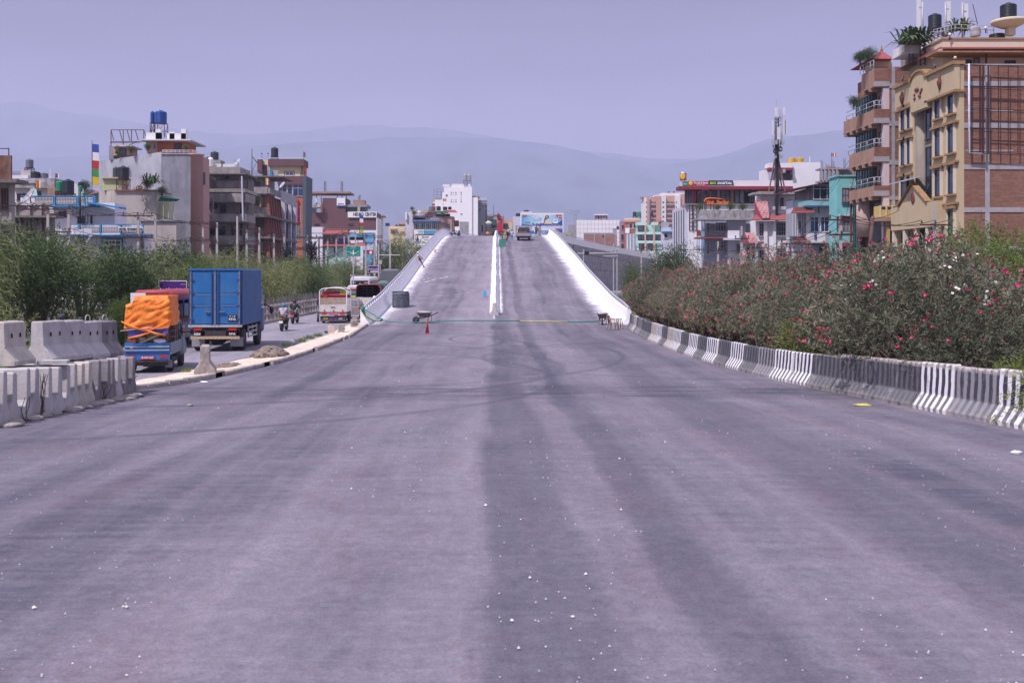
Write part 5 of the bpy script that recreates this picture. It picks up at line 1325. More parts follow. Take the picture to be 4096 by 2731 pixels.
B=bld('white and green house with a balustrade behind the hotel',285,400,125);lb(B,'wall',285,312,735,None,125,3,M_HOTEL);lb(B,'wall',325,398,772,None,125,3,M_MINT);lb(B,'parapet',325,398,758,773,124.8,1,M_MINT);balusters(B,332,396,760,771,124.7,15)
mb=MB(). add([W(352,780,123),W(430,762,123),W(410,758,125),W(372,770,125)],[(0,1,2,3)]);mb. build('red_roof',M_ROOFR,B,fixn=False)
flagpole(368,562,760,112,[BLU,WHT,RED,GRN,YEL],'very tall prayer flag in blue, white, red, green and yellow',w=.75,h=4.6)
Y=112
B=bld('tall grey rendered building with a pink edge and orange roof house',395,795,Y)
zt=PZ(617,Y);XR=PX(795,Y)
lb(B,'front_wall',645,765,617,None,Y,5,M_GREYW)
P=[W(645,612,Y),W(395,648,Y+6)]
MB(). add([(P[0]. x,Y,0),(P[1]. x,Y+6,0),(P[1]. x,Y+6.2,0),(P[0]. x,Y+.2,0),(P[0]. x,Y,PZ(608,Y)),(P[1]. x,Y+6,PZ(646,Y+6)),(P[1]. x,Y+6.2,PZ(646,Y+6)),(P[0]. x,Y+.2,PZ(608,Y))],[(0,3,2,1),(4,5,6,7),(0,1,5,4),(1,2,6,5),(2,3,7,6),(3,0,4,7)]). build('angled_wall',mat('grey_render_lit',(.40,.41,.47),.9,.12,.5,(.24,.24,.29),.45,.9,bump=.2),B)  # lit copy of the grey render, the brighter light put into its colour
MB(). lathe([(.85,0),(.85,PZ(622,Y)),(1.0,PZ(620,Y)),(1.0,PZ(614,Y))],PX(772,Y),Y+.8,0,24). build('pink_corner',mat('pink_paint',(.50,.30,.27),.85,.07,.6,(.36,.22,.21),.2,.9),B)
side(B,'side_wall',PX(786,Y),Y+1.2,Y+5,0,zt,MC['pink_paint']);lb(B,'coping',645,770,612,618,Y-.1,.4,M_CONC)
sw(B,PX(786,Y),Y+1.6,Y+2.3,PZ(790,Y),PZ(660,Y),1,2,M_FGREY,G_GREY,sill=False);sw(B,PX(786,Y),Y+1.6,Y+2.3,PZ(985,Y),PZ(890,Y),1,2,M_FGREY,G_DARK,sill=False);lb(B,'dark_bay',785,809,687,736,Y+1.5,1.2,M_FDARK)
railing(B,[W(650,612,Y+.2),W(770,612,Y+.2),W(789,616,Y+1)],.3,7,.03,M_FWHITE)
lb(B,'orange_wall',629,742,562,612,Y+2.5,4,M_ORANGE);lb(B,'peach_wall',585,629,562,612,Y+2.4,4,M_PEACH);lb(B,'roof_slab',560,764,557,562,Y+1.6,6,M_WHITED)
fw(B,697,727,574,610,Y+2.5,2,[.45],M_FBROWN,G_DARK);fw(B,614,624,577,596,Y+2.4,1,1,M_FGREY,G_GREY,sill=False)
for a,b_,c in ((584,642,531),(622,642,517),(668,745,534),(724,744,516),(678,698,528)):lb(B,'parapet_block',a,b_,c,558,Y+2.2,.5,M_WHITE)
lb(B,'stair_room',454,519,586,622,Y+4,2.5,M_PEACH);lb(B,'roof_slab',448,527,581,586,Y+3.5,3.5,M_WHITED);fw(B,475,505,595,622,Y+4,1,3,M_FDARK,G_GREY);lb(B,'side_panel',436,454,583,640,Y+4.5,2,M_GREYW)
T=thing('roof_truss_frame','bare rusty rectangular truss frame on the grey building roof','frame',tuple(W(520,570,Y+3)))
for a,b_ in (((444,520),(575,520)),((444,567),(580,567)),((440,571),(560,571)),((444,520),(444,585)),((493,520),(493,580)),((526,520),(526,567)),((575,520),(575,562)),((444,520),(455,562)),((478,520),(489,564)),((508,520),(520,564)),((541,520),(553,562)),((575,520),(588,555)),((515,583),(548,566))):MB(). bar(W(*a,Y+3),W(*b_,Y+3),.08). build('truss_bar',MC['stay_rust'],T)
TB=mat('tank_blue',(.015,.07,.30),.4,.08)
tank(613,659,439,490,Y+3.6,TB,'big royal blue water tank on the highest stand',stand=552,ribs=9);tank(599,616,443,492,Y+4.6,TB,'partly hidden blue water tank behind the big blue one',stand=552,ribs=9)
Y=104
B=bld('plain beige cement house with a planted flat roof in front of the tall grey building',385,720,Y)
lb(B,'wall',457,622,762,None,Y,5,M_BEIGE);lb(B,'wall',557,705,882,None,Y-1,3,M_BEIGE)
P=[W(457,762,Y),W(385,795,Y-.3)]
MB(). add([(PX(400,Y+3),Y+3,0),(PX(457,Y),Y,0),(PX(457,Y),Y,PZ(762,Y)),(PX(400,Y+3),Y+3,PZ(766,Y+3))],[(0,1,2,3)]). build('left_wall',M_BEIGE,B,fixn=False)
lb(B,'roof_edge',457,622,759,764,Y-.2,5,M_TILE_R);lb(B,'ledge',557,706,878,884,Y-1.2,3,M_CONC)
lb(B,'yellow_room',410,487,713,762,Y+1.5,2,mat('lime_paint',(.48,.50,.28),.85,.06,.6,(.3,.3,.2),.2,.9));lb(B,'yellow_slab',404,492,709,714,Y+1.2,2.4,M_CREAM)
lb(B,'green_room',615,672,810,880,Y+1,2,MC['lime_paint']);mb=MB(). add([W(632,784,Y),W(640,788,Y-1.5),W(722,798,Y-1.5),W(690,788,Y),W(632,806,Y-.5),W(705,806,Y-.5)],[(0,1,2,3),(1,4,5,2)]);mb. build('green_awning',mat('awning_green',(.01,.12,.10),.7,.15),B,fixn=False)
for px in (652,672,694):lb(B,'awning_post',px,px+2,800,880,Y-.8,.08,M_GALV)
MB(). box(PX(622,Y),PX(622,Y)+.05,Y,Y+5,0,PZ(762,Y)). build('side_wall',M_BEIGE,B,fixn=False)
tank(463,507,662,715,Y+1,M_BLACKP,'black tank on a steel stand before the grey wall, right one of the pair',stand=762,ribs=8);tank(447,472,666,715,Y+2.4,mat('tank_black2',(.05,.055,.07),.5,.1),'black tank on a steel stand before the grey wall, left one of the pair',stand=762,ribs=8)
Y=122
B=bld('crumbling grey concrete tenement with stained balconies next to the pink corner',795,985,Y)
XR=PX(975,Y)
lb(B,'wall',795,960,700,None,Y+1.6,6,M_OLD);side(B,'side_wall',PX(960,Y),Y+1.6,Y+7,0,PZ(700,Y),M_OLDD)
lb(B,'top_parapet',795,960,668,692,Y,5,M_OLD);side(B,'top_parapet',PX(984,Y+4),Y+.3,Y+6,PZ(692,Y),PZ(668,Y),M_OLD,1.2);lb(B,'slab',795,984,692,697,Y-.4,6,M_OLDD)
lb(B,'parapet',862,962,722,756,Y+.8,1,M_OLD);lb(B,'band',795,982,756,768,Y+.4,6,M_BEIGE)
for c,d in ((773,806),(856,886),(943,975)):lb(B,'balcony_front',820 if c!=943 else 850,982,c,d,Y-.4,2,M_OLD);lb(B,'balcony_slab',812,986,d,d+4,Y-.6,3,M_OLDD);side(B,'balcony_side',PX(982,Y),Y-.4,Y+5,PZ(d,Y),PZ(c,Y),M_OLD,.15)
for a,b_,c,d,k in ((899,914,706,715,1),(798,835,815,852,2),(855,872,800,835,2),(880,905,818,852,1),(840,866,912,942,2),(874,902,908,940,1),(925,935,905,940,1),(940,950,905,940,1),(912,920,995,1030,1),(930,945,990,1030,2)):fw(B,a,b_,c,d,Y+1.6,k,1,M_FBROWN,G_DARK,sill=False)
for c in (705,800,895,990):sw(B,PX(960,Y),Y+2.4,Y+3.6,PZ(c+38,Y),PZ(c,Y),2,1,M_FBROWN,G_DARK,sill=False)
lb(B,'bamboo',852,854,795,880,Y-.7,.1,M_GALV);mb=MB();mb. bar(W(967,705,Y-.8),W(972,885,Y-.8),.16);mb. build('downpipe',M_LAV,B);mb=MB();mb. bar(W(793,674,Y+.2),W(863,719,Y+.2),.14,.22);mb. build('stair_edge',M_BEIGE,B)
for a,b_ in ((798,843),(843,798)):MB(). bar(W(a,818,Y+.2),W(b_,853,Y+.2),.07). build('brace',mat('brace_blue',(.12,.22,.25),.7,.1),B)
railing(B,[W(800,766+4,Y-.3),W(982,768,Y-.3)],.25,6,.025,M_STEEL)
lb(B,'tank_room',828,882,640,668,Y+2,2,M_OLD);tank(838,870,604,640,Y+2,MC['tank_black2'],'black tank in a scaffold cage on the concrete tenement roof',stand=655,ribs=5);tank(818,836,627,660,Y+1.5,MC['tank_black2'],'narrow dark tank left of the caged tank on the tenement roof',ribs=5);tank(829,850,628,666,Y+.6,M_WHITE,'white drum with red print at the tenement roof edge',ribs=1)
dish(952,652,.55,Y+1,'satellite dish on the tenement roof corner');dish(981,732,.5,Y+4,'satellite dish on the lower terrace beside the white downpipe')
for i,a in enumerate((860,890,914)):MB(). add([W(a,668,Y+1),W(a+24,668,Y+1),W(a+26,656,Y+2),W(a+2,656,Y+2)],[(0,1,2,3)]). build('solar_panel',M_GREYP,B,fixn=False)
Y=134
B=bld('grey house with rows of raked brick fins along the road side',975,1185,Y)
XC=PX(1068,Y);XF=XC
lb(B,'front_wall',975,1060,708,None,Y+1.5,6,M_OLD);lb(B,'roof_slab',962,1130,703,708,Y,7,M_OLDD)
lb(B,'parapet',975,1070,748,775,Y-.2,.3,M_OLD);lb(B,'pink_wall',983,1060,780,828,Y+1.4,.3,M_PEACH);fw(B,984,1036,787,822,Y+1.38,2,1,M_FDARK,G_DARK,sill=False);fw(B,1009,1041,729,748,Y+1.5,2,1,M_FBROWN,G_CURT);lb(B,'balcony_front',975,1066,830,862,Y-.6,.3,M_OLD);lb(B,'balcony_slab',972,1068,862,868,Y-.7,3,M_OLDD)
lb(B,'panel',973,1022,868,912,Y+.9,.3,M_BEIGE);lb(B,'orange_panel',1009,1023,867,912,Y+.7,.3,M_ORANGE);lb(B,'brick_wall',960,1030,965,None,Y-.3,2,M_BRX);lb(B,'white_sheet',975,1010,940,948,Y-1,1,M_WHITE);lb(B,'panel',990,1030,912,940,Y+.8,.3,M_BRX)
L_=9.0
for i,(c,d) in enumerate(((780,862),(868,946),(950,1035))):
 z0,z1=PZ(d,Y),PZ(c,Y)
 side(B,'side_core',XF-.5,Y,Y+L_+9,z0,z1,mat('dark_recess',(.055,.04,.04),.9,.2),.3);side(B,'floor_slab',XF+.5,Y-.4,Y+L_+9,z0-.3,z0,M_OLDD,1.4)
 for q in range(6):
  yy=Y+.4+q*1.5
  MB(). add([(XF-.5,yy,z0),(XF+.35,yy,z0),(XF+.05,yy,z1),(XF-.5,yy,z1),(XF-.5,yy+.35,z0),(XF+.35,yy+.35,z0),(XF+.05,yy+.35,z1),(XF-.5,yy+.35,z1)],[(0,1,2,3),(7,6,5,4),(0,4,5,1),(1,5,6,2),(2,6,7,3),(3,7,4,0)]). build('brick_fin',mat('fin_brick',(.30,.12,.09),.85,.15,2,(.2,.12,.1),.3),B)
 for q in range(2):
  sw(B,XF-.1,Y+L_+2.0+q*3.6,Y+L_+4.6+q*3.6,z0+.3,z1-.3,2,1,M_FBROWN,G_DARK,sill=False)
for yy in (Y+L_+.6,Y+L_+5,Y+L_+8.6):MB(). box(XF-.5,XF+.35,yy,yy+.7,0,PZ(775,Y)). build('column',M_LAV,B,fixn=False)
side(B,'parapet',XF+.4,Y-.2,Y+18,PZ(775,Y),PZ(752,Y),M_OLD,.2);side(B,'upper_room_wall',XF-2,Y+1.5,Y+8,PZ(775,Y),PZ(706,Y),M_OLD)
mb=MB(). add([(XF+.55,Y+6,PZ(790,Y)),(XF+.55,Y+17.5,PZ(800,Y)),(XF+.45,Y+17,PZ(744,Y)),(XF+.45,Y+6,PZ(745,Y))],[(0,1,2,3)]);mb. build('printed_banner',mat('banner_grey',(.36,.35,.38),.8,.25,1.2,(.5,.48,.5),.4),B,fixn=False)
railing(B,[W(986,706,Y+.3),W(1076,706,Y+.3)],.75,18,.015,M_STEEL);dish(1131,742,.55,Y+12,'pale satellite dish above the grey banner on the fin house');lb(B,'blue_sheet',1078,1088,680,704,Y+1.5,.3,M_BLUT);lb(B,'grey_sheet',1088,1112,681,704,Y+1.7,.3,M_GREYP)
mb=MB();mb. tube([W(1008,703,Y+2),W(1008,595,Y+2)],.05,5);mb. tube([W(1009,628,Y+2),W(1030,652,Y+2)],.06,5);mb. tube([W(1011,680,Y+2),W(1026,652,Y+2)],.03,5);single(mb,'radio_mast',M_STEEL,'thin steel mast with a slanting arm on the fin house roof','mast')
flagpole(1061,712,745,Y,[YEL,WHT,RED],'small orange and red flag on the fin house terrace',w=.5,h=.9,hang=False)
Y=166
B=bld('modern maroon, cream and orange building with a black tank on top',1028,1228,Y)
lb(B,'upper_band',1072,1215,637,664,Y,4,M_BROWN);lb(B,'upper_band',1029,1048,638,690,Y,4,M_BROWN);lb(B,'cream_wall',1070,1200,664,705,Y+.6,4,M_PALEY);lb(B,'cream_wall',1048,1072,640,700,Y+.8,1,M_PALEY);lb(B,'cream_side',1200,1214,664,705,Y+1.6,3,M_CREAM);lb(B,'maroon_wall',1110,1215,706,737,Y-.3,5,M_BROWN);lb(B,'orange_wall',1150,1215,780,None,Y,5,M_ORANGE)
mb=MB(). prism([(PX(1213,Y),PZ(705,Y)),(PX(1228,Y),PZ(705,Y)),(PX(1221,Y),0),(PX(1213,Y),0)],'y',Y-.5,Y+5);mb. build('charcoal_fin',M_CHAR,B)
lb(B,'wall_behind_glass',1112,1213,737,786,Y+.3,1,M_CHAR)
fw(B,1112,1148,739,785,Y+.2,2,[.7],M_FWHITE,G_BLUE,sill=False);fw(B,1150,1170,739,785,Y+.2,1,[.7],M_FWHITE,G_BLUE,sill=False);fw(B,1171,1214,739,786,Y-.05,2,[.7],M_FWHITE,G_BLUE,sill=False);fw(B,1190,1202,826,888,Y,1,[.35],M_FWHITE,G_BLUE,sill=False);fw(B,1183,1205,905,965,Y,2,2,M_CREAM,G_GREY,sill=False)
lb(B,'red_panel',1180,1193,798,893,Y-.3,.3,mat('crimson',(.42,.03,.09),.7,.05));fw(B,1137,1178,685,706,Y+.6,2,1,M_FBROWN,G_BLUE,t=.15);fw(B,1142,1174,688,705,Y+.54,2,1,M_FWHITE,G_BLUE,sill=False);lb(B,'stair_glazing',1052,1070,660,706,Y+.7,.2,G_DARK);lb(B,'white_edge',1070,1072,643,705,Y-.05,.4,M_FWHITE)
for a,b_,c in ((1029,1048,633),(1070,1215,631),(1098,1216,701)):lb(B,'white_rail',a,b_,c,c+2,Y-.1,.1,M_FWHITE)
tank(1081,1110,587,627,Y+2,M_BLACKP,'tall black tank on a rusty stand over the maroon building',stand=637,ribs=9)
for i,px in enumerate((1047,1072)):
 mb=MB();mb. tube([W(px,637,Y+1),W(px,620,Y+1)],.03,5);mb. blob(tuple(W(px,615,Y+1)),.14,.14,.14,10,6);single(mb,'globe_lamp',TB,['blue globe lamp at the maroon building stair, left','blue globe lamp at the maroon building stair, right'][i],'lamp')
flagpole(1214,607,637,Y,[RED,GRN],'furled dark flag at the roof corner of the maroon building',w=.3,h=.8);flagpole(1217,665,706,Y,[RED],'dark red flag hanging at the cream storey corner',w=.3,h=1.2)
Y=230
B=bld('large maroon clinic building with a white NEURO CENTER banner',1220,1508,Y)
lb(B,'wall',1224,1508,850,None,Y,8,M_BROWN);lb(B,'wall',1290,1382,792,850,Y,8,M_BROWN);lb(B,'white_edge',1505,1509,870,960,Y-.2,8,M_WHITE)
lb(B,'roof_beam',1225,1400,767,774,Y+1,7,M_TAN);lb(B,'roof_slab',1382,1468,818,828,Y+.3,7,M_RAW);lb(B,'teal_wall',1384,1468,829,848,Y+2,2,mat('teal_pale',(.26,.48,.45),.85,.1));lb(B,'teal_wall',1226,1262,832,850,Y+2,2,MC['teal_pale']);lb(B,'peach_column',1282,1290,812,850,Y-.1,2,M_PEACH);lb(B,'column',1430,1440,828,850,Y,2,M_BEIGE);lb(B,'balcony_slab',1224,1285,820,830,Y+.5,4,M_BEIGE);lb(B,'tank_heap',1412,1458,800,819,Y+1,3,M_TAN)
for px in range(1232,1400,17):
 if not 1292<px<1345:mb=MB();mb. bar(W(px,774,Y+1),W(px+random. uniform(-4,4),818 if px<1290 else 800,Y+1),.16);mb. build('prop',M_FDARK,B)
mb=MB()
for px in (1297,1300,1304,1364,1368,1371,1434,1438,1441):mb. bar(W(px,770 if px<1400 else 803,Y+1.5),W(px,(728 if px<1400 else 784)+random. uniform(-5,5),Y+1.5),.09)
mb. build('rebar',M_STEEL,B,kind='stuff')
mb=MB();cx2=W(1265,0,Y-1). x
for k in range(18):
 z=lerp(PZ(850,Y),PZ(798,Y),k/18);mb. bar((cx2,Y-1,z),(cx2+1.1*math. cos(k*.4),Y-1+1.1*math. sin(k*.4),z),.25,.05)
mb. tube([(cx2+1.1*math. cos(k*.4),Y-1+1.1*math. sin(k*.4),lerp(PZ(850,Y),PZ(798,Y),k/18)+1) for k in range(18)],.04,5);mb. tube([(cx2,Y-1,PZ(850,Y)),(cx2,Y-1,PZ(795,Y))],.1,6);mb. build('spiral_stair',M_FWHITE,B)
for a in (1222,1257,1392):fw(B,a,a+22,894,905,Y,1,1,M_FBROWN,G_DARK,sill=False)
lb(B,'ground_white',1395,1508,921,None,Y-.1,1,M_WHITE)
S=thing('banner','long white banner reading NEURO CENTER in black','banner',tuple(W(1448,870,Y-.3)));lb(S,'cloth',1391,1507,847,870,Y-.32,.06,MC['letter_white']);text('lettering','NEURO CENTER',MC['letter_black'],S,W(1459,857,Y-.36),5.3,.80,bold=.02)
S=thing('sign_board','square white DENTAL sign on the maroon clinic roof wall','sign',tuple(W(1364,825,Y-.2)));lb(S,'board',1347,1381,792,824,Y-.25,.1,MC['letter_white']);text('lettering','DENTAL',mat('letter_royal',(.03,.06,.45),.6,0),S,W(1364,816,Y-.28),1.4,.25,bold=.03);lb(S,'blue_base',1347,1381,822,825,Y-.28,.1,MC['letter_royal'])
flagpole(1438,853,940,180,[BLU,WHT,RED,GRN,YEL],'tall striped prayer flag in front of the NEURO banner',w=.65,h=3.4)
Y=205
B=bld('small white and red tin-roofed shop houses below the clinic',1222,1420,Y)
lb(B,'white_block',1223,1290,908,None,Y-1,3,M_HOTEL);lb(B,'wall',1290,1390,935,None,Y,3,M_WHITED);lb(B,'brick_top',1292,1392,914,922,Y+.5,3,M_BRX)
for a,b_,c,d in ((1290,1398,922,935),(1292,1465,973,984)):
 mb=MB(). add([W(a,d,Y-1.6),W(b_+4,d,Y-1.6),W(b_-6,c,Y),W(a,c,Y)],[(0,1,2,3)]);mb. build('tin_roof',M_ROOFR,B,fixn=False)
lb(B,'green_wall',1300,1400,988,None,Y-.5,1,M_MINT);lb(B,'brick_band',1292,1400,965,974,Y-.3,1,M_BRX)
for a,b_ in ((1296,1322),(1328,1346)):fw(B,a,b_,942,963,Y,2,1,M_FBROWN,G_DARK)
lb(B,'poster',1354,1390,953,972,Y-.5,.1,mat('poster_purple',(.07,.06,.26),.6,.3,1));fw(B,1336,1346,990,1010,Y-.55,1,1,M_FBROWN,G_DARK)
lb(B,'column',1224,1227,912,1010,Y-1.1,.2,M_STEEL);lb(B,'line',1223,1290,931,933,Y-1.05,.1,M_GREYP)
B=bld('sky-blue painted shop building beside the green road sign',1380,1495,Y+6)
MSK=mat('sky_blue_paint',(.13,.36,.58),.8,.2,.5,(.35,.5,.62),.3)
lb(B,'wall',1452,1495,930,None,Y+6,3,MSK);lb(B,'sheet_roof',1382,1448,935,948,Y+5,2,MSK);lb(B,'lower_band',1448,1493,980,1000,Y+5.6,.6,M_LAV);lb(B,'dark_recess',1385,1450,948,960,Y+6,2,M_FDARK)
mb=MB(). add([W(1450,970,Y+5.5),W(1478,948,Y+5.5),W(1478,965,Y+5.5),W(1462,975,Y+5.5)],[(0,1,2,3)]);mb. build('stair_slab',MSK,B,fixn=False)
S=thing('sign_board','red square sign with a white badge below the sky-blue shop','sign',(PX(1480,150),150,PZ(1018,150)));lb(S,'board',1468,1493,1003,1018,150,.1,MC['sign_red']);MB(). blob(tuple(W(1483,1011,149.95)),.25,.03,.25). build('badge',MC['letter_white'],S)
Y=232
B=bld('pink building with college sign boards and striped green windows by the ramp crest',1622,1880,Y)
lb(B,'wall',1652,1815,866,None,Y,6,mat('rose_paint',(.42,.27,.25),.85,.07,.6,(.3,.2,.19),.2,.9));lb(B,'wall',1650,1700,872,885,Y,4,MC['rose_paint']);lb(B,'grey_wing',1622,1652,850,None,Y+1,4,M_LAV);lb(B,'white_wing',1621,1628,848,880,Y+.5,3,M_WHITE)
mb=MB();mb. bar(W(1648,866,Y-.3),W(1692,866,Y-.3),.5,.3);mb. bar(W(1690,866,Y-.3),W(1716,847,Y-.3),.5,.3);mb. bar(W(1714,847,Y-.3),W(1748,847,Y-.3),.5,.3);mb. build('brown_cornice',mat('brown_trim',(.25,.12,.10),.8,.08),B)
lb(B,'gable_wall',1700,1745,850,868,Y,3,MC['rose_paint']);lb(B,'terrace_opening',1745,1800,855,872,Y+.8,1,M_FDARK);lb(B,'green_awning',1746,1792,844,852,Y-.8,1.4,mat('awning_green2',(.02,.20,.12),.7,.1))
mb=MB(). add([W(1772,851,Y-1),W(1832,851,Y-1),W(1820,840,Y+.8),W(1772,840,Y+.8)],[(0,1,2,3)]);mb. build('tile_roof',M_ROOFR,B,fixn=False)
lb(B,'blue_awning',1648,1762,879,886,Y-.9,1.4,mat('awning_blue',(.10,.20,.42),.7,.08))
for a in (1655,1680,1703,1727):fw(B,a,a+22,889,918,Y,3,[.75],M_FWHITE,G_GREEN,sill=False,t=.09)
fw(B,1751,1758,890,918,Y,1,1,M_FWHITE,G_GREEN,sill=False);lb(B,'corner_block',1762,1783,872,890,Y-.6,1,MC['rose_paint']);fw(B,1733,1744,854,868,Y-.02,2,1,M_FWHITE,G_GREY,sill=False)
lb(B,'side_room',1786,1808,872,None,Y-.3,2,MC['rose_paint']);fw(B,1786,1798,896,925,Y-.4,1,1,M_FDARK,G_GREEN,sill=False);lb(B,'brick_part',1808,1835,882,905,Y+.5,2,M_BRX);lb(B,'grey_shed',1838,1874,887,None,Y-1,2,M_CONC);lb(B,'roof_garden_wall',1640,1715,838,850,Y+4,2,M_BEIGE)
S=thing('sign_board','pale blue ACADEMIA COLLEGE sign board','sign',tuple(W(1699,939,Y-.6)));lb(S,'board',1656,1743,919,938,Y-.55,.12,MC['letter_white']);lb(S,'blue_panel',1695,1742,920,938,Y-.58,.1,mat('panel_blue',(.05,.30,.52),.6,.05));text('lettering','ACADEMIA',mat('letter_teal',(.05,.30,.45),.6,0),S,W(1682,925,Y-.6),1.35,.28);text('lettering','COLLEGE',MC['letter_teal'],S,W(1682,933,Y-.6),1.2,.2);text('lettering','एकेडेमिया कलेज',MC['letter_white'],S,W(1718,925,Y-.61),2.2,.28);text('arrow_mark','<====',MC['letter_white'],S,W(1718,934,Y-.61),2.0,.12)
S=thing('sign_board','large white Quest College board with a printed woman','sign',tuple(W(1699,990,Y-.6)));lb(S,'board',1656,1745,942,988,Y-.55,.12,MC['letter_white']);text('lettering','Quest',MC['letter_black'],S,W(1701,948,Y-.59),1.6,.5);text('lettering','College',mat('letter_lilac',(.3,.3,.55),.6,0),S,W(1706,959,Y-.59),1.3,.35);text('lettering','BCSIT',mat('letter_cobalt',(.02,.12,.45),.6,0),S,W(1670,969,Y-.59),1.35,.32,bold=.03);text('lettering','·BBA',mat('letter_green',(.15,.4,.1),.6,0),S,W(1696,969,Y-.59),1.1,.32,bold=.03);text('arrow_mark','<=======',mat('letter_violet',(.12,.05,.35),.6,0),S,W(1680,983,Y-.59),2.2,.2)
MB(). prism([(PX(a,Y),PZ(b_,Y)) for a,b_ in ((1665,965),(1666,955),(1669,953),(1668,946),(1671,943),(1674,946),(1673,953),(1676,955),(1677,965))],'y',Y-.58,Y-.551). build('printed_woman',MC['letter_black'],S)
for i,(a,b_,c,d,m_) in enumerate(((1714,1740,824,843,MC['tank_slate']),(1745,1763,824,842,M_BLACKP),(1771,1789,826,840,M_BLACKP),(1792,1806,826,838,M_BLACKP))):tank(a,b_,c,d,Y+1+i*.3,m_,['widest grey drum on the college roof','dark tank beside the brown chimney on the college roof','third tank along the college roof, before the tiles','smallest tank at the right end of the college roof'][i],'tanks on the college roof',ribs=4)
lb(B,'chimney_pipe',1740,1747,826,843,Y+.4,.4,M_SAL);flagpole(1773,794,840,Y+1,[RED,YEL,RED],'striped Buddhist flag flying before the white tower block',w=.7,h=.6,hang=False);flagpole(1729,798,830,Y+1,[YEL,WHT,RED],'drooping cluster of flags over the grey drum',w=.6,h=1.2)
lb(B,'ac_unit',1670,1683,843,851,Y,.5,M_WHITE);lb(B,'white_pipe',1672,1674,836,862,Y-.5,.1,M_WHITE)
Y=285
B=bld('tall plain white block with tiny windows and twin steel tanks',1728,1915,Y)
MWB=mat('bright_white',(.84,.83,.86),.8,.02)
lb(B,'wall',1776,1888,747,None,Y,9,MWB);lb(B,'wall',1740,1776,793,None,Y+.2,9,MWB);lb(B,'wall',1764,1776,770,793,Y+.2,9,MWB);lb(B,'parapet',1771,1798,738,748,Y,1,MWB);lb(B,'parapet',1806,1855,736,748,Y+.3,1,M_WHITE);lb(B,'parapet',1872,1882,737,748,Y,1,MWB);lb(B,'wall',1882,1911,790,None,Y+.4,8,MWB);lb(B,'tan_top',1890,1917,784,790,Y+1,5,M_TAN)
for a in (1803,1813,1821,1842):
 for c,h in ((768,5),(778,2),(797,2),(804,5)):lb(B,'small_window',a,a+(5 if a!=1813 else 2),c,c+h,Y-.06,.1,M_FGREY)
lb(B,'small_window',1842,1847,788,790,Y-.06,.1,M_FGREY);lb(B,'small_window',1842,1850,854,859,Y-.06,.1,M_FGREY);fw(B,1782,1791,778,786,Y+.0,2,1,M_FWHITE,G_DARK,sill=False)
mb=MB()
for a,b_ in (((1735,790),(1735,757)),((1735,757),(1764,757)),((1764,757),(1764,790)),((1735,768),(1764,768)),((1735,779),(1764,779)),((1748,757),(1748,790)),((1735,790),(1764,790))):mb. bar(W(*a,Y),W(*b_,Y),.14)
mb. build('steel_cage',M_FGREY,B)
MS=mat('stainless',(.50,.50,.54),.3,.08,metal=.6)
tank(1852,1868,695,722,Y+1,MS,'left shiny steel tank of the twins on the tall white block','twin steel tanks on the white block',stand=740,ribs=5);tank(1869,1885,695,722,Y+1,MS,'right shiny steel tank of the twins on the tall white block','twin steel tanks on the white block',stand=740,ribs=5)
Y=292
B=bld('grey building under scaffolding at the right side of the white block',1906,1950,Y)
lb(B,'wall',1909,1942,800,None,Y,6,M_GREYP);lb(B,'parapet',1914,1948,800,815,Y-.6,6,M_BGREY);lb(B,'white_rail',1914,1948,790,800,Y-.5,.2,M_LAV);lb(B,'dark_side',1936,1948,815,None,Y+.5,5,M_CHAR);lb(B,'opening',1918,1922,832,846,Y-.05,.1,M_FDARK);lb(B,'opening',1926,1932,900,930,Y-.05,.1,M_FDARK)
mb=MB()
for px in (1908,1921,1935,1947):mb. bar(W(px,940,Y-1),W(px,795,Y-1),.1)
for k in range(6):mb. bar(W(1904,930-k*27,Y-1),W(1958,926-k*27,Y-1),.09)
mb. build('scaffold',M_FGREY,B,kind='stuff')
B=bld('low brick and grey roofs peeping over the ramp crest',1950,2060,300);lb(B,'wall',1946,1996,858,None,300,4,M_CONC);lb(B,'rust_wall',1996,2016,864,None,300,4,M_TAN);lb(B,'brick_wall',2016,2052,880,None,305,4,M_SAL);lb(B,'wall',1988,2050,892,None,303,4,M_CREAM2);mb=MB();mb. tube([W(1975,860,300),W(1975,819,300)],.07,5);mb. build('aerial',M_STEEL,B)
Y=350
B=bld('far peach and cream houses with a red roof left of the college building',1510,1645,Y);lb(B,'wall',1555,1622,905,None,Y,6,M_PALEY);lb(B,'red_roof',1590,1622,892,898,Y,6,M_SAL);lb(B,'upper_wall',1603,1622,897,906,Y+1,4,M_PEACH);lb(B,'tan_roof',1560,1588,914,919,Y-1,3,M_SAL);lb(B,'opening',1600,1618,925,937,Y-.1,.2,M_TAN);lb(B,'opening',1562,1580,925,935,Y-.1,.2,M_TAN)
for i,(a,b_,c,d) in enumerate(((1540,1558,891,904),(1581,1591,898,910),(1594,1603,898,910))):tank(a,b_,c,d,Y,M_BLACKP,['widest far tank above the dark conifer','left one of two far tanks under the red roof','right one of two far tanks under the red roof'][i],ribs=3)
B=bld('narrow cream and yellow house right of the clinic edge',1508,1530,262);lb(B,'wall',1509,1524,868,None,262,5,M_CREAM2);lb(B,'slab',1508,1534,861,866,261.5,6,M_TAN);fw(B,1511,1518,876,895,262,1,1,M_FGREY,G_GREY,sill=False);lb(B,'yellow_wall',1510,1520,912,None,261.6,1,MC['yellow_paint']);lb(B,'balcony',1508,1526,896,908,261,1,M_MINT)
B=thing('house_row','hazy row of far low houses along the horizon between the buildings','houses',(0,900,0));mb=MB()
for i in range(150):
 x=random. uniform(-420,520);h=random. uniform(5,13);w=random. uniform(7,14);y=900+random. uniform(-60,400)
 mb. box(x,x+w,y,y+8,0,h)
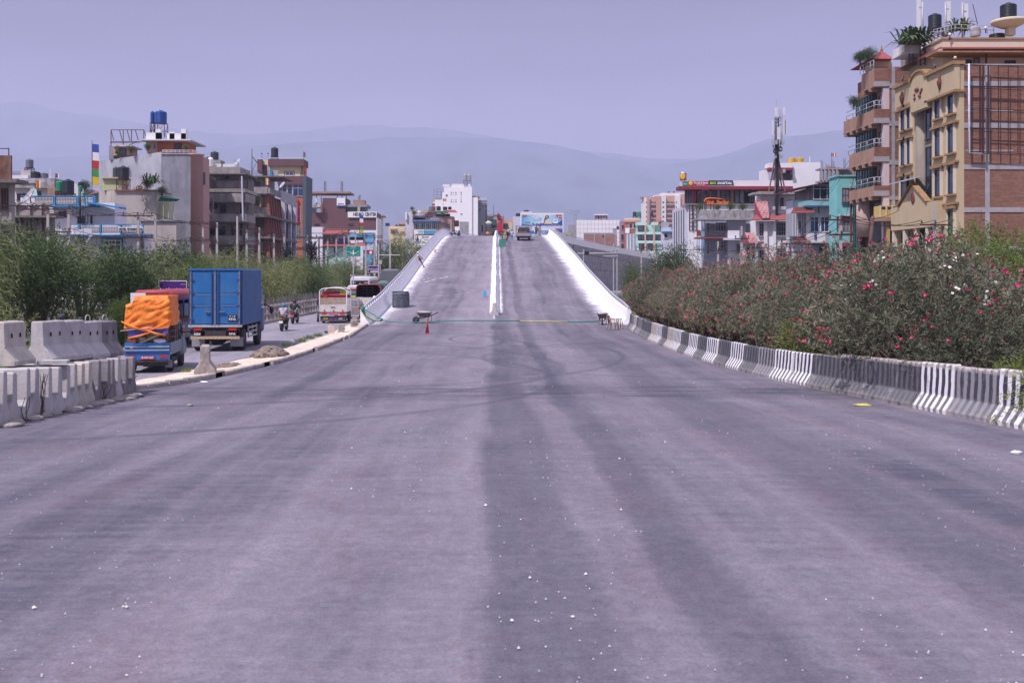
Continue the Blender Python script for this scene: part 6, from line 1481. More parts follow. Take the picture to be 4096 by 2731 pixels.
mb. build('far_houses',mat('far_house',(.48,.42,.40),.9,.35,.03),B,kind='stuff',fixn=False)
# ---------------------------------------------------------------- vegetation
def leafmat(name,a,b_,c,sc_=1.3,tr=.35):
 m=bpy. data. materials. new(name);m. use_nodes=True;t=m. node_tree;t. nodes. clear()
 o=N(t,'ShaderNodeOutputMaterial');co=N(t,'ShaderNodeTexCoord'). outputs['Object']
 v=nnoise(t,co,sc_,(1,1,1),3,.6,.38,.62);w=nnoise(t,co,14,(1,1,1),2,.5,.4,.62)
 inf=N(t,'ShaderNodeObjectInfo');col=nmix(t,v,a,b_);col=nmix(t,nmath(t,'MULTIPLY',w,.65),col,c)
 hs=N(t,'ShaderNodeHueSaturation');t. links. new(col,hs. inputs['Color']);t. links. new(ramp_range(t,inf. outputs['Random'],0,1,.68,1.38),hs. inputs['Value']);t. links. new(ramp_range(t,inf. outputs['Random'],0,1,.53,.475),hs. inputs['Hue'])
 d=N(t,'ShaderNodeBsdfPrincipled');d. inputs['Roughness']. default_value=.6;d. inputs['Specular IOR Level']. default_value=.25;t. links. new(hs. outputs[0],d. inputs['Base Color'])
 s_=N(t,'ShaderNodeBsdfTranslucent');t. links. new(hs. outputs[0],s_. inputs[0]);x=N(t,'ShaderNodeMixShader');x. inputs[0]. default_value=tr
 t. links. new(d. outputs[0],x. inputs[1]);t. links. new(s_. outputs[0],x. inputs[2]);t. links. new(x. outputs[0],o. inputs[0])
 return m
L_WIL=leafmat('leaf_greygreen',(.085,.12,.045),(.16,.205,.075),(.27,.285,.13));L_YEL=leafmat('leaf_yellowgreen',(.10,.15,.035),(.17,.23,.05),(.27,.31,.09));L_DRK=leafmat('leaf_darkgreen',(.045,.08,.032),(.08,.125,.045),(.13,.18,.07))
L_OLE=leafmat('leaf_oleander',(.10,.112,.070),(.155,.162,.105),(.28,.27,.19),1.0,.25);L_STEM=mat('bush_stem',(.13,.085,.07),.9,.2);L_BARK=mat('bark',(.12,.095,.075),.95,.2,3)
F_PINK=mat('flower_pink',(.75,.07,.20),.6,.2,9);F_RED=mat('flower_red',(.30,.045,.045),.6,.2,9);F_WHT=mat('flower_white',(.75,.70,.66),.6,.1,9)
rnd=random. Random(11)
def rdir(r=rnd,up=-.2):
 while True:
  v=Vector((r. uniform(-1,1),r. uniform(-1,1),r. uniform(up,1)))
  if .2<v. length<1:return v. normalized()
def leaf(V,Fc,p,d,L,w,r):
 """one leaf: a quad blade from p along d, slightly folded to a point"""
 s=d. cross(Vector((r. uniform(-1,1),r. uniform(-1,1),r. uniform(-1,1))))
 if s. length<.1:s=Vector((1,0,0))
 s=s. normalized()*w/2;n=len(V)
 V+=[p,p+d*L*.45+s,p+d*L,p+d*L*.45-s];Fc. append((n,n+1,n+2,n+3))
def mesh_of(name,V,Fc,m):
 me=bpy. data. meshes. new(name);me. from_pydata([tuple(v) for v in V],[],Fc);me. materials. append(m);return me
def link(name,me,parent=None,**kw):
 o=bpy. data. objects. new(name,me);C. objects. link(o)
 if parent is not None:o. parent=parent
 for k,v in kw. items():o[k]=v
 return o
def oleander_meshes(seed,H=3.6,RX=1.9,tufts=1150):
 r=random. Random(seed);V,Fc=[],[];fl={'p':([],[]),'r':([],[]),'w':([],[])};tips=[]
 while len(tips)<tufts:
  d=rdir(r,-.15);k=r. random()**.45;k=.35+.65*k
  lump=1+.28*noise. noise(d*2.2+Vector((seed*3.1,0,0)))
  p=Vector((d. x*RX*k*lump,d. y*RX*k*lump,H*.42+d. z*H*.58*k*lump))
  if p. z<.15:continue
  tips. append((p,d,k*lump))
 for p,d,k in tips:
  ax=(d*.7+Vector((r. uniform(-.4,.4),r. uniform(-.4,.4),.75))). normalized()
  for q in range(9):
   e=(ax*r. uniform(.25,.9)+rdir(r,-1)*.75). normalized()
   leaf(V,Fc,p-ax*r. uniform(0,.16),e,r. uniform(.11,.19),r. uniform(.022,.034),r)
  if k>.93 and r. random()<.26+1.1*noise. noise(d*2.5+Vector((seed,5,0))) and p. z>H*.25:
   key='p' if r. random()<.45 else 'r'
   fv,ff=fl[key]
   for q in range(6 if key=='p' else 4):leaf(fv,ff,p+ax*.06,(ax+rdir(r,-1)*1.1). normalized(),r. uniform(.05,.085),.06,r)
 for _ in range(26):
  c=rdir(r,.1);c=Vector((c. x*RX*.9,c. y*RX*.9,H*.45+c. z*H*.5));fv,ff=fl['w']
  for q in range(4):leaf(fv,ff,c+rdir(r,-1)*.1,rdir(r,-1),.07,.06,r)
 st=MB()
 for _ in range(26):
  e=r. choice(tips)[0];b0=Vector((r. uniform(-.35,.35),r. uniform(-.35,.35),0));m_=b0. lerp(e,.5)+Vector((r. uniform(-.15,.15),r. uniform(-.15,.15),.1))
  st. tube([b0,m_,e],[.035,.022,.008],4,cap=False)
 sm=bpy. data. meshes. new('stems');sm. from_pydata(st. v,[],st. f);sm. materials. append(L_STEM)
 return dict(leaves=mesh_of('leaves',V,Fc,L_OLE),stems=sm,flowers=mesh_of('flowers',*fl['p'],F_PINK),buds=mesh_of('buds',*fl['r'],F_RED),white=mesh_of('white_flowers',*fl['w'],F_WHT))
OLE=[oleander_meshes(s) for s in (3,8,14,21)]
spots=[]
y=17.2
rowdef=[(11.0,1.0),(13.6,1.05),(16.2,1.02)]
k=0
while y<84:
 for j,(x,s_) in enumerate(rowdef):
  if y>68 and j==0:x+=.6
  spots. append((x+rnd. uniform(-.4,.4)+(1.0 if y<21 and j==0 else 0),y+j*.8+rnd. uniform(-.4,.4),s_*rnd. uniform(.84,1.1),j))
 y+=2.8;k+=1
land=[(19,'above the black-striped near barriers'),(26,'behind the worn dark barriers'),(33,'below the brick flank'),(41,'below the balcony tower'),(50,'below the turquoise house'),(60,'below the white gable house'),(70,'behind the plastic chair'),(84,'beside the ramp parapet')]
rowname=['front row oleander','middle row oleander','back row oleander']
cnt={}
def hgt(y):return interp([(15,.7),(19.5,.82),(22,1.08),(26,1.27),(33,1.15),(42,1.12),(56,1.12),(66,1.04),(76,1.0),(86,.85)],y)
for x,y,s_,j in spots:
 v=rnd. choice(OLE);sc2=s_*hgt(y)
 lm=next(t_ for a,t_ in land if y<=a+.8 or a==84)
 key=(j,lm);cnt[key]=cnt. get(key,0)+1
 o=thing('oleander_bush','%s %s, %s from the camera'%(rowname[j],lm,ordn[cnt[key]-1]),'bush',(x,y,-.05),rnd. uniform(0,6.28),'oleander bushes along the right side of the road',world=False)
 pf=interp([(3600,1),(3820,1),(3960,.78),(4200,.66)],VX+x*FPX/y);o. scale=(sc2*1.02,sc2*1.02,sc2*(1.0 if j else .9)*pf)
 link('leaves',v['leaves'],o,kind='stuff');link('stems',v['stems'],o);link('flowers',v['flowers'],o,kind='stuff');link('buds',v['buds'],o,kind='stuff')
 if rnd. random()<.13:link('white_flowers',v['white'],o,kind='stuff')
def tree_meshes(seed,H,R_,trunk,n,L,w,mat_,droop=.6,lobes=9,base=.3,spread=1.0):
 """tapered trunk, limbs, a crown of leaf sprays in uneven lobes"""
 r=random. Random(seed);V,Fc=[],[];tk=MB();lb_=[]
 for i in range(lobes):
  a=2*math. pi*i/lobes+r. uniform(-.5,.5);q=r. uniform(.15,.72)*R_ if i else 0
  lb_. append((Vector((math. cos(a)*q*spread,math. sin(a)*q*spread,r. uniform(base*H+.08*H,H*.84))),r. uniform(.38,.6)*R_))
 tk. tube([(0,0,0),(.05,0,H*base*.6),(0,.05,H*.45),(0,0,H*.7)],[trunk,trunk*.8,trunk*.6,trunk*.2],8)
 for c,rr in lb_:tk. tube([(0,0,H*base*.7),c*.5+Vector((0,0,H*.18)),c],[trunk*.5,trunk*.3,.02],5,cap=False)
 per=n//lobes
 for c,rr in lb_:
  for _ in range(per//6):
   d=rdir(r,-.7);k=r. random()**.4;p=c+d*rr*k*(1+.3*noise. noise(d*3+c))
   if p. z<.15:continue
   ax=(d*.6+rdir(r,-1)*.5+Vector((0,0,-droop))). normalized()
   for q in range(6):
    e=(ax+rdir(r,-1)*.55). normalized();leaf(V,Fc,p+ax*q*L*.45,e,L*r. uniform(.7,1.3),w*r. uniform(.7,1.3),r)
 tm=bpy. data. meshes. new('trunk');tm. from_pydata(tk. v,[],tk. f);tm. materials. append(L_BARK)
 return mesh_of('crown',V,Fc,mat_),tm
T_W=[tree_meshes(s,5.6,3.3,.16,17000,.19,.042,L_WIL,.75,11,.06) for s in (1,2,3)]
T_Y=[tree_meshes(s,5.2,2.9,.14,15000,.17,.052,L_YEL,.3,10,.08) for s in (4,5)]
T_D=[tree_meshes(6,5.8,3.0,.18,15000,.16,.062,L_DRK,.2,10,.12),tree_meshes(9,5.4,3.0,.18,11000,.16,.055,L_DRK,.5,10,.08)]
def plant(mesh_pair,x,y,s_,rz,label,group=None,sz=None,name='tree'):
 o=thing(name,label,'bush' if name. endswith('bush') else 'tree',(x,y,0),rz,group,world=False);o. scale=(s_,s_,sz or s_)
 link('trunk',mesh_pair[1],o);link('crown',mesh_pair[0],o,kind='stuff')
 return o
GT='roadside trees along the left verge'
marks=[(44,'by the stacked barriers'),(58,'beside the blue truck'),(75,'above the motorcycles'),(95,'above the crate truck'),(125,'under the road sign'),(200,'by the far traffic')]
lk={'W':(T_W,'drooping grey-green'),'Y':(T_Y,'yellow-green bushy'),'D':(T_D,'dark dense')}
seq=[(36,-19.5,'W',.92),(39.5,-22.3,'W',1.0),(43,-19.6,'D',.86),(45,-25,'Y',1.06),(47.5,-22,'D',.90),(50.5,-18.9,'D',.8),(53,-21.8,'W',.90),(57,-19.6,'W',.86),(61,-22.5,'D',.80),(64.5,-19.9,'Y',.80),(68,-22.2,'D',.92),(71,-19.7,'W',.88),(74,-22.4,'D',.90),(77,-19.6,'D',.84),(81,-22.2,'W',.88),(84,-19.6,'W',.84),(88,-21.8,'D',.84),(92,-19.5,'W',.86),(97,-21.6,'W',.86),(102,-19.4,'D',.85),(108,-21,'W',.88),(113,-19.2,'W',.86),(119,-20.6,'D',.88),(126,-19,'W',.88),(133,-20,'W',.9),(141,-18.6,'D',.88),(150,-19.6,'W',.95),(160,-18.4,'W',.95),(172,-18.6,'D',1),(186,-18.4,'W',1.05)]
cnt={}
for y,x,kd,s_ in seq:
 mk=next(t_ for a,t_ in marks if y<=a);key=(kd,mk);cnt[key]=cnt. get(key,0)+1
 plant(rnd. choice(lk[kd][0]),x,y,s_,rnd. uniform(0,6.28),'%s tree %s, %s one from the camera'%(lk[kd][1],mk,ordn[cnt[key]-1]),GT)
plant(T_D[0],-27.5,52,1.05,.4,'broad-leaved reddish-green tree in front of the arched parapet house');plant(T_Y[0],-31,57,1.0,2,'bushy tree below the rusty rooftop screen')
plant(T_Y[1],-17.4,46.5,.42,1,'low yellow-green hedge bush just right of the stacked barriers',name='hedge_bush',sz=.42)
plant(T_W[1],PX(1605,190),190,1.5,1,'round bright green tree left of the college building',sz=1.9). children
plant(T_D[1],PX(1548,150),150,.95,2,'tall dark conifer-like tree beside the solar street light',sz=1.75)
plant(T_D[0],PX(2700,110),110,1.1,.3,'round dark green tree between the cream house and the oleanders',sz=1.12);plant(T_D[1],PX(3215,82),82,.75,1.3,'rounded olive bush tree below the grey panelled wall',sz=.98)
plant(T_Y[0],PX(2960,84),84,.5,2.2,'small bright leafy tree in front of the blue-grey balcony house',sz=.80);plant(T_Y[1],PX(2860,95),95,.6,.2,'low leafy shrub left of the bright small tree',sz=.72)
plant(T_Y[0],25.5,50,1.05,.8,'yellow-green tree at the foot of the brick flank','yellow-green trees at the right edge',sz=1.12);plant(T_Y[1],26.5,45,1.02,2.8,'yellow-green tree under the billboard frame at the photo edge','yellow-green trees at the right edge');plant(T_Y[1],22.5,46,.9,4.0,'nearest yellow-green tree behind the oleanders','yellow-green trees at the right edge',sz=1.0)
plant(T_Y[0],10.2,18.4,.32,1,'bright green low bush over the nearest striped barrier',name='low_bush',sz=.33);plant(T_Y[1],10.9,20.2,.3,2,'bright green low bush behind the second clean striped barrier',name='low_bush',sz=.3);plant(T_Y[1],9.9,31.5,.34,2,'pale yellow-flecked low bush behind the middle barriers',name='low_bush',sz=.36)
for i,(px,yy) in enumerate(((2520,103),(2538,101))):plant(T_D[1],PX(px,yy),yy,.42,i,['feathery papaya-like plant beside the grey retaining wall','second feathery plant nearer the oleanders'][i],sz=.95)
def potplant(px,py,Y,s_,label,m=1,name='roof_plant'):
 me=[T_D[0],T_Y[0],T_D[1]][m];o=thing(name,label,'plant',tuple(W(px,py,Y)),px*.7,'plants on the rooftops and balconies',world=False);o. scale=(s_,s_,s_*.9);link('stem',me[1],o);link('foliage',me[0],o,kind='stuff');return o
for a in ((3440,268,87.5,.26,'bushy roof plant at the tip of the top tan balcony'),(3475,262,88,.3,'leafy plant before the red pavilion roof'),(3415,440,88.5,.24,'plant on the second balcony of the tan tower'),(3690,262,82,.28,'green shrub below the roof ladder'),(3655,264,83,.2,'grassy plant left of the roof ladder'),(2800,848,116,.2,'planter shrub at the left end of the mouldy parapet'),(2872,846,116,.16,'small potted plant above the Web Surfer letters'),(2922,846,116,.2,'potted plant right of the Web Surfer letters'),(2972,848,116,.2,'last potted plant on the mouldy parapet'),(588,765,103.5,.24,'trailing plants along the beige house roof edge'),(648,790,103.5,.22,'dry trailing plant at the beige house corner'),(470,626,114,.14,'small plant by the roof stair room'),(524,615,114,.16,'bluish potted plant right of the roof stair room'),(592,606,113,.18,'potted plant beside the orange roof wall'),(746,608,113,.16,'potted plant at the right end of the orange roof house'),(1005,830,133,.24,'green balcony plant on the fin house'),(1028,828,133,.26,'taller balcony plant on the fin house'),(822,934,122,.14,'potted plant on the tenement balcony'),(1655,864,231,.24,'yellowish plant at the college roof corner'),(1770,872,231,.24,'plant under the green awning of the college roof'),(340,772,124,.3,'green shrub by the balustrade behind the hotel'),(1648,845,234,.2,'tall thin plant at the college building corner')):potplant(*a,m=0 if a[2]>85 else 1)
def spiky(px,py,Y,L,n,label,m):
 o=thing('aloe_plant',label,'plant',tuple(W(px,py,Y)),0,world=False);V,Fc=[],[];r=random. Random(px)
 for i in range(n):
  d=rdir(r,.0);p=Vector((r. uniform(-.1,.1)*n*.12,0,0));s_=d. cross(Vector((0,0,1))). normalized()*L*.05;q=p+d*L*.55+Vector((0,0,.12*L));e=p+d*L+Vector((0,0,-.25*L));k=len(V)
  V+=[p-s_,p+s_,q+s_,q-s_,e];Fc+=[(k,k+1,k+2,k+3),(k+3,k+2,k+4)]
 link('blades',mesh_of('blades',V,Fc,m),o,kind='stuff');return o
LSP=leafmat('leaf_spiky',(.05,.09,.035),(.09,.14,.05),(.13,.18,.08),3,.1)
spiky(600,735,103.3,1.6,46,'big spiky agave in a pot on the beige roof',LSP);spiky(3640,180,80,2.0,70,'spiky plants spilling over the white roof planter',LSP);spiky(3668,170,80,1.8,60,'spiky plants behind the ladder frame on the planter',LSP);spiky(3845,125,81.5,1.5,46,'spiky plant between the antennas and the streaked drum',LSP);spiky(3812,128,81.5,1.0,26,'small spiky plant right of the grey drum',LSP)
spiky(560,762,103.2,.9,40,'dry drooping succulents along the red roof edge',mat('dry_leaf',(.30,.20,.10),.9,.2,5));MB(). lathe([(.25,0),(.35,.45)],PX(602,103.2),103.2,PZ(752,103.2),12)
def tuft(x,y,z,s_,n,label,seed):
 r=random. Random(seed);V,Fc=[],[]
 for i in range(n):leaf(V,Fc,Vector((r. uniform(-1,1)*s_*.7,r. uniform(-1,1)*s_*.7,0)),(rdir(r,.2)+Vector((0,0,.6))). normalized(),r. uniform(.5,1.1)*s_,.02,r)
 o=link('grass_tuft',mesh_of('grass_tuft',V,Fc,L_YEL));o. location=(x,y,z);tag(o,label,'grass','weeds on the sandy strip');o['kind']='thing';return o
tuft(-11.05,29.7,.13,.30,260,'large grass tuft on the sandy strip just past the stack',1);tuft(-10.1,32.6,.13,.18,110,'small grass tuft left of the lone barrier',2)
for i,(x,y,s_) in enumerate(((-9.35,44.5,.22),(-9.2,47.2,.3),(-9.25,49.5,.3),(-9.15,51.5,.26),(-9.2,54.5,.2))):tuft(x,y,.12,s_,130,'%s weed clump from the lone barrier along the strip edge'%ordn[i],5+i)
# ---------------------------------------------------------------- vehicles
M_TYRE=mat('tyre',(.035,.033,.035),.85,.2,6,(.12,.10,.095),.35);M_RIM=mat('rim',(.22,.20,.20),.5,.15,5);M_CHAS=mat('chassis',(.045,.04,.042),.8,.3,4,(.14,.12,.11),.3)
M_TLR=mat('lamp_red',(.50,.03,.02),.3,.05);M_TLO=mat('lamp_orange',(.6,.2,.03),.3,.05);M_SILV=mat('silver_bumper',(.42,.42,.46),.5,.1,3,(.2,.18,.18),.3);M_MIR=mat('black_plastic',(.02,.02,.025),.5,.1)
def vpaint(name,col,dirt=(.25,.22,.20),amt=.25,rough=.42):return mat(name,col,rough,.08,1.2,dirt,amt,.6,spec=.45)
def VX_(mb,sw=lambda x,y,z:(z,x,y)):mb. v=[sw(*v) for v in mb. v];return mb
def wheel(t,x,y,r,w=.2):
 mb=VX_(MB(). lathe([(r*.62,-w/2),(r*.93,-w/2),(r,-w*.32),(r,w*.32),(r*.93,w/2),(r*.62,w/2)],n=22));mb. v=[(v[0]+x,v[1]+y,v[2]+r) for v in mb. v]
 wh=mb. build('wheel',M_TYRE,t,fixn=False);s=1 if x>0 else -1
 mb=VX_(MB(). lathe([(r*.63,w*.30),(r*.55,w*.44),(r*.25,w*.30),(r*.18,w*.5),(.01,w*.5)],n=16));mb. v=[(v[0]*s+x,v[1]+y,v[2]+r) for v in mb. v];mb. build('rim',M_RIM,wh,fixn=False)
def vb(t,name,x0,x1,y0,y1,z0,z1,m,label=None):return MB(). box(x0,x1,y0,y1,z0,z1). build(name,m,t,label,fixn=False)
def loft(secs,name,m,t):
 """body skin: sections (y, list of (x,z)) of equal length joined along y"""
 mb=MB();n=len(secs[0][1])
 for y,pts in secs:mb. v+=[(x,y,z) for x,z in pts]
 for i in range(len(secs)-1):
  for j in range(n):mb. f. append((i*n+j,i*n+(j+1)%n,(i+1)*n+(j+1)%n,(i+1)*n+j));mb. sm. append(True)
 mb. f+=[tuple(range(n)),tuple(range((len(secs)-1)*n,len(secs)*n))];mb. sm+=[False]*2
 o=mb. build(name,m,t);return o
def rrect(w,z0,z1,r=.08,taper=0):
 a=w/2;b_=a-taper
 return [(-a,z0+r),(-a+r,z0),(a-r,z0),(a,z0+r),(a,(z0+z1)*.5),(b_,z1-r*1.6),(b_-r*1.3,z1),(-b_+r*1.3,z1),(-b_,z1-r*1.6),(-a,(z0+z1)*.5)]
def place(px,Y):return PX(px,Y)
def frame_bars(t,name,segs,w,m,kind=None):
 mb=MB()
 for a,b_ in segs:mb. bar(a,b_,w)
 return mb. build(name,m,t,kind=kind)
# -- blue container truck
t=thing('container_truck','big blue box-bodied truck with closed rear doors on the left road','truck',(-12.08,43.0,0),R(3.2),world=False)
BL=vpaint('truck_blue',(.020,.135,.36),(.07,.19,.33),.35);BLD=vpaint('truck_blue_dark',(.015,.07,.25));GRM=mat('worn_metal',(.17,.175,.22),.7,.2,5,(.14,.10,.09),.4)
vb(t,'box_body',-1.12,1.12,.05,4.6,1.13,3.52,BLD);vb(t,'roof_rim',-1.15,1.15,.0,4.65,3.50,3.58,BL)
mb=MB()
for k in range(44):mb. box(1.12,1.15,.1+k*.103,.15+k*.103,1.15,3.5)
mb. build('corrugations',BL,t,kind='stuff',fixn=False)
for s in (-1,1):
 x0,x1=(.03,1.0) if s>0 else (-1.0,-.03);d=vb(t,'rear_door',x0,x1,-.02,.05,1.2,3.42,BL)
 for z in (1.95,2.42):MB(). box(x0+.12,x1-.12,-.035,-.021,z,z+.03). build('door_groove',GRM,d,fixn=False)
 for z in (2.0,2.5):MB(). box(x0+.12,x1-.12,-.028,-.021,z+.05,z+.42). build('pressed_panel',BL,d,fixn=False)
 for z in (1.35,1.95,2.5,3.05):MB(). box(s*1.0-.08,s*1.0+.1,-.07,-.021,z,z+.06). build('hinge',BLD,d,fixn=False)
 frame_bars(t,'lock_rod',[((s*.14,-.06,1.15),(s*.14,-.06,3.45))],.035,BLD);frame_bars(t,'handle',[((s*.18,-.08,1.72),(s*.42,-.08,1.74))],.05,GRM)
 frame_bars(t,'edge_post',[((s*1.03,-.04,1.15),(s*1.03,-.04,3.46))],.06,GRM)
frame_bars(t,'door_seam',[((0,-.04,1.15),(0,-.04,3.46))],.07,GRM);vb(t,'sill_beam',-1.14,1.14,-.06,.05,1.06,1.16,M_SILV)
vb(t,'number_plate',.55,.92,-.045,-.021,1.32,1.58,mat('plate_black',(.02,.02,.02),.5,0));text('lettering','६२५६',MC['letter_white'],t,(.735,-.05,1.40),.3,.11,bold=.03);text('lettering','ना ५ ख',MC['letter_white'],t,(.735,-.05,1.52),.26,.07)
for s in (-1,1):vb(t,'small_plate',s*.74-.17,s*.74+.17,-.09,-.07,.70,.86,MC['plate_black']);vb(t,'tail_lamp',s*.74-.17,s*.74+.17,-.06,.0,.92,1.02,M_TLR)
text('lettering','6256',MC['letter_white'],t,(-.74,-.095,.77),.27,.1,bold=.03);text('lettering','६२५६',MC['letter_white'],t,(.74,-.095,.77),.27,.1,bold=.03)
for k in range(12):
 x=-1.0+k*.17;MB(). add([(x,-.10,.56),(x+.09,-.10,.56),(x+.15,-.10,.66),(x+.06,-.10,.66)],[(0,1,2,3)]). build('hazard_stripe',mat('hazard_orange',(.6,.30,.04),.6,.1),t,fixn=False)
vb(t,'bumper_bar',-1.02,1.04,-.095,-.03,.55,.67,M_SILV);vb(t,'chassis',-.45,.45,0,6.2,.62,1.0,M_CHAS);vb(t,'under_body',-1.0,1.0,.0,.2,.9,1.06,M_CHAS)
MB(). blob((0,.95,.50),.30,.25,.24). build('differential',M_CHAS,t);frame_bars(t,'axle',[((-.8,.95,.5),(.8,.95,.5))],.14,M_CHAS)
for s in (-1,1):
 wheel(t,s*.94,.95,.48,.24);wheel(t,s*.66,.95,.48,.22);wheel(t,s*.98,4.4,.48,.24);vb(t,'mudflap',s*.82-.28,s*.82+.28,.42,.44,.2,.6,M_FGREY)
frame_bars(t,'side_guard',[((1.08,1.7,z),(1.08,3.7,z)) for z in (.55,.75,.95)]+[((1.08,y,.5),(1.08,y,1.05)) for y in (1.7,2.7,3.7)],.06,M_GALV)
loft([(4.75,rrect(2.1,.55,2.7,.1,.05)),(5.9,rrect(2.1,.55,2.7,.1,.05)),(6.2,rrect(2.0,.55,2.2,.1,.05))],'cab',BLD,t);vb(t,'cab_window',1.04,1.07,5.0,5.8,1.7,2.35,G_DARK)
frame_bars(t,'mirror',[((1.05,5.9,1.9),(1.42,5.8,1.7))],.05,M_MIR);MB(). blob((1.42,5.8,1.6),.10,.05,.2). build('mirror_head',M_MIR,t)
# -- small truck with orange tarpaulin
t=thing('mini_truck','small blue pickup piled with furniture under an orange tarpaulin','pickup truck',(-11.72,33.6,0),R(8),world=False)
MBL=vpaint('mini_blue',(.02,.16,.46));MBD=vpaint('mini_blue_grey',(.12,.17,.26));hw=.72
vb(t,'tailgate',-hw,hw,-.03,.03,.70,1.02,MBL)
for z in (.78,.90):frame_bars(t,'pressed_rib',[((-hw,-.05,z),(hw,-.05,z))],.03,M_SILV)
vb(t,'rear_panel',-hw,hw,.0,.06,.45,.68,MBL);vb(t,'bed_floor',-hw,hw,.03,2.2,.6,.72,MBD)
for s in (-1,1):vb(t,'side_board',s*hw-.03,s*hw+.03,.03,2.2,.72,1.02,MBD);vb(t,'tail_lamp',s*.52-.14,s*.52+.14,-.02,.0,.52,.60,M_TLR)
vb(t,'number_plate',-.22,.24,-.03,0,.46,.58,MC['sign_red']);text('lettering','बा.२९च ६२३३',MC['letter_white'],t,(.01,-.035,.52),.38,.07,bold=.02)
MB(). blob((-.5,-.055,.86),.06,.01,.04). build('round_sticker',M_TLO,t);text('lettering','TATA',MC['letter_green'],t,(.42,-.06,.86),.2,.05)
vb(t,'bumper',-hw,hw,-.08,-.02,.38,.42,M_CHAS);vb(t,'under_body',-.6,.6,.0,3.3,.26,.45,M_CHAS)
for s in (-1,1):wheel(t,s*.62,.72,.27,.17);wheel(t,s*.62,2.75,.27,.17);vb(t,'mudflap',s*.62-.12,s*.62+.12,.38,.39,.16,.42,M_FGREY)
for s in (-1,1):frame_bars(t,'rack',[((s*hw,y,1.0),(s*hw,y,1.62)) for y in (.05,.45,.85,1.25,1.65,2.1)]+[((s*hw,.05,z),(s*hw,2.1,z)) for z in (1.2,1.4,1.6)],.03,M_FDARK)
loft([(2.25,rrect(1.4,.35,1.80,.1,.1)),(3.0,rrect(1.42,.35,1.82,.12,.12)),(3.45,rrect(1.4,.35,1.25,.1,.08)),(3.7,rrect(1.34,.4,1.0,.1,.05))],'cab',MBD,t);vb(t,'cab_window',.70,.725,2.5,3.05,1.1,1.6,G_DARK)
frame_bars(t,'mirror',[((.72,3.1,1.2),(.95,3.05,1.22))],.03,M_MIR);MB(). blob((.97,3.04,1.25),.07,.05,.12). build('mirror_head',M_MIR,t)
tl=thing('furniture_load','brown wooden wardrobe and padded bedhead tied in the small pickup bed','furniture',(-11.72,33.6,0),R(8),world=False)
WD=mat('wardrobe_wood',(.27,.095,.055),.6,.15,3);vb(tl,'wardrobe_panel',-.66,-.40,.08,.9,.73,1.7,WD);vb(tl,'wardrobe_panel',-.39,-.30,.12,.9,.73,1.7,WD);vb(tl,'wardrobe_panel',.42,.60,.2,1.0,.73,1.7,WD)
vb(tl,'wardrobe_panel',.45,.68,1.05,1.9,.73,1.75,WD);vb(tl,'white_drawer',-.30,-.10,.15,.6,.73,1.2,M_LAV);vb(tl,'padded_bedhead',-.10,.36,.3,.42,.73,1.35,mat('bedhead_cream',(.42,.34,.26),.8,.1));vb(tl,'core',-.6,.6,.5,2.1,.73,1.75,MC['dark_recess'])
mb=MB();mb. tube([(-.22,.0,1.03),(.62,-.06,1.42)],.035,7);mb. tube([(-.20,-.05,1.03),(.60,-.1,1.38)],.025,6);mb. build('bamboo_poles',mat('bamboo',(.45,.34,.18),.7,.1),tl)
mb=MB();mb. blob((.38,.05,1.08),.22,.12,.09,12,8,.5,2);mb. build('white_cloth',M_LAV,tl)
mt_=mat('tarp_orange',(.74,.19,.025),.6,.12,2.5,(.86,.42,.08),.35,bump=1.0,bsc=11)
tp=thing('tarpaulin','crumpled orange tarpaulin lashed over the furniture on the small pickup','tarpaulin',(-11.72,33.6,0),R(8),world=False)
mb=MB();rows=[]
nu,nv=56,26
for j in range(nv+1):
 v=j/nv
 for i in range(nu+1):
  u=i/nu;a=u*4
  if a<1:x,y,c0=-.74,1.8*(1-a),0
  elif a<3:x,y,c0=-.74+1.46*(a-1)/2,-.04,1
  else:x,y,c0=.72,-.04+1.8*(a-3),2
  top=2.60+.0*u;zz=lerp(1.46+(.05*math. sin(a*2) if c0==1 else .12),top-(.32 if x<-.5 else 0)*max(0,1-(x+.8)/.9),v)
  k=min(1,v*1.15);sh=1-.05*k*k;inn=0 if v<.88 else (v-.88)*.9
  nz_=noise. noise(Vector((x*3.2+y*2,zz*4.2,y*1.2)))*.05+.035*abs(noise. noise(Vector((x*1.5+zz*1.2,y,zz*5-x*2))))*3
  nx_,ny_=(-1,0) if c0==0 else ((0,-1) if c0==1 else (1,0))
  mb. v. append((x*sh*(1-inn*.35)+nx_*nz_,(y-1)*sh+1+inn*(1 if c0==1 else 0)+ny_*nz_,zz))
 rows. append(len(mb. v))
w_=nu+1
for j in range(nv):
 for i in range(nu):mb. f. append((j*w_+i,j*w_+i+1,(j+1)*w_+i+1,(j+1)*w_+i));mb. sm. append(True)
c=len(mb. v);mb. v. append((.0,1.1,2.60))
for i in range(nu):mb. f. append((nv*w_+i,nv*w_+i+1,c));mb. sm. append(True)
mb. f. append((nv*w_+nu,nv*w_,c));mb. sm. append(True)
mb. build('sheet',mt_,tp,fixn=False)
mb=MB();mb. add([(-.60,-.10,1.42),(.0,-.14,1.46),(.15,-.1,1.36),(-.52,-.12,1.18)],[(0,1,2,3)]);mb. add([(.0,-.12,1.48),(.70,-.1,1.5),(.66,-.12,1.3),(.25,-.13,1.36)],[(0,1,2,3)]);mb. build('blue_lining',mat('tarp_blue',(.06,.07,.36),.6,.2,6,bump=.8),tp,fixn=False)
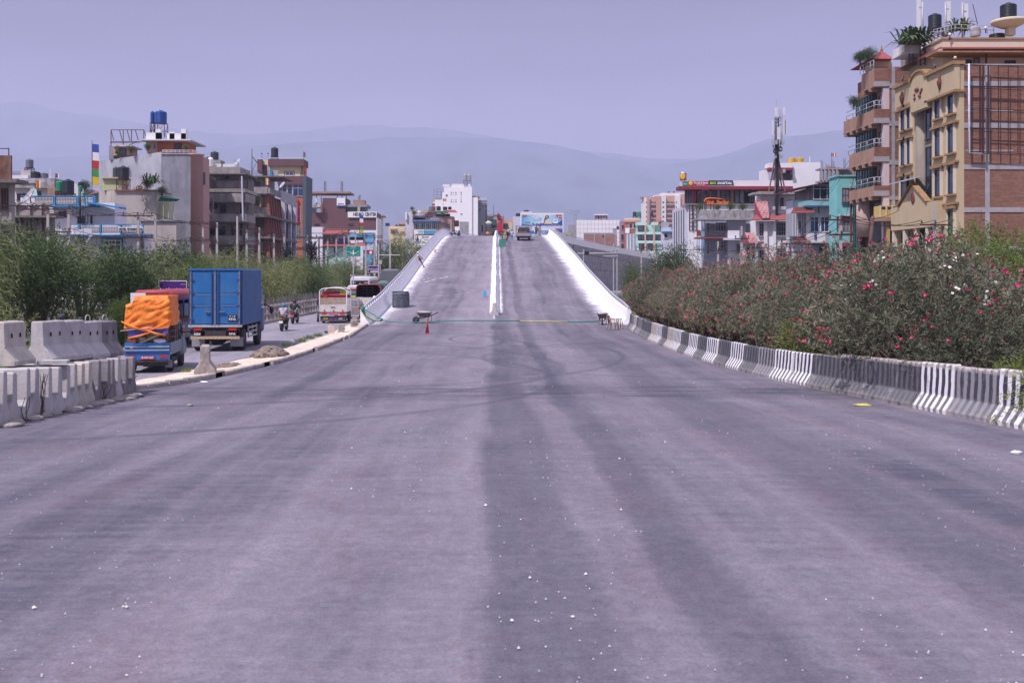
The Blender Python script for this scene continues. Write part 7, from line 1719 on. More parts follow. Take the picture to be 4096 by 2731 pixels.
for a,b_ in (((-.82,-.1,1.75),(.0,-.17,1.42)),((.0,-.17,1.42),(.80,-.12,1.78)),((-.60,-.16,1.2),(.12,-.17,1.38)),((.0,-.18,1.46),(.62,-.15,1.28))):
 mb=MB();mb. tube([a,(Vector(a)+Vector(b_))/2+Vector((0,-.02,-.03)),b_],[.02,.045,.03],6);mb. build('tarp_fold',mt_,tp)
frame_bars(tp,'rope',[((-.84,-.13,1.44),(-.1,-.18,1.52)),((-.1,-.18,1.52),(.2,-.16,1.54))],.02,M_LAV)
# -- bus behind them
def bus(label,x,y,w,L,h,c1,c2,rz=0,rack=False,roofc=None,lower=None):
 t=thing('bus',label,'bus',(x,y,0),R(rz),world=False);top=vpaint('bus_'+label. split()[0]+label. split()[1],c1);low=vpaint('buslow_'+label. split()[0]+label. split()[1],c2)
 loft([(0,rrect(w*.97,.45,h*.97,.14,.08)),(.15,rrect(w,.4,h,.14,.08)),(L-.3,rrect(w,.4,h,.14,.08)),(L,rrect(w*.95,.45,h*.92,.14,.1))],'body',top,t)
 vb(t,'lower_body',-w/2-.012,w/2+.012,.1,L-.1,.42,1.15,low);vb(t,'side_stripe',-w/2-.02,w/2+.02,.1,L-.1,1.15,1.32,top)
 k=0;y_=.35
 while y_<L-1:
  for s in (-1,1):f=vb(t,'window',s*(w/2+.005)-.02,s*(w/2+.005)+.02,y_,y_+.75,1.38,h-.42,M_FDARK);MB(). box(s*(w/2+.03)-.01,s*(w/2+.03)+.01,y_+.05,y_+.7,1.43,h-.47). build('pane',G_GREY,f,fixn=False)
  y_+=.82
 f=vb(t,'rear_window',-w*.38,w*.38,-.03,.05,h*.56,h*.86,G_DARK);vb(t,'rear_bumper',-w*.48,w*.48,-.07,.02,.35,.55,M_CHAS)
 for s in (-1,1):vb(t,'tail_lamp',s*w*.4-.09,s*w*.4+.09,-.02,.02,.7,.95,M_TLR);wheel(t,s*(w/2-.12),1.7,.42,.24);wheel(t,s*(w/2-.12),L-1.2,.42,.24)
 if rack:frame_bars(t,'roof_rack',[((-w*.45,.2,h+.12),(w*.45,.2,h+.12)),((-w*.45,.2,h-.02),(-w*.45,.2,h+.25)),((w*.45,.2,h-.02),(w*.45,.2,h+.25)),((-w*.42,-.08,h*.5),(-w*.42,-.08,h*.9)),((w*.42,-.08,h*.5),(w*.42,-.08,h*.9)),((w*.2,-.08,h*.8),(w*.42,-.08,h*.8)),((-w*.42,-.08,h*.8),(-w*.2,-.08,h*.8)),((-w*.42,-.08,h*.62),(w*.42,-.08,h*.62)),((w*.42,-.08,h*.9),(-w*.42,-.08,h*.9))],.05,M_WHITE)
 return t
b1=bus('red roofed grey city bus half hidden between the pickup and blue truck',-15.4,44.8,2.0,6.2,2.62,(.34,.035,.05),(.42,.42,.42));text('lettering','United',MC['letter_white'],b1,(1.06,2.6,2.10),.9,.14,normal='+x');vb(b1,'white_roof_corner',-.98,-.3,-.02,.02,2.0,2.5,M_WHITE);vb(b1,'side_poster',1.03,1.04,.3,4.9,2.0,2.22,mat('bus_poster',(.10,.16,.40),.6,.4,2,(.5,.1,.15),.3))
b2=bus('white tourist bus with ladder rack and trident emblem on its rear window',-14.3,105,2.2,8,3.12,(.66,.64,.70),(.60,.55,.62),rack=True);text('emblem','ψ',MC['letter_white'],b2,(.0,-.05,2.25),.45,.45)
b3=bus('red bus mostly hidden right of the white tourist bus',-15.0,117,1.9,6.4,3.0,(.42,.02,.05),(.4,.04,.06))
b4=bus('white minivan with a colourful painted rear window behind the grey car',-12.9,91.5,1.75,4.6,2.35,(.62,.62,.66),(.55,.55,.6))
for i,(c,z) in enumerate((((.55,.05,.05),1.95),((.1,.35,.25),1.75),((.2,.3,.5),1.6),((.2,.6,.1),1.35),((.7,.6,.1),1.25))):vb(b4,'painted_band',-.7,.7-.1*i,-.06,-.04,z,z+.12,mat('band%d'%i,c,.5,.3,6))
# -- white pickup with crates
PWH=vpaint('pickup_white',(.62,.58,.56),(.36,.28,.22),.35)
t=thing('crate_pickup','white Indian pickup with plank tailgate loaded with red crates','pickup truck',(-11.16,68.4,0),R(1.5),world=False);w=.92
vb(t,'tailgate',-w,w,-.03,.03,.78,1.28,PWH);vb(t,'rear_panel',-w,w,0,.05,.55,.76,PWH);vb(t,'bumper',-w,w,-.15,-.03,.50,.56,M_SILV);vb(t,'red_bumper_half',.1,w,-.155,-.14,.50,.56,vpaint('dark_red',(.2,.02,.03)))
PL=mat('old_plank',(.36,.28,.21),.9,.2,3,(.2,.15,.11),.3)
for z in (1.30,1.52):vb(t,'plank',-w+.05,w-.05,-.02,.03,z,z+.2,PL)
vb(t,'mud_board',-w+.06,w-.08,-.06,-.03,.14,.49,mat('mud_board',(.11,.105,.11),.8,.15,4))
text('lettering','MOM',mat('l_yellow',(.6,.45,.05),.6,0),t,(-.5,-.07,.33),.28,.17,bold=.03);text('lettering','→♥ MAR ♥←',mat('l_bluered',(.25,.05,.3),.6,0),t,(.03,-.07,.33),.62,.14,bold=.02);text('lettering','DAD',mat('l_grey',(.5,.55,.5),.6,0),t,(.52,-.07,.33),.26,.17,bold=.03);text('lettering','TATA',mat('l_violet',(.08,.03,.22),.6,0),t,(.0,-.04,1.10),.32,.07,bold=.03)
vb(t,'number_plate',-.33,.30,-.05,-.03,.60,.72,mat('plate_pink',(.55,.08,.15),.6,.1,9,(.7,.5,.5),.4))
for s in (-1,1):vb(t,'tail_lamp',s*.62-.16,s*.62+.16,-.03,0,.62,.74,M_TLR);wheel(t,s*.72,.55,.33,.2);wheel(t,s*.72,3.1,.33,.2);vb(t,'side_board',s*w-.03,s*w+.03,0,2.5,.78,1.2,PWH)
for x in (-.6,.02,.64):MB(). blob((x,-.06,.90),.06,.05,.07). build('round_lamp',M_TLO,t)
for s in (-1,1):
 for k in range(7):vb(t,'slat',s*w-.02,s*w+.02,.05,2.45,1.25+k*.13,1.32+k*.13,PWH)
 frame_bars(t,'rack_post',[((s*w,y,.8),(s*w,y,2.22)) for y in (0,1.2,2.45)],.06,M_WHITE)
mb=MB();arc=[(-.92,0,2.2),(-.8,0,2.32),(-.5,0,2.40),(0,0,2.42),(.5,0,2.40),(.8,0,2.32),(.92,0,2.2)];mb. tube(arc,.035,6);mb. tube([(a,2.4,c_) for a,b_,c_ in arc],.035,6);mb. build('hoop',M_WHITE,t)
loft([(2.55,rrect(1.7,.45,1.95,.12,.12)),(3.3,rrect(1.7,.45,1.95,.12,.12)),(4.2,rrect(1.6,.45,1.1,.12,.06))],'cab',PWH,t);vb(t,'bed_floor',-w,w,0,2.5,.62,.78,M_CHAS);vb(t,'under_body',-.6,.6,.1,4,.3,.6,M_CHAS)
CR=[mat('crate_red',(.30,.02,.04),.6,.2,8),mat('crate_orange',(.60,.10,.02),.6,.2,8),mat('crate_yellow',(.45,.36,.04),.6,.2,8)]
def crate(x,z,m,lab):
 c_=thing('plastic_crate',lab,'crate',(-11.16+x,68.55,z),R(1.5),'plastic crates in the white pickup',world=False);mb=MB()
 for q in (0,.09,.17):mb. box(-.2,.2,0,.02,q,q+.05)
 for q in (-.2,-.07,.06,.18):mb. box(q,q+.025,-.005,.02,0,.22)
 mb. box(-.2,.2,.02,.3,0,.21);mb. build('crate_shell',m,c_,fixn=False)
cn=['leftmost','second','third','fourth','rightmost']
for j in range(2):
 for i in range(4 if j else 5):crate(-.66+i*.40 if j==0 else -.58+i*.41,1.74+j*.235,CR[2] if (j,i)==(1,3) else (CR[1] if (j,i)==(0,0) else CR[0]),'%s crate of the %s row in the white pickup bed'%(cn[i],'upper' if j else 'lower'))
t=thing('broom','bundle of straw tied at the left rear corner of the crate pickup','broom',(-12.15,68.2,0),world=False);MB(). tube([(0,0,.1),(0,0,.75)],[.09,.05],8). build('bundle',M_CHAS,t)
# -- grey hatchback
t=thing('hatchback_car','grey-brown hatchback car beside the crate pickup by the ramp wall','car',(-11.05,75.5,0),R(0),world=False);GC=vpaint('car_grey',(.24,.215,.21),amt=.1,rough=.3)
loft([(-.05,rrect(1.5,.38,.88,.1,.06)),(.1,rrect(1.62,.28,.95,.12,.06)),(1.2,rrect(1.66,.25,.98,.12,.05)),(3.0,rrect(1.66,.25,.95,.12,.05)),(3.8,rrect(1.5,.3,.72,.12,.05))],'body',GC,t)
loft([(.12,rrect(1.35,.9,.98,.03,.02)),(.5,rrect(1.42,.9,1.46,.1,.16)),(1.9,rrect(1.42,.9,1.50,.1,.16)),(2.8,rrect(1.3,.9,.97,.03,.02))],'cabin',GC,t)
MB(). add([(-.56,.10,.98),(.56,.10,.98),(.46,.43,1.38),(-.46,.43,1.38)],[(0,1,2,3)]). build('rear_window',G_GREY,t,fixn=False)
for s in (-1,1):MB(). add([(s*.70,.6,1.0),(s*.70,2.4,1.0),(s*.60,1.9,1.4),(s*.60,.75,1.4)],[(0,1,2,3)]). build('side_window',G_DARK,t,fixn=False);MB(). blob((s*.68,.06,.82),.11,.12,.16). build('tail_lamp',M_TLR,t);wheel(t,s*.72,.7,.29,.18);wheel(t,s*.72,3.0,.29,.18)
vb(t,'number_plate',-.2,.2,-.08,-.05,.5,.62,MC['sign_red']);vb(t,'bumper',-.76,.76,-.09,.1,.28,.45,GC);vb(t,'red_reflector',-.5,-.35,-.10,-.08,.44,.52,M_TLR)
# -- canvas pickup
t=thing('canvas_truck','white light truck with an open black canvas hood beside the ramp wall','truck',(-10.75,84,0),world=False);w=1.02;CV=mat('canvas_black',(.03,.035,.05),.8,.2,2,(.09,.09,.11),.3,bump=.5,bsc=4)
vb(t,'tailgate',-w,w,-.03,.03,.85,1.42,PWH);vb(t,'rear_panel',-w,w,-.02,.05,.5,.82,PWH);vb(t,'bed_floor',-w,w,0,3,.7,.85,M_CHAS)
for s in (-1,1):vb(t,'side_board',s*w-.03,s*w+.03,0,3,.8,1.4,PWH);vb(t,'tail_lamp',s*.68-.18,s*.68+.18,-.05,-.02,.62,.76,M_TLR);wheel(t,s*.8,.9,.38,.24);wheel(t,s*.8,3.8,.38,.24)
o_=[(-w,1.42),(-w-.02,2.1),(-w+.08,2.4),(-.75,2.5),(.75,2.5),(w-.08,2.4),(w+.02,2.1),(w,1.42)];mb=MB();n_=len(o_)
for yy in (0,1,2,3):mb. v+=[(x+.02*math. sin(yy*5),yy,z) for x,z in o_]
for i in range(3):
 for j in range(n_-1):mb. f. append((i*n_+j,i*n_+j+1,(i+1)*n_+j+1,(i+1)*n_+j));mb. sm. append(True)
mb. f. append(tuple(range(3*n_,4*n_)));mb. sm. append(False);mb. build('canvas_hood',CV,t,fixn=False)
mb=MB();mb. tube([(x,-.01,z) for x,z in o_],.04,6);mb. build('hood_hem',vpaint('hem_red',(.4,.04,.03)),t);frame_bars(t,'inner_rails',[((-.9,2.9,z),(.9,2.9,z)) for z in (1.6,1.8,2.0,2.2)]+[((x,2.9,1.4),(x,2.9,2.4)) for x in (-.5,0,.5)],.03,M_FGREY)
loft([(3.1,rrect(1.8,.5,2.1,.12,.1)),(4.6,rrect(1.8,.5,1.9,.12,.1))],'cab',PWH,t)
# -- tarp covered lorry, green tarp
def lorry(label,x,y,w,L,h,m,side):
 t=thing('covered_lorry',label,'lorry',(x,y,0),world=False)
 loft([(0,rrect(w,1.2,h-.25,.12,.1)),(L*.35,rrect(w,1.2,h,.12,.35)),(L,rrect(w,1.2,h-.3,.12,.2))],'tarpaulin_cover',m,t);vb(t,'side_panel',w/2-.05,w/2+.04,.0,L,1.3,h-1.0,side);vb(t,'bed',-w/2,w/2,0,L,.8,1.25,M_CHAS)
 for s in (-1,1):wheel(t,s*(w/2-.15),1.2,.48,.26);wheel(t,s*(w/2-.15),L-.5,.48,.26)
lorry('lorry under a peaked dark grey tarpaulin with orange side boards',-13.7,128,2.7,7,4.1,mat('tarp_grey',(.13,.14,.165),.8,.15,1,bump=.6,bsc=2),mat('side_orange',(.5,.16,.05),.7,.15));lorry('small lorry under a green tarpaulin half behind the ramp wall',-11.3,99,1.6,4,2.75,mat('tarp_green',(.10,.17,.15),.8,.15,1,bump=.6,bsc=2),mat('side_green',(.1,.15,.12),.7,.15))
lorry('low vehicle with a maroon load cover beyond the crate pickup',-14.2,83,1.4,3,1.95,mat('tarp_maroon',(.16,.07,.08),.8,.15),CR[0])
t=thing('white_van','white van roof glimpsed through the oleanders at the right edge','van',(21.3,38.5,0),R(0),world=False);loft([(0,rrect(1.8,.4,1.95,.15,.12)),(3.2,rrect(1.8,.4,1.95,.15,.12)),(4.2,rrect(1.6,.4,1.1,.12,.08))],'body',vpaint('van_white',(.7,.7,.74)),t);vb(t,'side_window',-.93,-.9,.5,3,1.2,1.6,G_DARK);[wheel(t,s*.78,y_,.31,.2) for s in (-1,1) for y_ in (.7,3.3)]
t=thing('parked_car','dark car roof under the awning beyond the right ramp wall','car',(10.6,88,0),world=False);loft([(0,rrect(1.6,.3,.95,.1,.05)),(3.8,rrect(1.6,.3,.9,.1,.05))],'body',MBD,t);loft([(.4,rrect(1.4,.9,1.5,.1,.15)),(2.4,rrect(1.4,.9,1.5,.1,.15))],'cabin',MBD,t);[wheel(t,s*.7,y_,.3,.18) for s in (-1,1) for y_ in (.7,3)]
# ---------------------------------------------------------------- people and small things
SK=[mat('skin_brown',(.20,.10,.065),.6,.05),mat('skin_dark',(.10,.05,.035),.6,.05)]
def skin_mesh(name,V,E,Rd,m,parent,sub=1):
 me=bpy. data. meshes. new(name);me. from_pydata([tuple(v) for v in V],E,[])
 o=bpy. data. objects. new(name,me);C. objects. link(o)
 md=o. modifiers. new('s','SKIN');md. use_smooth_shade=True
 for i,r in enumerate(Rd):me. skin_vertices[0]. data[i]. radius=(r,r)
 me. skin_vertices[0]. data[0]. use_root=True
 s_=o. modifiers. new('u','SUBSURF');s_. levels=sub
 dg=bpy. context. evaluated_depsgraph_get();nm=bpy. data. meshes. new_from_object(o. evaluated_get(dg));bpy. data. objects. remove(o)
 nm. materials. clear();nm. materials. append(m)
 for p in nm. polygons:p. use_smooth=True
 o=bpy. data. objects. new(name,nm);C. objects. link(o);o. parent=parent;return o
def person(label,loc,rz,P,shirt,legs,head='hair',hm=None,sk=0,short=False,feet=None,sleeve=True,shortp=False,s=1.0):
 """P: joints pelvis, chest, neck, head, (shoulder, elbow, hand) x2, (hip, knee, foot) x2 in metres, figure facing -y"""
 t=thing('person',label,'person',loc,rz,world=False);t. scale=(s,s,s);v={k:Vector(a) for k,a in P. items()}
 order=['pelvis','chest','neck','head','sl','el','hl','sr','er','hr','tl','kl','fl','tr','kr','fr'];ix={k:i for i,k in enumerate(order)}
 V=[v[k] for k in order];E=[(0,1),(1,2),(2,3),(1,4),(4,5),(5,6),(1,7),(7,8),(8,9),(0,10),(10,11),(11,12),(0,13),(13,14),(14,15)]
 Rd=[.125,.14,.055,.085,.06,.042,.028,.06,.042,.028,.09,.06,.038,.09,.06,.038]
 up=(v['head']-v['neck']). normalized();fw_=Vector((0,-1,0)) if 'face' not in P else Vector(P['face'])
 V. append(v['head']+up*.09);E. append((3,16));Rd. append(.07)
 for h,e in (('hl','el'),('hr','er')):
  d=(v[h]-v[e]). normalized();sd_=d. cross(fw_);sd_=sd_. normalized() if sd_. length>.1 else Vector((1,0,0));b_=len(V);V. append(v[h]+d*.07);E. append((ix[h],b_));Rd. append(.032)
  for q,l in ((-.03,.065),(-.01,.085),(.01,.08),(.03,.06)):V. append(v[h]+d*(.08+l)+sd_*q+fw_*.02);E. append((b_,len(V)-1));Rd. append(.009)
  V. append(v[h]+d*.07+sd_*.05+fw_*.03);E. append((ix[h],len(V)-1));Rd. append(.011)
 for f in ('fl','fr'):V. append(v[f]+fw_*.16+Vector((0,0,-.04)));E. append((ix[f],len(V)-1));Rd. append(.036)
 body=skin_mesh('body',V,E,Rd,SK[sk],t)
 hd=v['head']+up*.045
 mb=MB();mb. blob(tuple(hd+fw_*.105+up*-.01),.018,.022,.028,8,6);mb. build('nose',SK[sk],t)
 for q in (-1,1):sdv=up. cross(fw_). normalized()*q;MB(). blob(tuple(hd+fw_*.085+sdv*.033+up*.02),.012,.008,.008,6,4). build('eye',MC['letter_black'],t);MB(). blob(tuple(hd+sdv*.085),.014,.03,.032,6,4). build('ear',SK[sk],t)
 mid=lambda a,b_,k:v[a]. lerp(v[b_],k)
 ends=[mid('sl','el',.75),mid('sr','er',.75)] if short else [mid('el','hl',.85),mid('er','hr',.85)]
 SV=[v['pelvis']+(v['chest']-v['pelvis'])*-.05,mid('pelvis','chest',.5),v['chest'],mid('chest','neck',.75),v['sl'],v['sr']];SE=[(0,1),(1,2),(2,3),(2,4),(2,5)];SR=[.15,.15,.165,.075,.082,.082]
 if short:SV+=ends;SE+=[(4,6),(5,7)];SR+=[.068,.068]
 else:SV+=[v['el'],v['er']]+ends;SE+=[(4,6),(5,7),(6,8),(7,9)];SR+=[.06,.06,.045,.045]
 skin_mesh('shirt',SV,SE,SR,shirt,t)
 e1,e2=('kl','kr');LV=[v['pelvis'],v['tl'],v['tr'],mid('tl','kl',.9) if shortp else v['kl'],mid('tr','kr',.9) if shortp else v['kr']];LE=[(0,1),(0,2),(1,3),(2,4)];LR=[.14,.115,.115,.10 if shortp else .078,.10 if shortp else .078]
 if not shortp:LV+=[mid('kl','fl',.93),mid('kr','fr',.93)];LE+=[(3,5),(4,6)];LR+=[.058,.058]
 skin_mesh('trousers',LV,LE,LR,legs,t)
 for f in ('fl','fr'):p=v[f]+fw_*.06+Vector((0,0,-.035));MB(). blob(tuple(p),.05 if abs(fw_. x)<.7 else .13,.13 if abs(fw_. x)<.7 else .05,.045,10,6). build('shoe',feet or M_MIR,t)
 if head=='helmet':MB(). blob(tuple(hd+up*.015),.135,.155,.145,16,10). build('helmet',hm,t)
 elif head=='hat':
  mb=MB();mb. blob(tuple(hd+up*.05),.12,.14,.10,16,10);q=tuple(hd+up*.03);mb. lathe([(.12,0),(.155,-.005),(.12,.01)],q[0],q[1],q[2],16);mb. build('hard_hat',hm,t)
 else:MB(). blob(tuple(hd+up*.045-fw_*.015),.098,.108,.088,12,8,.15,3). build('hair',MC['letter_black'],t)
 return t
def stand(**k):
 d=dict(pelvis=(0,0,.92),chest=(0,0,1.3),neck=(0,0,1.47),head=(0,-.01,1.56),sl=(.17,0,1.42),el=(.24,.03,1.14),hl=(.22,-.05,.90),sr=(-.17,0,1.42),er=(-.24,.03,1.14),hr=(-.22,-.05,.90),tl=(.09,0,.88),kl=(.10,-.01,.48),fl=(.11,.02,.08),tr=(-.09,0,.88),kr=(-.10,-.01,.48),fr=(-.11,.02,.08));d. update(k);return d
def yr(py,off=0):
 y=66.0
 while y<175 and HY-(zr(y)-CZ)*FPX/y>py:y+=.05
 return y
cl=lambda n,c:mat('cloth_'+n,c,.85,.15,5,bump=.3)
def onramp(px,py):y=yr(py);return (PX(px,y),y,zr(y))
M_HW=mat('hat_white',(.75,.75,.75),.5,.03)
x,y,z=onramp(1672,1069)
person('construction worker in white hard hat, white shirt and orange shorts leaning on the parapet',(-8.15,y,z),R(30),stand(pelvis=(-.28,.0,.88),chest=(-.42,0,1.24),neck=(-.47,0,1.42),head=(-.47,-.03,1.52),sl=(-.30,.05,1.36),el=(-.14,-.05,1.12),hl=(.02,-.12,.98),sr=(-.55,-.1,1.34),er=(-.48,-.22,1.08),hr=(-.2,-.25,.95),tl=(-.2,.08,.85),kl=(.05,.05,.48),fl=(.28,.02,.08),tr=(-.25,-.08,.85),kr=(-.02,-.1,.48),fr=(.15,-.15,.08)),cl('white',(.66,.65,.68)),cl('orange',(.45,.13,.03)),'hat',M_HW,1,True,shortp=True)
x,y,z=onramp(2047,966)
person('worker seen from behind in a pale shirt and light blue jeans at the open truck',(x,y,z),R(180),stand(el=(.27,-.08,1.18),hl=(.16,-.26,1.1),er=(-.27,-.08,1.18),hr=(-.16,-.26,1.1)),cl('pale',(.50,.46,.52)),cl('jeans',(.16,.26,.42)),'hair',s=1.02,feet=M_WHITE)
x,y,z=onramp(2022,957)
person('worker in a yellow shirt and yellow trousers beside the truck wheel',(x,y,z),R(150),stand(el=(.25,-.12,1.15),hl=(.1,-.3,1.05)),cl('yellow',(.55,.46,.12)),cl('sand',(.50,.36,.14)),'hair',s=.95)
x,y,z=onramp(2033,951);person('worker in a checked white shirt half hidden behind the yellow-shirted man',(x+.1,y+1,z),R(200),stand(),cl('check',(.5,.48,.56)),cl('dark',(.05,.05,.07)),s=.95)
yc=168.5
for i,(px,sh,lg,lab) in enumerate(((2113,cl('greyblue',(.36,.38,.46)),cl('dark',(.05,.05,.07)),'man in a grey-blue shirt standing left of the BBA letters at the crest'),(2146,cl('olive',(.10,.10,.07)),cl('dark',(.05,.05,.07)),'person in dark clothes at the crest between the two light ones'),(2157,cl('rose',(.45,.38,.40)),cl('beige',(.42,.36,.36)),'person in pale rose clothes right of the dark-clothed one at the crest'),(2163,cl('ivory',(.50,.46,.46)),cl('beige',(.42,.36,.36)),'rightmost person in ivory clothes standing at the crest'))):
 person(lab,(PX(px,yc),yc+i*.4,zr(yc)),R(20*i),stand(),sh,lg,s=1.02)
person('person in a pink dress crouching at the crest left of the grey-blue man',(PX(2101,yc),yc,zr(yc)),R(40),dict(pelvis=(0,.1,.25),chest=(0,-.05,.58),neck=(0,-.1,.74),head=(0,-.13,.83),sl=(.16,-.05,.68),el=(.26,-.25,.5),hl=(.12,-.4,.45),sr=(-.16,-.05,.68),er=(-.26,-.25,.5),hr=(-.12,-.4,.45),tl=(.1,.08,.25),kl=(.17,-.28,.46),fl=(.14,-.12,.08),tr=(-.1,.08,.25),kr=(-.17,-.28,.46),fr=(-.14,-.12,.08)),cl('pink',(.55,.16,.22)),cl('pink',(.55,.16,.22)))
SQ=dict(pelvis=(0,.1,.25),chest=(0,-.08,.58),neck=(0,-.16,.74),head=(0,-.2,.83),sl=(.16,-.08,.68),el=(.26,-.28,.5),hl=(.12,-.45,.4),sr=(-.16,-.08,.68),er=(-.26,-.28,.5),hr=(-.12,-.45,.4),tl=(.1,.08,.25),kl=(.17,-.28,.46),fl=(.14,-.12,.08),tr=(-.1,.08,.25),kr=(-.17,-.28,.46),fr=(-.14,-.12,.08))
x,y,z=onramp(1790,943);person('man in grey squatting by the left parapet at the crest',(x,y-1,zr(y-1)),R(70),SQ,cl('dusty',(.20,.19,.22)),cl('dark',(.05,.05,.07)),s=1.05)
person('man with moustache looking over the stacked barriers from the verge',(PX(247,34),34,.02),R(-30),stand(),cl('green',(.08,.10,.06)),cl('dark',(.05,.05,.07)),s=1.12,sk=1)
person('second onlooker whose dark hair just tops the stacked barriers',(PX(322,34.5),34.5,-.06),R(10),stand(),cl('dark',(.05,.05,.07)),cl('dark',(.05,.05,.07)),s=1.1,sk=1)
def bike(label,x,y,rz,lamp,plate,rider=None,rlabel='',shirt=None,legs=None,hm=None,lean=0):
 t=thing('motorcycle',label,'motorcycle',(x,y,0),R(rz),'motorcycles on the left road',world=False);t. rotation_euler[1]=R(lean)
 BK=mat('bike_black',(.03,.03,.035),.4,.1)
 for yy in (0,1.28):
  mb=VX_(MB(). lathe([(.20,-.05),(.29,-.06),(.31,0),(.29,.06),(.20,.05)],n=20));mb. v=[(v[0],v[1]+yy,v[2]+.31) for v in mb. v];w_=mb. build('wheel',M_TYRE,t,fixn=False)
  mb=MB();[mb. bar((0,yy,.31),(0,yy+.2*math. cos(k*.785),.31+.2*math. sin(k*.785)),.02) for k in range(8)];mb. build('spokes',M_GALV,w_)
 mb=MB();mb. blob((0,.85,.82),.13,.26,.14,12,8);mb. build('fuel_tank',BK,t);mb=MB();mb. blob((0,.28,.76),.12,.36,.06,12,8);mb. blob((0,-.05,.80),.1,.16,.07,10,6);mb. build('seat',BK,t)
 mb=MB();mb. blob((0,.68,.45),.16,.24,.2,10,8);mb. build('engine',M_CHAS,t);frame_bars(t,'fork',[((s*.08,1.28,.31),(s*.09,1.08,.98)) for s in (-1,1)],.05,M_GALV);frame_bars(t,'swing_arm',[((s*.1,0,.31),(s*.1,.6,.4)) for s in (-1,1)],.05,BK)
 frame_bars(t,'handlebar',[((-.36,.95,1.06),(0,1.05,1.0)),((0,1.05,1.0),(.36,.95,1.06))],.035,BK);frame_bars(t,'exhaust',[((.16,-.05,.38),(.15,.6,.3))],.1,M_GALV)
 MB(). blob((0,1.18,.92),.1,.09,.12). build('headlight',M_GALV,t);vb(t,'rear_fender',-.09,.09,-.2,.0,.52,.76,BK);vb(t,'tail_lamp',-.08,.08,-.24,-.19,.70,.78,lamp);vb(t,'number_plate',-.11,.11,-.27,-.24,.48,.62,plate);vb(t,'front_fender',-.07,.07,1.1,1.5,.60,.64,BK)
 for s in (-1,1):frame_bars(t,'mirror',[((s*.28,1.0,1.05),(s*.38,.98,1.22))],.025,BK)
 if shirt:
  p=person(rlabel,(x,y,0),R(rz),dict(pelvis=(0,.25,.86),chest=(0,.42,1.2),neck=(0,.48,1.36),head=(0,.52,1.44),sl=(.19,.44,1.30),el=(.30,.62,1.08),hl=(.33,.88,1.05),sr=(-.19,.44,1.30),er=(-.30,.62,1.08),hr=(-.33,.88,1.05),tl=(.11,.3,.84),kl=(.22,.72,.66),fl=(.2,.45,.32),tr=(-.11,.3,.84),kr=(-.22,.72,.66),fr=(-.2,.45,.32),face=(0,1,0)),shirt,legs,'helmet',hm,s=1.0);return p
PW=MC['letter_white']
bike('dark motorcycle with glowing orange tail lamp, nearer of the two',PX(1127,58.7),58.7,0,M_TLO,PW,1,'rider in a pale lilac shirt and teal helmet on the nearer motorcycle',cl('lilac',(.42,.36,.42)),cl('brown',(.13,.09,.08)),mat('helmet_teal',(.03,.22,.33),.3,.2,5))
bike('black motorcycle with red tail lamp just beyond the nearer one',PX(1171,67.5),67.5,-2,M_TLR,MC['plate_pink'],1,'rider in black jacket and black helmet on the farther motorcycle',cl('black',(.025,.025,.035)),cl('khaki',(.17,.15,.14)),mat('helmet_black',(.02,.015,.02),.25,.3,6,(.3,.05,.07),.2))
bike('motorcycle behind the ramp parapet end, mostly hidden',-9.75,79.5,0,M_TLR,PW,1,'rider whose white helmet shows above the parapet rail',cl('black',(.025,.025,.035)),cl('dark',(.05,.05,.07)),M_HW)
x,y,z=onramp(1835,941);bike('black motorcycle parked sideways at the ramp crest by the squatting man',x,y,70,M_TLR,PW);o=[k for k in C. objects if k. get('label',''). startswith('black motorcycle parked')][0];o. location. z=zr(y);o. scale=(1.15,1.15,1.15)
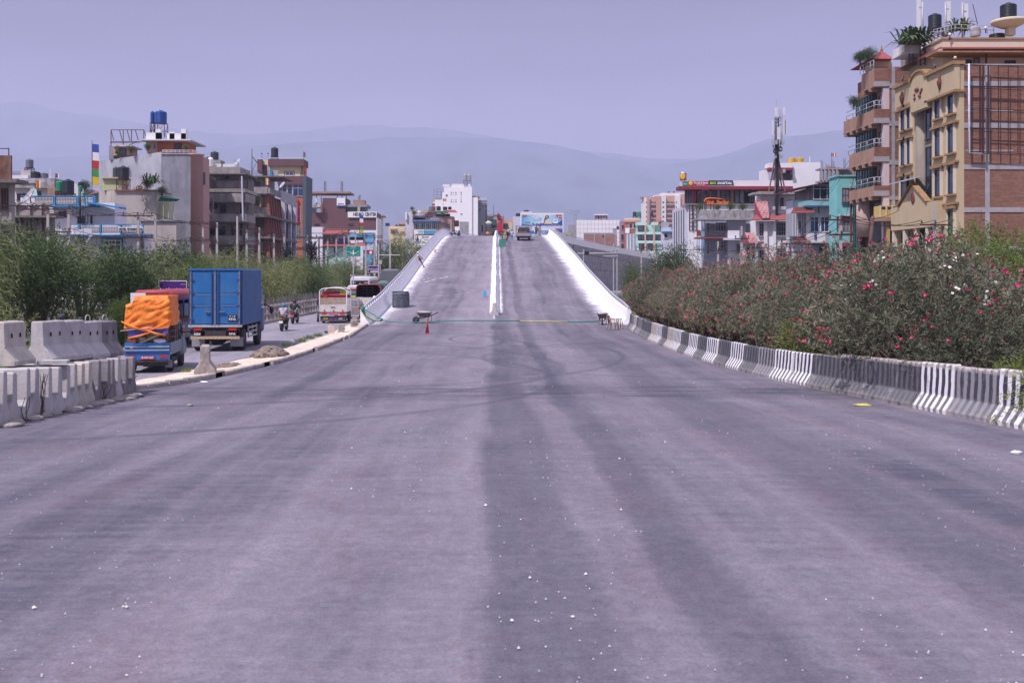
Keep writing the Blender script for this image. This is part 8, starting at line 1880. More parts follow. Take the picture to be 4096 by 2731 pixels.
# -- things on the ramp
def on(px,py):y=yr(py) if py<1285 else 3.3*FPX/(py-HY);return PX(px,y),y,zr(y)
x,y,z=on(1600,1229);t=tank(1565,1635,1163,1229,y-.5,mat('tank_dusty',(.075,.085,.11),.65,.2,2,(.25,.24,.26),.35),'dusty black water tank standing on the ramp by the left wall',ribs=9);t. location. z=zr(y)-.02
for i in range(9):MB(). lathe([(.655,.1+i*.125),(.66,.11+i*.125),(.655,.12+i*.125)],0,0,0,24). build('rib_ring',mat('ring_dust',(.30,.29,.32),.7,.2,3),t,fixn=False)
for q in (-.42,.4):MB(). lathe([(.22,1.1),(.22,1.22),(.27,1.22),(.27,1.26),(.05,1.27)],q,-.1,0,16). build('inlet_cap',MC['tank_dusty'],t)
def barrow(label,px,py,Yb,rz):
 x=PX(px,Yb);t=thing('wheelbarrow',label,'wheelbarrow',(x,Yb,zr(Yb)),R(rz),'wheelbarrows of gravel',world=False);s_=1.0;ME=mat('barrow_metal',(.17,.15,.145),.7,.25,5,(.35,.3,.27),.35)
 z0,z1=.42,.72;b0=[(-.25,-.2),(.35,-.2),(.35,.2),(-.25,.2)];b1=[(-.5,-.36),(.55,-.36),(.55,.36),(-.5,.36)]
 mb=MB();mb. add([(a,b_,z0) for a,b_ in b0]+[(a,b_,z1) for a,b_ in b1],[(0,3,2,1)]+[(i,(i+1)%4,4+(i+1)%4,4+i) for i in range(4)]);mb. build('tray',ME,t,fixn=False)
 mb=MB();[mb. bar((b1[i][0],b1[i][1],z1),(b1[(i+1)%4][0],b1[(i+1)%4][1],z1),.035) for i in range(4)];mb. build('tray_rim',ME,t)
 mb=MB();mb. blob((0.02,0,.72),.47,.32,.10,16,8,.6,4);mb. build('gravel_load',mat('gravel_light',(.42,.38,.38),.95,.25,14,bump=.9,bsc=30),t)
 for s in (-1,1):frame_bars(t,'handle',[((-.62,s*.12,.24),(.3,s*.24,.44)),((.3,s*.24,.44),(1.0,s*.26,.74))],.035,MC['chassis']);frame_bars(t,'leg',[((.32,s*.22,.42),(.36,s*.24,.0)),((.36,s*.24,.0),(.55,s*.24,.2)),((.55,s*.24,.2),(.5,s*.24,.5))],.03,ME)
 mb=MB(). lathe([(.13,-.04),(.21,-.045),(.23,0),(.21,.045),(.13,.04)],n=18);mb. v=[(a-.52,c_,b_+.23) for a,b_,c_ in mb. v];w_=mb. build('wheel',M_TYRE,t,fixn=False);mb=MB(). lathe([(.13,-.03),(.02,-.05)],n=14);mb. v=[(a-.52,c_,b_+.23) for a,b_,c_ in mb. v];mb. build('rim',M_RIM,w_,fixn=False)
 frame_bars(t,'fork',[((-.52,s*.08,.23),(-.2,s*.16,.42)) for s in (-1,1)],.03,ME)
barrow('wheelbarrow of gravel seen side-on behind the red cone',1695,1290,67.5,6);barrow('wheelbarrow of gravel seen end-on near the plastic chair',2410,1290,66.3,82)
x,Yq=PX(1709,56.3),56.3
t=thing('traffic_cone','faded red traffic cone standing in front of the wheelbarrow','cone',(x,Yq,0),world=False);CN=mat('cone_red',(.45,.06,.07),.6,.1,5,(.5,.3,.3),.3);MB(). lathe([(.105,.03),(.028,.82),(.02,.83)],n=18). build('cone_body',CN,t);MB(). box(-.14,.14,-.14,.14,0,.035). build('cone_base',CN,t,fixn=False)
PC=mat('plastic_brown',(.26,.17,.09),.5,.12,4,(.15,.10,.06),.3)
t=thing('plastic_chair','brown plastic armchair standing sideways at the barrier end','chair',(PX(2452,60),60.0,0),R(62),world=False)
MB(). box(-.23,.23,-.22,.22,.40,.43). build('seat',PC,t,fixn=False)
for a,b_ in ((-1,-1),(1,-1),(1,1),(-1,1)):frame_bars(t,'leg',[((a*.22,b_*.2,.41),(a*.26,b_*.26,0))],.05,PC)
mb=MB();mb. tube([(-.22,.2,.42),(-.23,.27,.66),(-.18,.32,.84),(0,.34,.88),(.18,.32,.84),(.23,.27,.66),(.22,.2,.42)],.022,6);[mb. tube([(q,.22,.43),(q,.33,.86)],.02,5) for q in (-.1,0,.1)];mb. build('backrest',PC,t)
for s in (-1,1):mb=MB();mb. tube([(s*.24,-.2,.42),(s*.26,-.22,.62),(s*.26,.1,.65),(s*.23,.27,.66)],.02,6);mb. build('armrest',PC,t)
t=thing('stool','brown plastic stool between the chair and the first barrier','stool',(PX(2478,60.8),60.9,0),R(20),world=False);MB(). lathe([(.15,.62),(.17,.62),(.17,.65),(.01,.66)],n=16). build('seat',PC,t)
for a,b_ in ((-1,-1),(1,-1),(1,1),(-1,1)):frame_bars(t,'leg',[((a*.11,b_*.11,.63),(a*.18,b_*.18,0))],.04,PC)
frame_bars(t,'stretcher',[((-.15,-.15,.3),(.15,-.15,.3)),((.15,-.15,.3),(.15,.15,.3)),((-.15,-.15,.3),(-.15,.15,.3))],.025,PC)
GR_=mat('rope_green',(.01,.25,.19),.6,.2,6);YR_=mat('rope_yellow',(.60,.52,.12),.6,.15,6)
rp_=[(1449,1232,66.4),(1500,1262,66.5),(1524,1279,66.5),(1560,1287,66.5),(1620,1289.5,66.5),(1700,1287.5,66.5),(1760,1284,66.5),(1860,1282,66.5),(1990,1282,66.5),(2100,1284,66.5),(2200,1286.5,66.5),(2290,1287,66.4),(2395,1285,66.3)]
t=thing('rope','green and yellow twisted rope slung across the foot of the ramp','rope',tuple(W(1524,1279,66.5)))
for (a,b_),(m_,r_) in (((0,7),(GR_,.028)),((6,10),(GR_,.035)),((9,13),(GR_,.04))):
 mb=MB();mb. tube([W(*q) for q in rp_[a:b_]],r_,7);mb. build('strand',m_,t)
mb=MB();mb. tube([W(*q)+Vector((0,-.03,.015)) for q in ((2080,1283.5,66.5),(2150,1286,66.5),(2215,1287,66.4),(2270,1287.5,66.4))],.034,6);mb. build('strand',YR_,t)
for i,(m_,pts_) in enumerate(((GR_,((1452,1240),(1462,1262),(1480,1276),(1500,1283),(1524,1281))),(YR_,((1456,1242),(1470,1262),(1488,1276),(1508,1282),(1524,1281))),(GR_,((1449,1236),(1456,1255),(1472,1272),(1496,1284),(1522,1283))))):mb=MB();mb. tube([W(a,b_,66.2) for a,b_ in pts_],.035,6);mb. build('hanging_loop',m_,t)
MB(). blob(tuple(W(1524,1279,66.4)),.12,.1,.12,10,8,.5). build('knot',GR_,t);MB(). blob(tuple(W(1451,1236,66.1)),.13,.12,.22,10,8,.4). build('knot',GR_,t)
x,y,z=on(1940,1187);t=thing('water_jug','sky-blue square plastic jug beside the white median','jug',(x,y,z),world=False);JB=mat('jug_blue',(.06,.35,.62),.4,.1);MB(). box(-.13,.13,-.12,.12,0,.42). build('jug_body',JB,t);MB(). lathe([(.10,.42),(.05,.47),(.05,.53)],n=12). build('neck',JB,t)
x,y,z=on(1740,1008);t=thing('bucket','small yellow bucket on the left lane of the ramp','bucket',(x,y,z),world=False);MB(). lathe([(.13,0),(.16,.32),(.15,.32),(.12,.02)],n=14). build('pail',mat('bucket_yellow',(.55,.36,.04),.6,.2,8),t,fixn=False);frame_bars(t,'bail',[((-.16,0,.3),(0,0,.42)),((0,0,.42),(.16,0,.3))],.02,M_STEEL)
x,y,z=on(2010,986);t=thing('green_tank','square green plastic tank against the median near the crest','tank',(x,y,z),world=False);GT_=mat('tank_teal',(.06,.26,.18),.5,.15,2,(.25,.35,.3),.3)
MB(). box(-.48,.48,-.4,.4,0,.92). build('tank_body',GT_,t);[MB(). box(-.5,.5,-.42,.42,q,q+.05). build('rib_band',GT_,t,fixn=False) for q in (.0,.3,.6,.9)];MB(). lathe([(.2,.95),(.2,1.02)],n=14). build('lid',GT_,t);text('lettering','HILTAKE',M_MINT,t,(.08,-.43,.75),.5,.12)
def pile(label,x,y,n,tilt):
 t=thing('slab_stack',label,'paving slabs',(x,y,.14),R(tilt),'stacks of old paving slabs',world=False);z=0
 for i in range(n):o=MB(). box(-.17,.17,-.14,.14,0,.05). build('slab',mat('old_slab',(.38,.34,.30),.95,.2,6,(.5,.46,.42),.3),t,fixn=False);o. location=(random. uniform(-.03,.03)+i*.006,random. uniform(-.03,.03),z);o. rotation_euler=(random. uniform(-.04,.04),random. uniform(-.05,.05),random. uniform(-.2,.2));z+=.055
pile('neat slab stack midway between the lone slab and the parapet',-8.62,55.6,8,10);pile('leaning slab stack at the foot of the parapet end',-8.75,61.3,7,30);pile('second leaning slab stack touching the parapet end',-8.95,63.4,9,-15)
t=thing('upright_slab','single pale slab standing upright left of the slab stack','slab',(-8.95,54.2,.12),R(15),world=False);MB(). prism([(-.17,0),(.17,0),(.15,.42),(-.05,.50),(-.18,.40)],'y',-.05,.05). build('slab_body',M_SAND,t)
def rub(label,x,y,rx,ry,h,m_,seed,n=90):
 r=random. Random(seed);mb=MB();mb. blob((0,0,0),rx,ry,h,18,8,.5,seed)
 for i in range(n):a,q=r. uniform(0,6.28),r. random()**.5;c_=(math. cos(a)*rx*q*1.1,math. sin(a)*ry*q*1.1,h*(1-q*q)*.95);mb. blob(c_,r. uniform(.03,.09),r. uniform(.03,.09),r. uniform(.02,.05),5,3,.6,i)
 o=mb. build('rubble_heap',m_,kind=None);o. location=(x,y,.15);tag(o,label,'rubble')
RM=mat('broken_asphalt',(.24,.19,.16),.95,.3,6,(.12,.10,.09),.4,bump=.8)
rub('heap of broken brown asphalt crusts on the sandy strip',-8.95,39.5,.62,1.3,.30,RM,3,150);rub('thin scatter of asphalt crumbs near the lone barrier',-9.4,34.6,.4,1.0,.07,RM,5,60)
y0=yr(964);t=thing('flatbed_truck','small dark flatbed truck with blue drums and orange gear near the crest','truck',(PX(2093,y0),y0,zr(y0)),R(-3),world=False);DK=mat('bed_dark',(.08,.07,.085),.8,.2,3,(.22,.2,.2),.3)
vb(t,'tailgate',-1.1,1.15,-.03,.03,.75,1.2,M_FGREY);vb(t,'bed',-1.1,1.15,0,3.2,.65,.8,DK);[vb(t,'side_board',a-.03,a+.03,0,3.2,.8,1.2,DK) for a in (-1.1,1.15)];[wheel(t,a,b_,.36,.28) for a in (-.8,.85) for b_ in (.7,3.7)]
frame_bars(t,'rack',[((a,b_,1.1),(a,b_,2.25)) for a in (-1.1,-.3,.5,1.15) for b_ in (0,3.1)]+[((-1.1,b_,z_),(1.15,b_,z_)) for b_ in (0,3.1) for z_ in (1.85,2.25)]+[((a,0,2.25),(a,3.1,2.25)) for a in (-1.1,1.15)],.05,DK);loft([(3.3,rrect(1.9,.6,2.2,.12,.1)),(4.7,rrect(1.9,.6,2.0,.12,.1))],'cab',DK,t)
sl_=zr(y0)
for i,(a,b_,m_,lab) in enumerate(((.55,.35,TB,'left blue drum on the flatbed truck'),(.9,.45,TB,'right blue drum on the flatbed truck'))):d=thing('drum',lab,'drum',(PX(2093,y0)+a,y0+b_,sl_+.8),group='blue drums on the flatbed',world=False);MB(). lathe([(.24,0),(.25,.3),(.24,.32),(.25,.62),(.2,.66)],n=16). build('drum_body',m_,d);MB(). lathe([(.08,.66),(.08,.7)],n=10). build('cap',m_,d)
d=thing('generator','orange machine lying in the flatbed truck bed','generator',(PX(2093,y0)-.1,y0+.4,sl_+.85),world=False);vb(d,'casing',-.5,.45,-.1,.4,.35,.65,M_TLO);vb(d,'engine_block',-.4,.35,-.05,.35,0,.35,M_CHAS);frame_bars(d,'frame',[((-.5,-.15,.1),(.5,-.15,.1)),((-.5,-.15,.7),(.5,-.15,.7))],.04,M_FDARK)
d=thing('hose_coil','coil of dark hose leaning behind the yellow-shirted worker','hose',(PX(2020,y0),y0+.2,sl_),world=False);mb=MB();[mb. tube([(.38*math. cos(k*.4)*(1+.06*q),.06*q,.75+.7*math. sin(k*.4)*(1+.04*q)) for k in range(17)],.03,5) for q in range(5)];mb. build('coil',M_CHAS,d)
y1=171.5;MR_=vpaint('crane_red',(.40,.03,.05),amt=.1);t=thing('telehandler','red boom lifting machine with huge ribbed tyres at the ramp crest','lifting machine',(PX(1999,y1),y1,zr(y1)),R(0),world=False)
vb(t,'chassis',-.55,.55,-.3,2.8,.7,1.25,MR_);MB(). prism([(-.62,.75),(.62,.75),(.5,1.45),(-.45,1.45)],'y',-.5,-.3). build('red_counterweight',MR_,t);vb(t,'boom_base',-.40,.50,-.2,.6,1.4,2.8,MR_);mb=MB();mb. bar((.05,.0,2.7),(-.25,-.5,3.55),.5,.45);mb. build('boom',MR_,t);mb=MB();mb. bar((-.25,-.5,3.5),(-1.5,.2,3.2),.12);mb. bar((-.25,-.55,3.45),(-.27,-.55,3.85),.35,.2);mb. build('jib',M_FDARK,t)
vb(t,'cab_frame',-1.45,-.55,0,1.1,1.4,2.75,M_MIR);vb(t,'cab_window',-1.4,-.65,-.03,.02,1.8,2.6,G_TEAL);vb(t,'right_block',.6,1.5,.1,1.2,1.3,2.1,M_CHAS);text('lettering','MANITOU',MC['letter_white'],t,(.05,-.22,2.45),.7,.12,bold=.02)
[wheel(t,a,b_,.68,.45) for a in (-1.1,1.15) for b_ in (.2,2.6)]
t=thing('tied_sack','cream cloth bundle hanging at the left of the red lifting machine','bundle',(PX(1955,y1),y1-.3,zr(y1)+2.0),world=False);mb=MB();mb. blob((0,0,.2),.55,.3,.3,14,8,.6,3);mb. build('cloth_bundle',MC['cream_pale'],t);frame_bars(t,'strap',[((.3,0,.4),(.9,.2,1.5))],.04,M_FDARK)
t=thing('concrete_mixer','small orange mixer on the ground left of the big tyre','mixer',(PX(1951,170),170,zr(170)),world=False);mb=MB();mb. blob((0,0,.4),.35,.3,.28,12,8);mb. build('drum_body',M_TLO,t);frame_bars(t,'frame',[((-.4,0,0),(0,0,.4)),((.4,0,0),(0,0,.4)),((-.5,0,.5),(.4,0,.3))],.05,M_CHAS)
r=random. Random(5);mb=MB()
for i in range(3200):
 y_=6+55*r. random()**1.6;x_=r. uniform(-9,8.5)*(min(1,y_/14));s_=r. uniform(.0035,.010)*(1+(r. random()<.07)*1.3);a=r. uniform(0,3)
 if x_<ledge(y_)+.3 or noise. noise(Vector((x_*.45,y_*.16,3)))<-.12+.2*r. random():continue
 mb. add([(x_+s_*math. cos(a+k*1.57)*r. uniform(.6,1.2),y_+s_*math. sin(a+k*1.57)*r. uniform(.6,1.2),zr(y_)+.012) for k in range(4)]+[(x_,y_,zr(y_)+.012+s_*.8)],[(0,1,4),(1,2,4),(2,3,4),(3,0,4),(3,2,1,0)])
mb. build('gravel',mat('white_chip',(.75,.72,.68),.7,.1),kind='stuff',fixn=False)
def litter(label,x,y,m_,s_=.12):mb=MB();mb. blob((0,0,.02),s_,s_*.6,.03,8,5,.8,int(x*10));o=mb. build('litter_scrap',m_);o. location=(x,y,zr(y));tag(o,label,'litter')
litter('crumpled yellow wrapper at the barrier foot',8.3,22.6,YR_,.2);litter('white scrap by the kerb beyond the stack',-8.6,29.5,M_WHITE,.13);litter('white paper scrap near the right photo edge',7.9,15.2,M_WHITE,.09);litter('small brown leaf on the asphalt before the stack',-6.9,22.5,MC['old_plank'],.07)
MD_=mat('white_dust',(.66,.64,.68),.9,.25,6)
for i,(pts_,w_) in enumerate(((((1634,1136),(1700,1129),(1740,1118),(1800,1106)),.12),(((1640,1134),(1720,1114),(1770,1108)),.08),(((1636,1197),(1760,1186),(1908,1172)),.10),(((1645,1203),(1780,1192),(1895,1184)),.07),(((1700,1062),(1800,1052),(1960,1043)),.12),(((2106,1002),(2180,1007),(2250,1010)),.16),(((2142,1034),(2168,1035)),.14),(((1886,1160),(1905,1158)),.08),(((1880,1166),(1908,1163)),.08),(((1976,1226),(1976,1280)),.05))):
 P_=[onramp(*q) for q in pts_];mb=MB();rr=random. Random(i);q_=[]
 for a,b_ in zip(P_,P_[1:]):
  for k in range(8):c_=Vector(a). lerp(Vector(b_),k/8);c_. z=zr(c_. y)+.012;q_. append(c_)
 for k in range(len(q_)-1):
  d_=(q_[k+1]-q_[k]). normalized(). cross(Vector((0,0,1)))*w_*2.2*(1 if i<9 else 1);j=rr. uniform(.3,1)
  if rr. random()<.12:continue
  mb. quad(q_[k]-d_*j*.5,q_[k]+d_*j*.5,q_[k+1]+d_*j*.5,q_[k+1]-d_*j*.5)
 mb. build('dust_marking',MD_,kind='structure',fixn=False)
# ---------------------------------------------------------------- left fence, poles, wires, road signs
M_POST=mat('fence_concrete',(.36,.32,.33),.9,.15,3,(.2,.17,.17),.3)
t=thing('roadside_fence','low concrete post and rail fence along the left edge of the road','fence',(-16.0,60,0));y=44.0;pm=None;k=0
while y<175:
 if pm is None:o=MB(). box(-.09,.09,-.09,.09,0,1.08). build('post',M_POST,None,fixn=False);pm=o. data
 else:o=bpy. data. objects. new('post',pm);C. objects. link(o)
 o. parent=t;o. location=Vector((-16.05,y,.12))-OFF[t. name];y+=1.25;k+=1
rm=None;y=44.0
while y<174:
 for z in (.42,.92):
  if rm is None:o=MB(). box(-.06,.06,.1,1.15,-.06,.06). build('rail',M_POST,None,fixn=False);rm=o. data
  else:o=bpy. data. objects. new('rail',rm);C. objects. link(o)
  o. parent=t;o. location=Vector((-16.05,y,.12+z))-OFF[t. name]
 y+=1.25
t=thing('wire_hedge','dense grey mesh of dry stems and wire behind the concrete fence','hedge',(-17.2,70,0));mb=MB();r=random. Random(2)
for i in range(1500):y=r. uniform(50,110);x=-17.1+r. uniform(-.3,.3);mb. tube([(x,y,.1),(x+r. uniform(-.1,.1),y+r. uniform(-.15,.15),r. uniform(1.1,1.7))],.014,3,cap=False)
mb. build('dry_stems',mat('dry_stem',(.20,.19,.19),.9,.2),t,kind='stuff',fixn=False)
M_POLE=mat('pole_concrete',(.42,.39,.38),.9,.12,1,(.26,.23,.22),.3,.8)
POLES={}
def pole(px,py,Y,arms,label,w=.20,arm=2.0,single_=True,lean=0):
 x,z=PX(px,Y),PZ(py,Y);t=thing('utility_pole',label,'pole',(x,Y,0),group='concrete electricity poles',world=False)
 mb=MB();n=4;w0,w1=w*.85,w*.5
 mb. add([(a*w0,b_*w0*.7,0) for a,b_ in ((-1,-1),(1,-1),(1,1),(-1,1))]+[(a*w1+lean,b_*w1*.7,z) for a,b_ in ((-1,-1),(1,-1),(1,1),(-1,1))],[(0,3,2,1),(4,5,6,7),(0,1,5,4),(1,2,6,5),(2,3,7,6),(3,0,4,7)]);mb. build('shaft',M_POLE,t)
 for az in arms:
  za=PZ(az,Y);MB(). box(-arm/2,arm/2,-w-.045,-w+.045,za-.045,za+.045). build('cross_arm',M_STEEL,t,fixn=False)
  for q in (-.45,0,.45):MB(). lathe([(.03,0),(.07,.05),(.04,.1),(.07,.15),(.03,.2)],q*arm,-w,za+.07,8). build('insulator',M_FBROWN,t)
 POLES[px]=[(x+q*arm,Y-w,PZ(az,Y)+.3) for az in arms for q in (-.45,0,.45)]
pl=[(192,842,74,[838,928],'left pole of the pair before the blue-trimmed hotel'),(275,836,74,[],'right pole of the pair before the blue-trimmed hotel'),(553,866,86,[864,951],'left pole of the pair by the hotel sign'),(622,870,86,[],'right pole of the pair by the hotel sign'),(812,893,98,[897,962],'left pole of the pair before the concrete tenement'),(868,890,98,[],'right pole of the pair before the concrete tenement'),(949,865,100,[],'thick bare pole between the tenement and the fin house'),(987,918,108,[918,966],'left pole of the pair before the brick fins'),(1037,911,108,[],'right pole of the pair before the brick fins'),(1096,935,118,[933,981],'left pole of the pair under the orange wall'),(1137,934,118,[],'right pole of the pair under the orange wall'),(1229,940,104,[950,996],'pole with slack cables left of the white shop block'),(1276,948,140,[955,990],'pole before the white shop block'),(1311,955,146,[953],'pole before the tin-roofed shops, left'),(1345,947,150,[945],'pole before the tin-roofed shops, middle'),(1377,945,152,[],'pole just left of the green road sign top'),(1395,935,156,[932],'pole rising behind the green road sign'),(1422,930,158,[],'pole right of the striped prayer flag foot'),(1463,943,130,[944,971],'pole with double arms above the red badge sign'),(1498,930,135,[950],'leaning pole at the clinic corner'),(1560,962,132,[],'slim pole left of the round green tree')]
for i,(a,b_,c_,d,e) in enumerate(pl):pole(a,b_,c_,d,e,.17 if i<7 else .19,3.6 if a in (192,) else (2.7 if i<11 else 2.2))
for a,b_,c_,d,e,ar in ((3362,868,60,[880,940],'concrete pole before the turquoise house',1.5),(3160,965,66,[975,1009],'concrete pole before the grey panelled wall',1.3),(3026,953,80,[990],'concrete pole under the red porch roof',1.6),(2966,905,84,[955],'slim steel pole beside the white-blue wall',1.2),(2872,965,92,[1002],'concrete pole before the lower balcony windows',1.6),(3738,822,62,[900],'concrete pole with big brown insulators before the cream porch',1.9),(2565,985,130,[990,1002],'pole cluster before the mint house',1.5),(2625,970,140,[985,1000],'second pole cluster before the mint house',1.8)):pole(a,b_,c_,d,e,.15,ar)
mb=MB();mb. tube([W(3492,865,70),W(3475,1040,70)],[.12,.16],8);single(mb,'leaning_pole',mat('timber_pole',(.14,.08,.07),.9,.15),'leaning dark timber pole before the peach drum wall','pole')
M_CAB=mat('cable_black',(.02,.02,.025),.7,0)
def wire(a,b_,sag,r=.018,n=9):
 a,b_=Vector(a),Vector(b_);mb=MB();mb. tube([a. lerp(b_,k/n)-Vector((0,0,sag*4*(k/n)*(1-k/n))) for k in range(n+1)],r,4,cap=False);return mb. build('wire',M_CAB,CUR[0],fixn=False)
CUR=[None]
def span(label,loc):CUR[0]=thing('power_line',label,'wires',loc,group='overhead wires along the roads')
ch=[192,553,812,987,1096,1276]
r=random. Random(9)
PN={a[0]:a[4] for a in pl}
def pn(k):return PN. get(k,''). replace(' of the pair','')
for a,b_ in zip(ch,ch[1:]):
 span('overhead wires running on from the %s'%pn(a),POLES[a][0])
 for p,q in zip(POLES[a],POLES[b_]):wire(p,q,.5,.02)
span('overhead wires entering at the left photo edge before the arched house',POLES[192][0]);wire((-70,60,9),POLES[192][0],.4);wire((-70,60,6.5),POLES[192][3],.4);wire((-72,62,8.6),POLES[192][1],.5)
span('many slack low cables between the left roadside poles',POLES[812][0])
for i in range(26):
 ks=[553,812,987,1096,1229];k=r. randrange(4);p=Vector(POLES[ks[k]][-1])*1;q=Vector(POLES[ks[k+1]][-1])*1
 p. z=r. uniform(3.2,6.2);q. z=r. uniform(3.2,6.2);p. x+=r. uniform(-.5,1.5);wire(p,q,r. uniform(.2,1.2),.02)
for a,b_ in ((1276,1311),(1311,1345),(1345,1395),(1395,1463),(1463,1498)):
 span('short overhead wires from the %s'%pn(a),POLES[a][0] if POLES[a] else (0,140,9))
 for p,q in zip(POLES[a][:3],POLES[b_][:3]):wire(p,q,.2,.03)
span('drooping cable clutter before the tin-roofed shops',(-25,130,6))
for i in range(14):x0=r. uniform(-27,-22);wire((x0-2,112+i*2.2,r. uniform(4,7.5)),(x0+2.5,128+i*2.6,r. uniform(4.2,8)),r. uniform(.4,1.6),.035)
for a,b_,l_ in ((3738,3362,'from the cream porch pole to the turquoise house pole'),(3362,3160,'from the turquoise house pole to the grey panelled wall'),(3160,3026,'between the grey panelled wall and the red porch roof'),(3026,2872,'across the white gable house front'),(2872,2625,'from the balcony windows to the mint house'),(2625,2565,'between the two pole clusters at the mint house')):
 span('overhead wires '+l_,POLES[a][0])
 for p,q in zip(POLES[a][:3],POLES[b_][:3]):wire(p,q,.5,.018)
span('long slanting cables hanging off the tan balcony tower',(30,88,12))
for p,q in (((3505,437,89),(3405,640,95)),((3520,437,89),(3215,905,99)),((3480,530,91),(3195,935,99)),((3600,840,80),(3362,870,60)),((4200,930,60),(3738,905,62)),((3440,560,90),(3360,980,96))):wire(W(*p),W(*q),.4,.02)
for i,(px,py,Y) in enumerate(((795,1060,97),(1150,1030,116),(1246,1010,103))):
 mb=MB();c_=W(px,py,Y);rr=random. Random(i)
 for q in range(34):a=rr. uniform(0,6.28);mb. tube([c_+Vector((rr. uniform(-.6,.6),rr. uniform(-.3,.3),rr. uniform(-1.3,1.3))) for _ in range(4)],.03,4,cap=False)
 single(mb,'cable_tangle',M_CAB,['tangled black cable bundle at the pink corner','tangled cables below the orange wall','tangled cables on the pole left of the white shop block'][i],'cables',tuple(c_),kind='thing')
S=thing('direction_sign','green road direction sign with a white crossroads mark','road sign',(PX(1413,100),100,0));Y=100
fb(S,'board',1383,1443,983,1027,Y,.06,mat('sign_teal',(.0,.22,.17),.5,.03));mb=MB()
for a in ((1384,1442,984,985),(1384,1442,1025,1026),(1384,1385,984,1026),(1441.4,1442.4,984,1026)):mb. box(PX(a[0],Y),PX(a[1],Y),Y-.012,Y,PZ(a[3],Y),PZ(a[2],Y))
mb. build('border_line',PW,S);mb=MB();mb. box(PX(1411.5,Y),PX(1415,Y),Y-.016,Y,PZ(1021,Y),PZ(1000,Y));mb. box(PX(1402,Y),PX(1426,Y),Y-.02,Y,PZ(1014.5,Y),PZ(1011.5,Y));mb. build('cross_mark',PW,S)
text('lettering','कोटेश्वर',PW,S,W(1413,990,Y-.02),.5,.12,bold=.02);text('lettering','Koteshwor',PW,S,W(1413,995.5,Y-.02),.5,.06);text('lettering','बालकुमारी',PW,S,W(1395,1008,Y-.02),.48,.1,bold=.02);text('lettering','Balkumari',PW,S,W(1395,1018,Y-.02),.48,.06);text('lettering','लुभु',PW,S,W(1433,1008,Y-.02),.24,.1,bold=.02);text('lettering','Lubhu',PW,S,W(1433,1018,Y-.02),.26,.06)
fb(S,'post',1411,1415,1027,None,Y+.05,.1,M_GALV);fb(S,'brace',1396,1430,1000,1004,Y+.07,.05,M_GALV)
PU=mat('sign_purple',(.07,.02,.18),.5,.04)
S=thing('sign_board','purple Foundation sign on a post above the bus roof, partly behind leaves','sign',(PX(690,51.5),51.5,0));Y=51.5
fb(S,'frame',634,746,1122,1172,Y+.02,.06,M_WHITE);fb(S,'board',637,743,1125,1169,Y,.04,PU);text('lettering','Ncell Foundation',PW,S,W(688,1158,Y-.02),1.24,.16);fb(S,'small_line',722,741,1137,1138,Y-.012,.02,PW);fb(S,'post',687,693,1172,None,Y+.03,.08,M_GALV)
S=thing('sign_board','small purple Foundation sign on a post near the ramp wall','sign',(PX(1497,126),126,0));Y=126
fb(S,'frame',1471,1523,1062,1092,Y+.02,.06,M_LAV);fb(S,'board',1473,1521,1064,1090,Y,.04,PU);text('lettering','Ncell Foundation',PW,S,W(1497,1076,Y-.02),1.4,.2);text('lettering','काठमाडौं',PW,S,W(1497,1081,Y-.02),.5,.08);fb(S,'white_band',1482,1512,1084,1088,Y-.012,.02,PW);fb(S,'post',1495,1499,1092,None,Y+.03,.1,M_GALV)
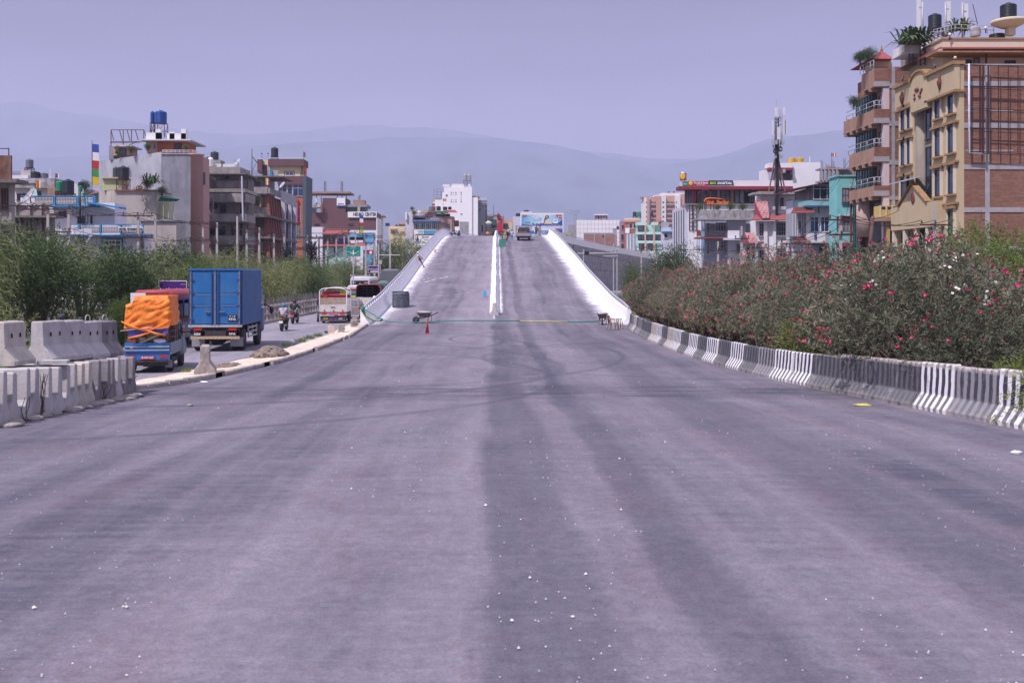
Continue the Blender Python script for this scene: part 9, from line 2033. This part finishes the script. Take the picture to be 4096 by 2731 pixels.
T=thing('street_light','grey street light with a tilted solar panel beside the conifer','street light',(PX(1514,122),122,0));Y=122;fb(T,'post',1512,1517,975,None,Y,.15,M_GALV);mb=MB();mb. add([W(1506,963,Y-.2),W(1530,961,Y-.2),W(1538,973,Y+.5),W(1508,976,Y+.5)],[(0,1,2,3)]);mb. build('solar_panel',M_LAV,T,fixn=False);fb(T,'control_box',1517,1527,1040,1057,Y,.2,M_GALV);MB(). bar(W(1514,1020,Y),W(1600,1020,Y),.07). build('arm',M_WHITE,T)
T=thing('street_light','slim street lamp whose long grey head pokes out of the near left trees','street light',(PX(372,44)-2.2,44,0));mb=MB();a_=T. location. x;mb. tube([(a_,44,0),(a_,44,3.0),(a_+.6,43.8,3.28),W(300,1168,43.8)],.05,7);mb. build('post',M_GALV,T);mb=MB();mb. bar(W(268,1168,43.6),W(372,1153,43.6),.10,.05);mb. build('lamp_head',M_GALV,T)
T=thing('street_light','short street lamp in front of the hotel, under the solar panels','street light',(PX(333,80),80,0));fb(T,'post',331,335,938,None,80,.12,M_FDARK);mb=MB();mb. bar(W(333,985,80),W(367,942,80),.08);mb. bar(W(356,950,79.9),W(368,941,79.9),.16);mb. build('arm',M_GALV,T)
T=thing('traffic_signal','black traffic signal head beside the blue truck','traffic signal',(PX(1053,62),62,0));fb(T,'signal_head',1048,1060,1196,1226,62,.2,M_MIR);fb(T,'post',1052,1055,1226,None,62.05,.1,M_FDARK)
T=thing('gantry','steel sign gantry with a white arm and sign back before the retaining wall','gantry',(PX(2453,150),150,0));Y=150
for px in (2452,2466):fb(T,'post',px,px+4,975,None,Y,.15,M_GALV)
for py in (998,1010,1022):fb(T,'sign_slat',2414,2472,py,py+4,Y-.1,.05,M_GALV)
MB(). bar(W(2452,1012,Y),W(2310,1013,Y),.1). build('arm',M_WHITE,T);fb(T,'signal_box',2338,2356,1005,1020,Y-.1,.2,M_MIR);fb(T,'post',2332,2336,998,None,Y,.12,M_GALV)
# ---------------------------------------------------------------- haze
HAZE_D=2.4e-4
hm=bpy. data. materials. new('haze');hm. use_nodes=True
t=hm. node_tree;t. nodes. clear()
o_=N(t,'ShaderNodeOutputMaterial');pv=N(t,'ShaderNodeVolumePrincipled')
pv. inputs['Color']. default_value=(.60,.635,.885,1)
pv. inputs['Density']. default_value=HAZE_D
pv. inputs['Anisotropy']. default_value=0.0
t. links. new(pv. outputs[0],o_. inputs['Volume'])
hz=MB(). box(-8300,8300,-8300,8300,-7,1290). build('haze',hm,kind='stuff')
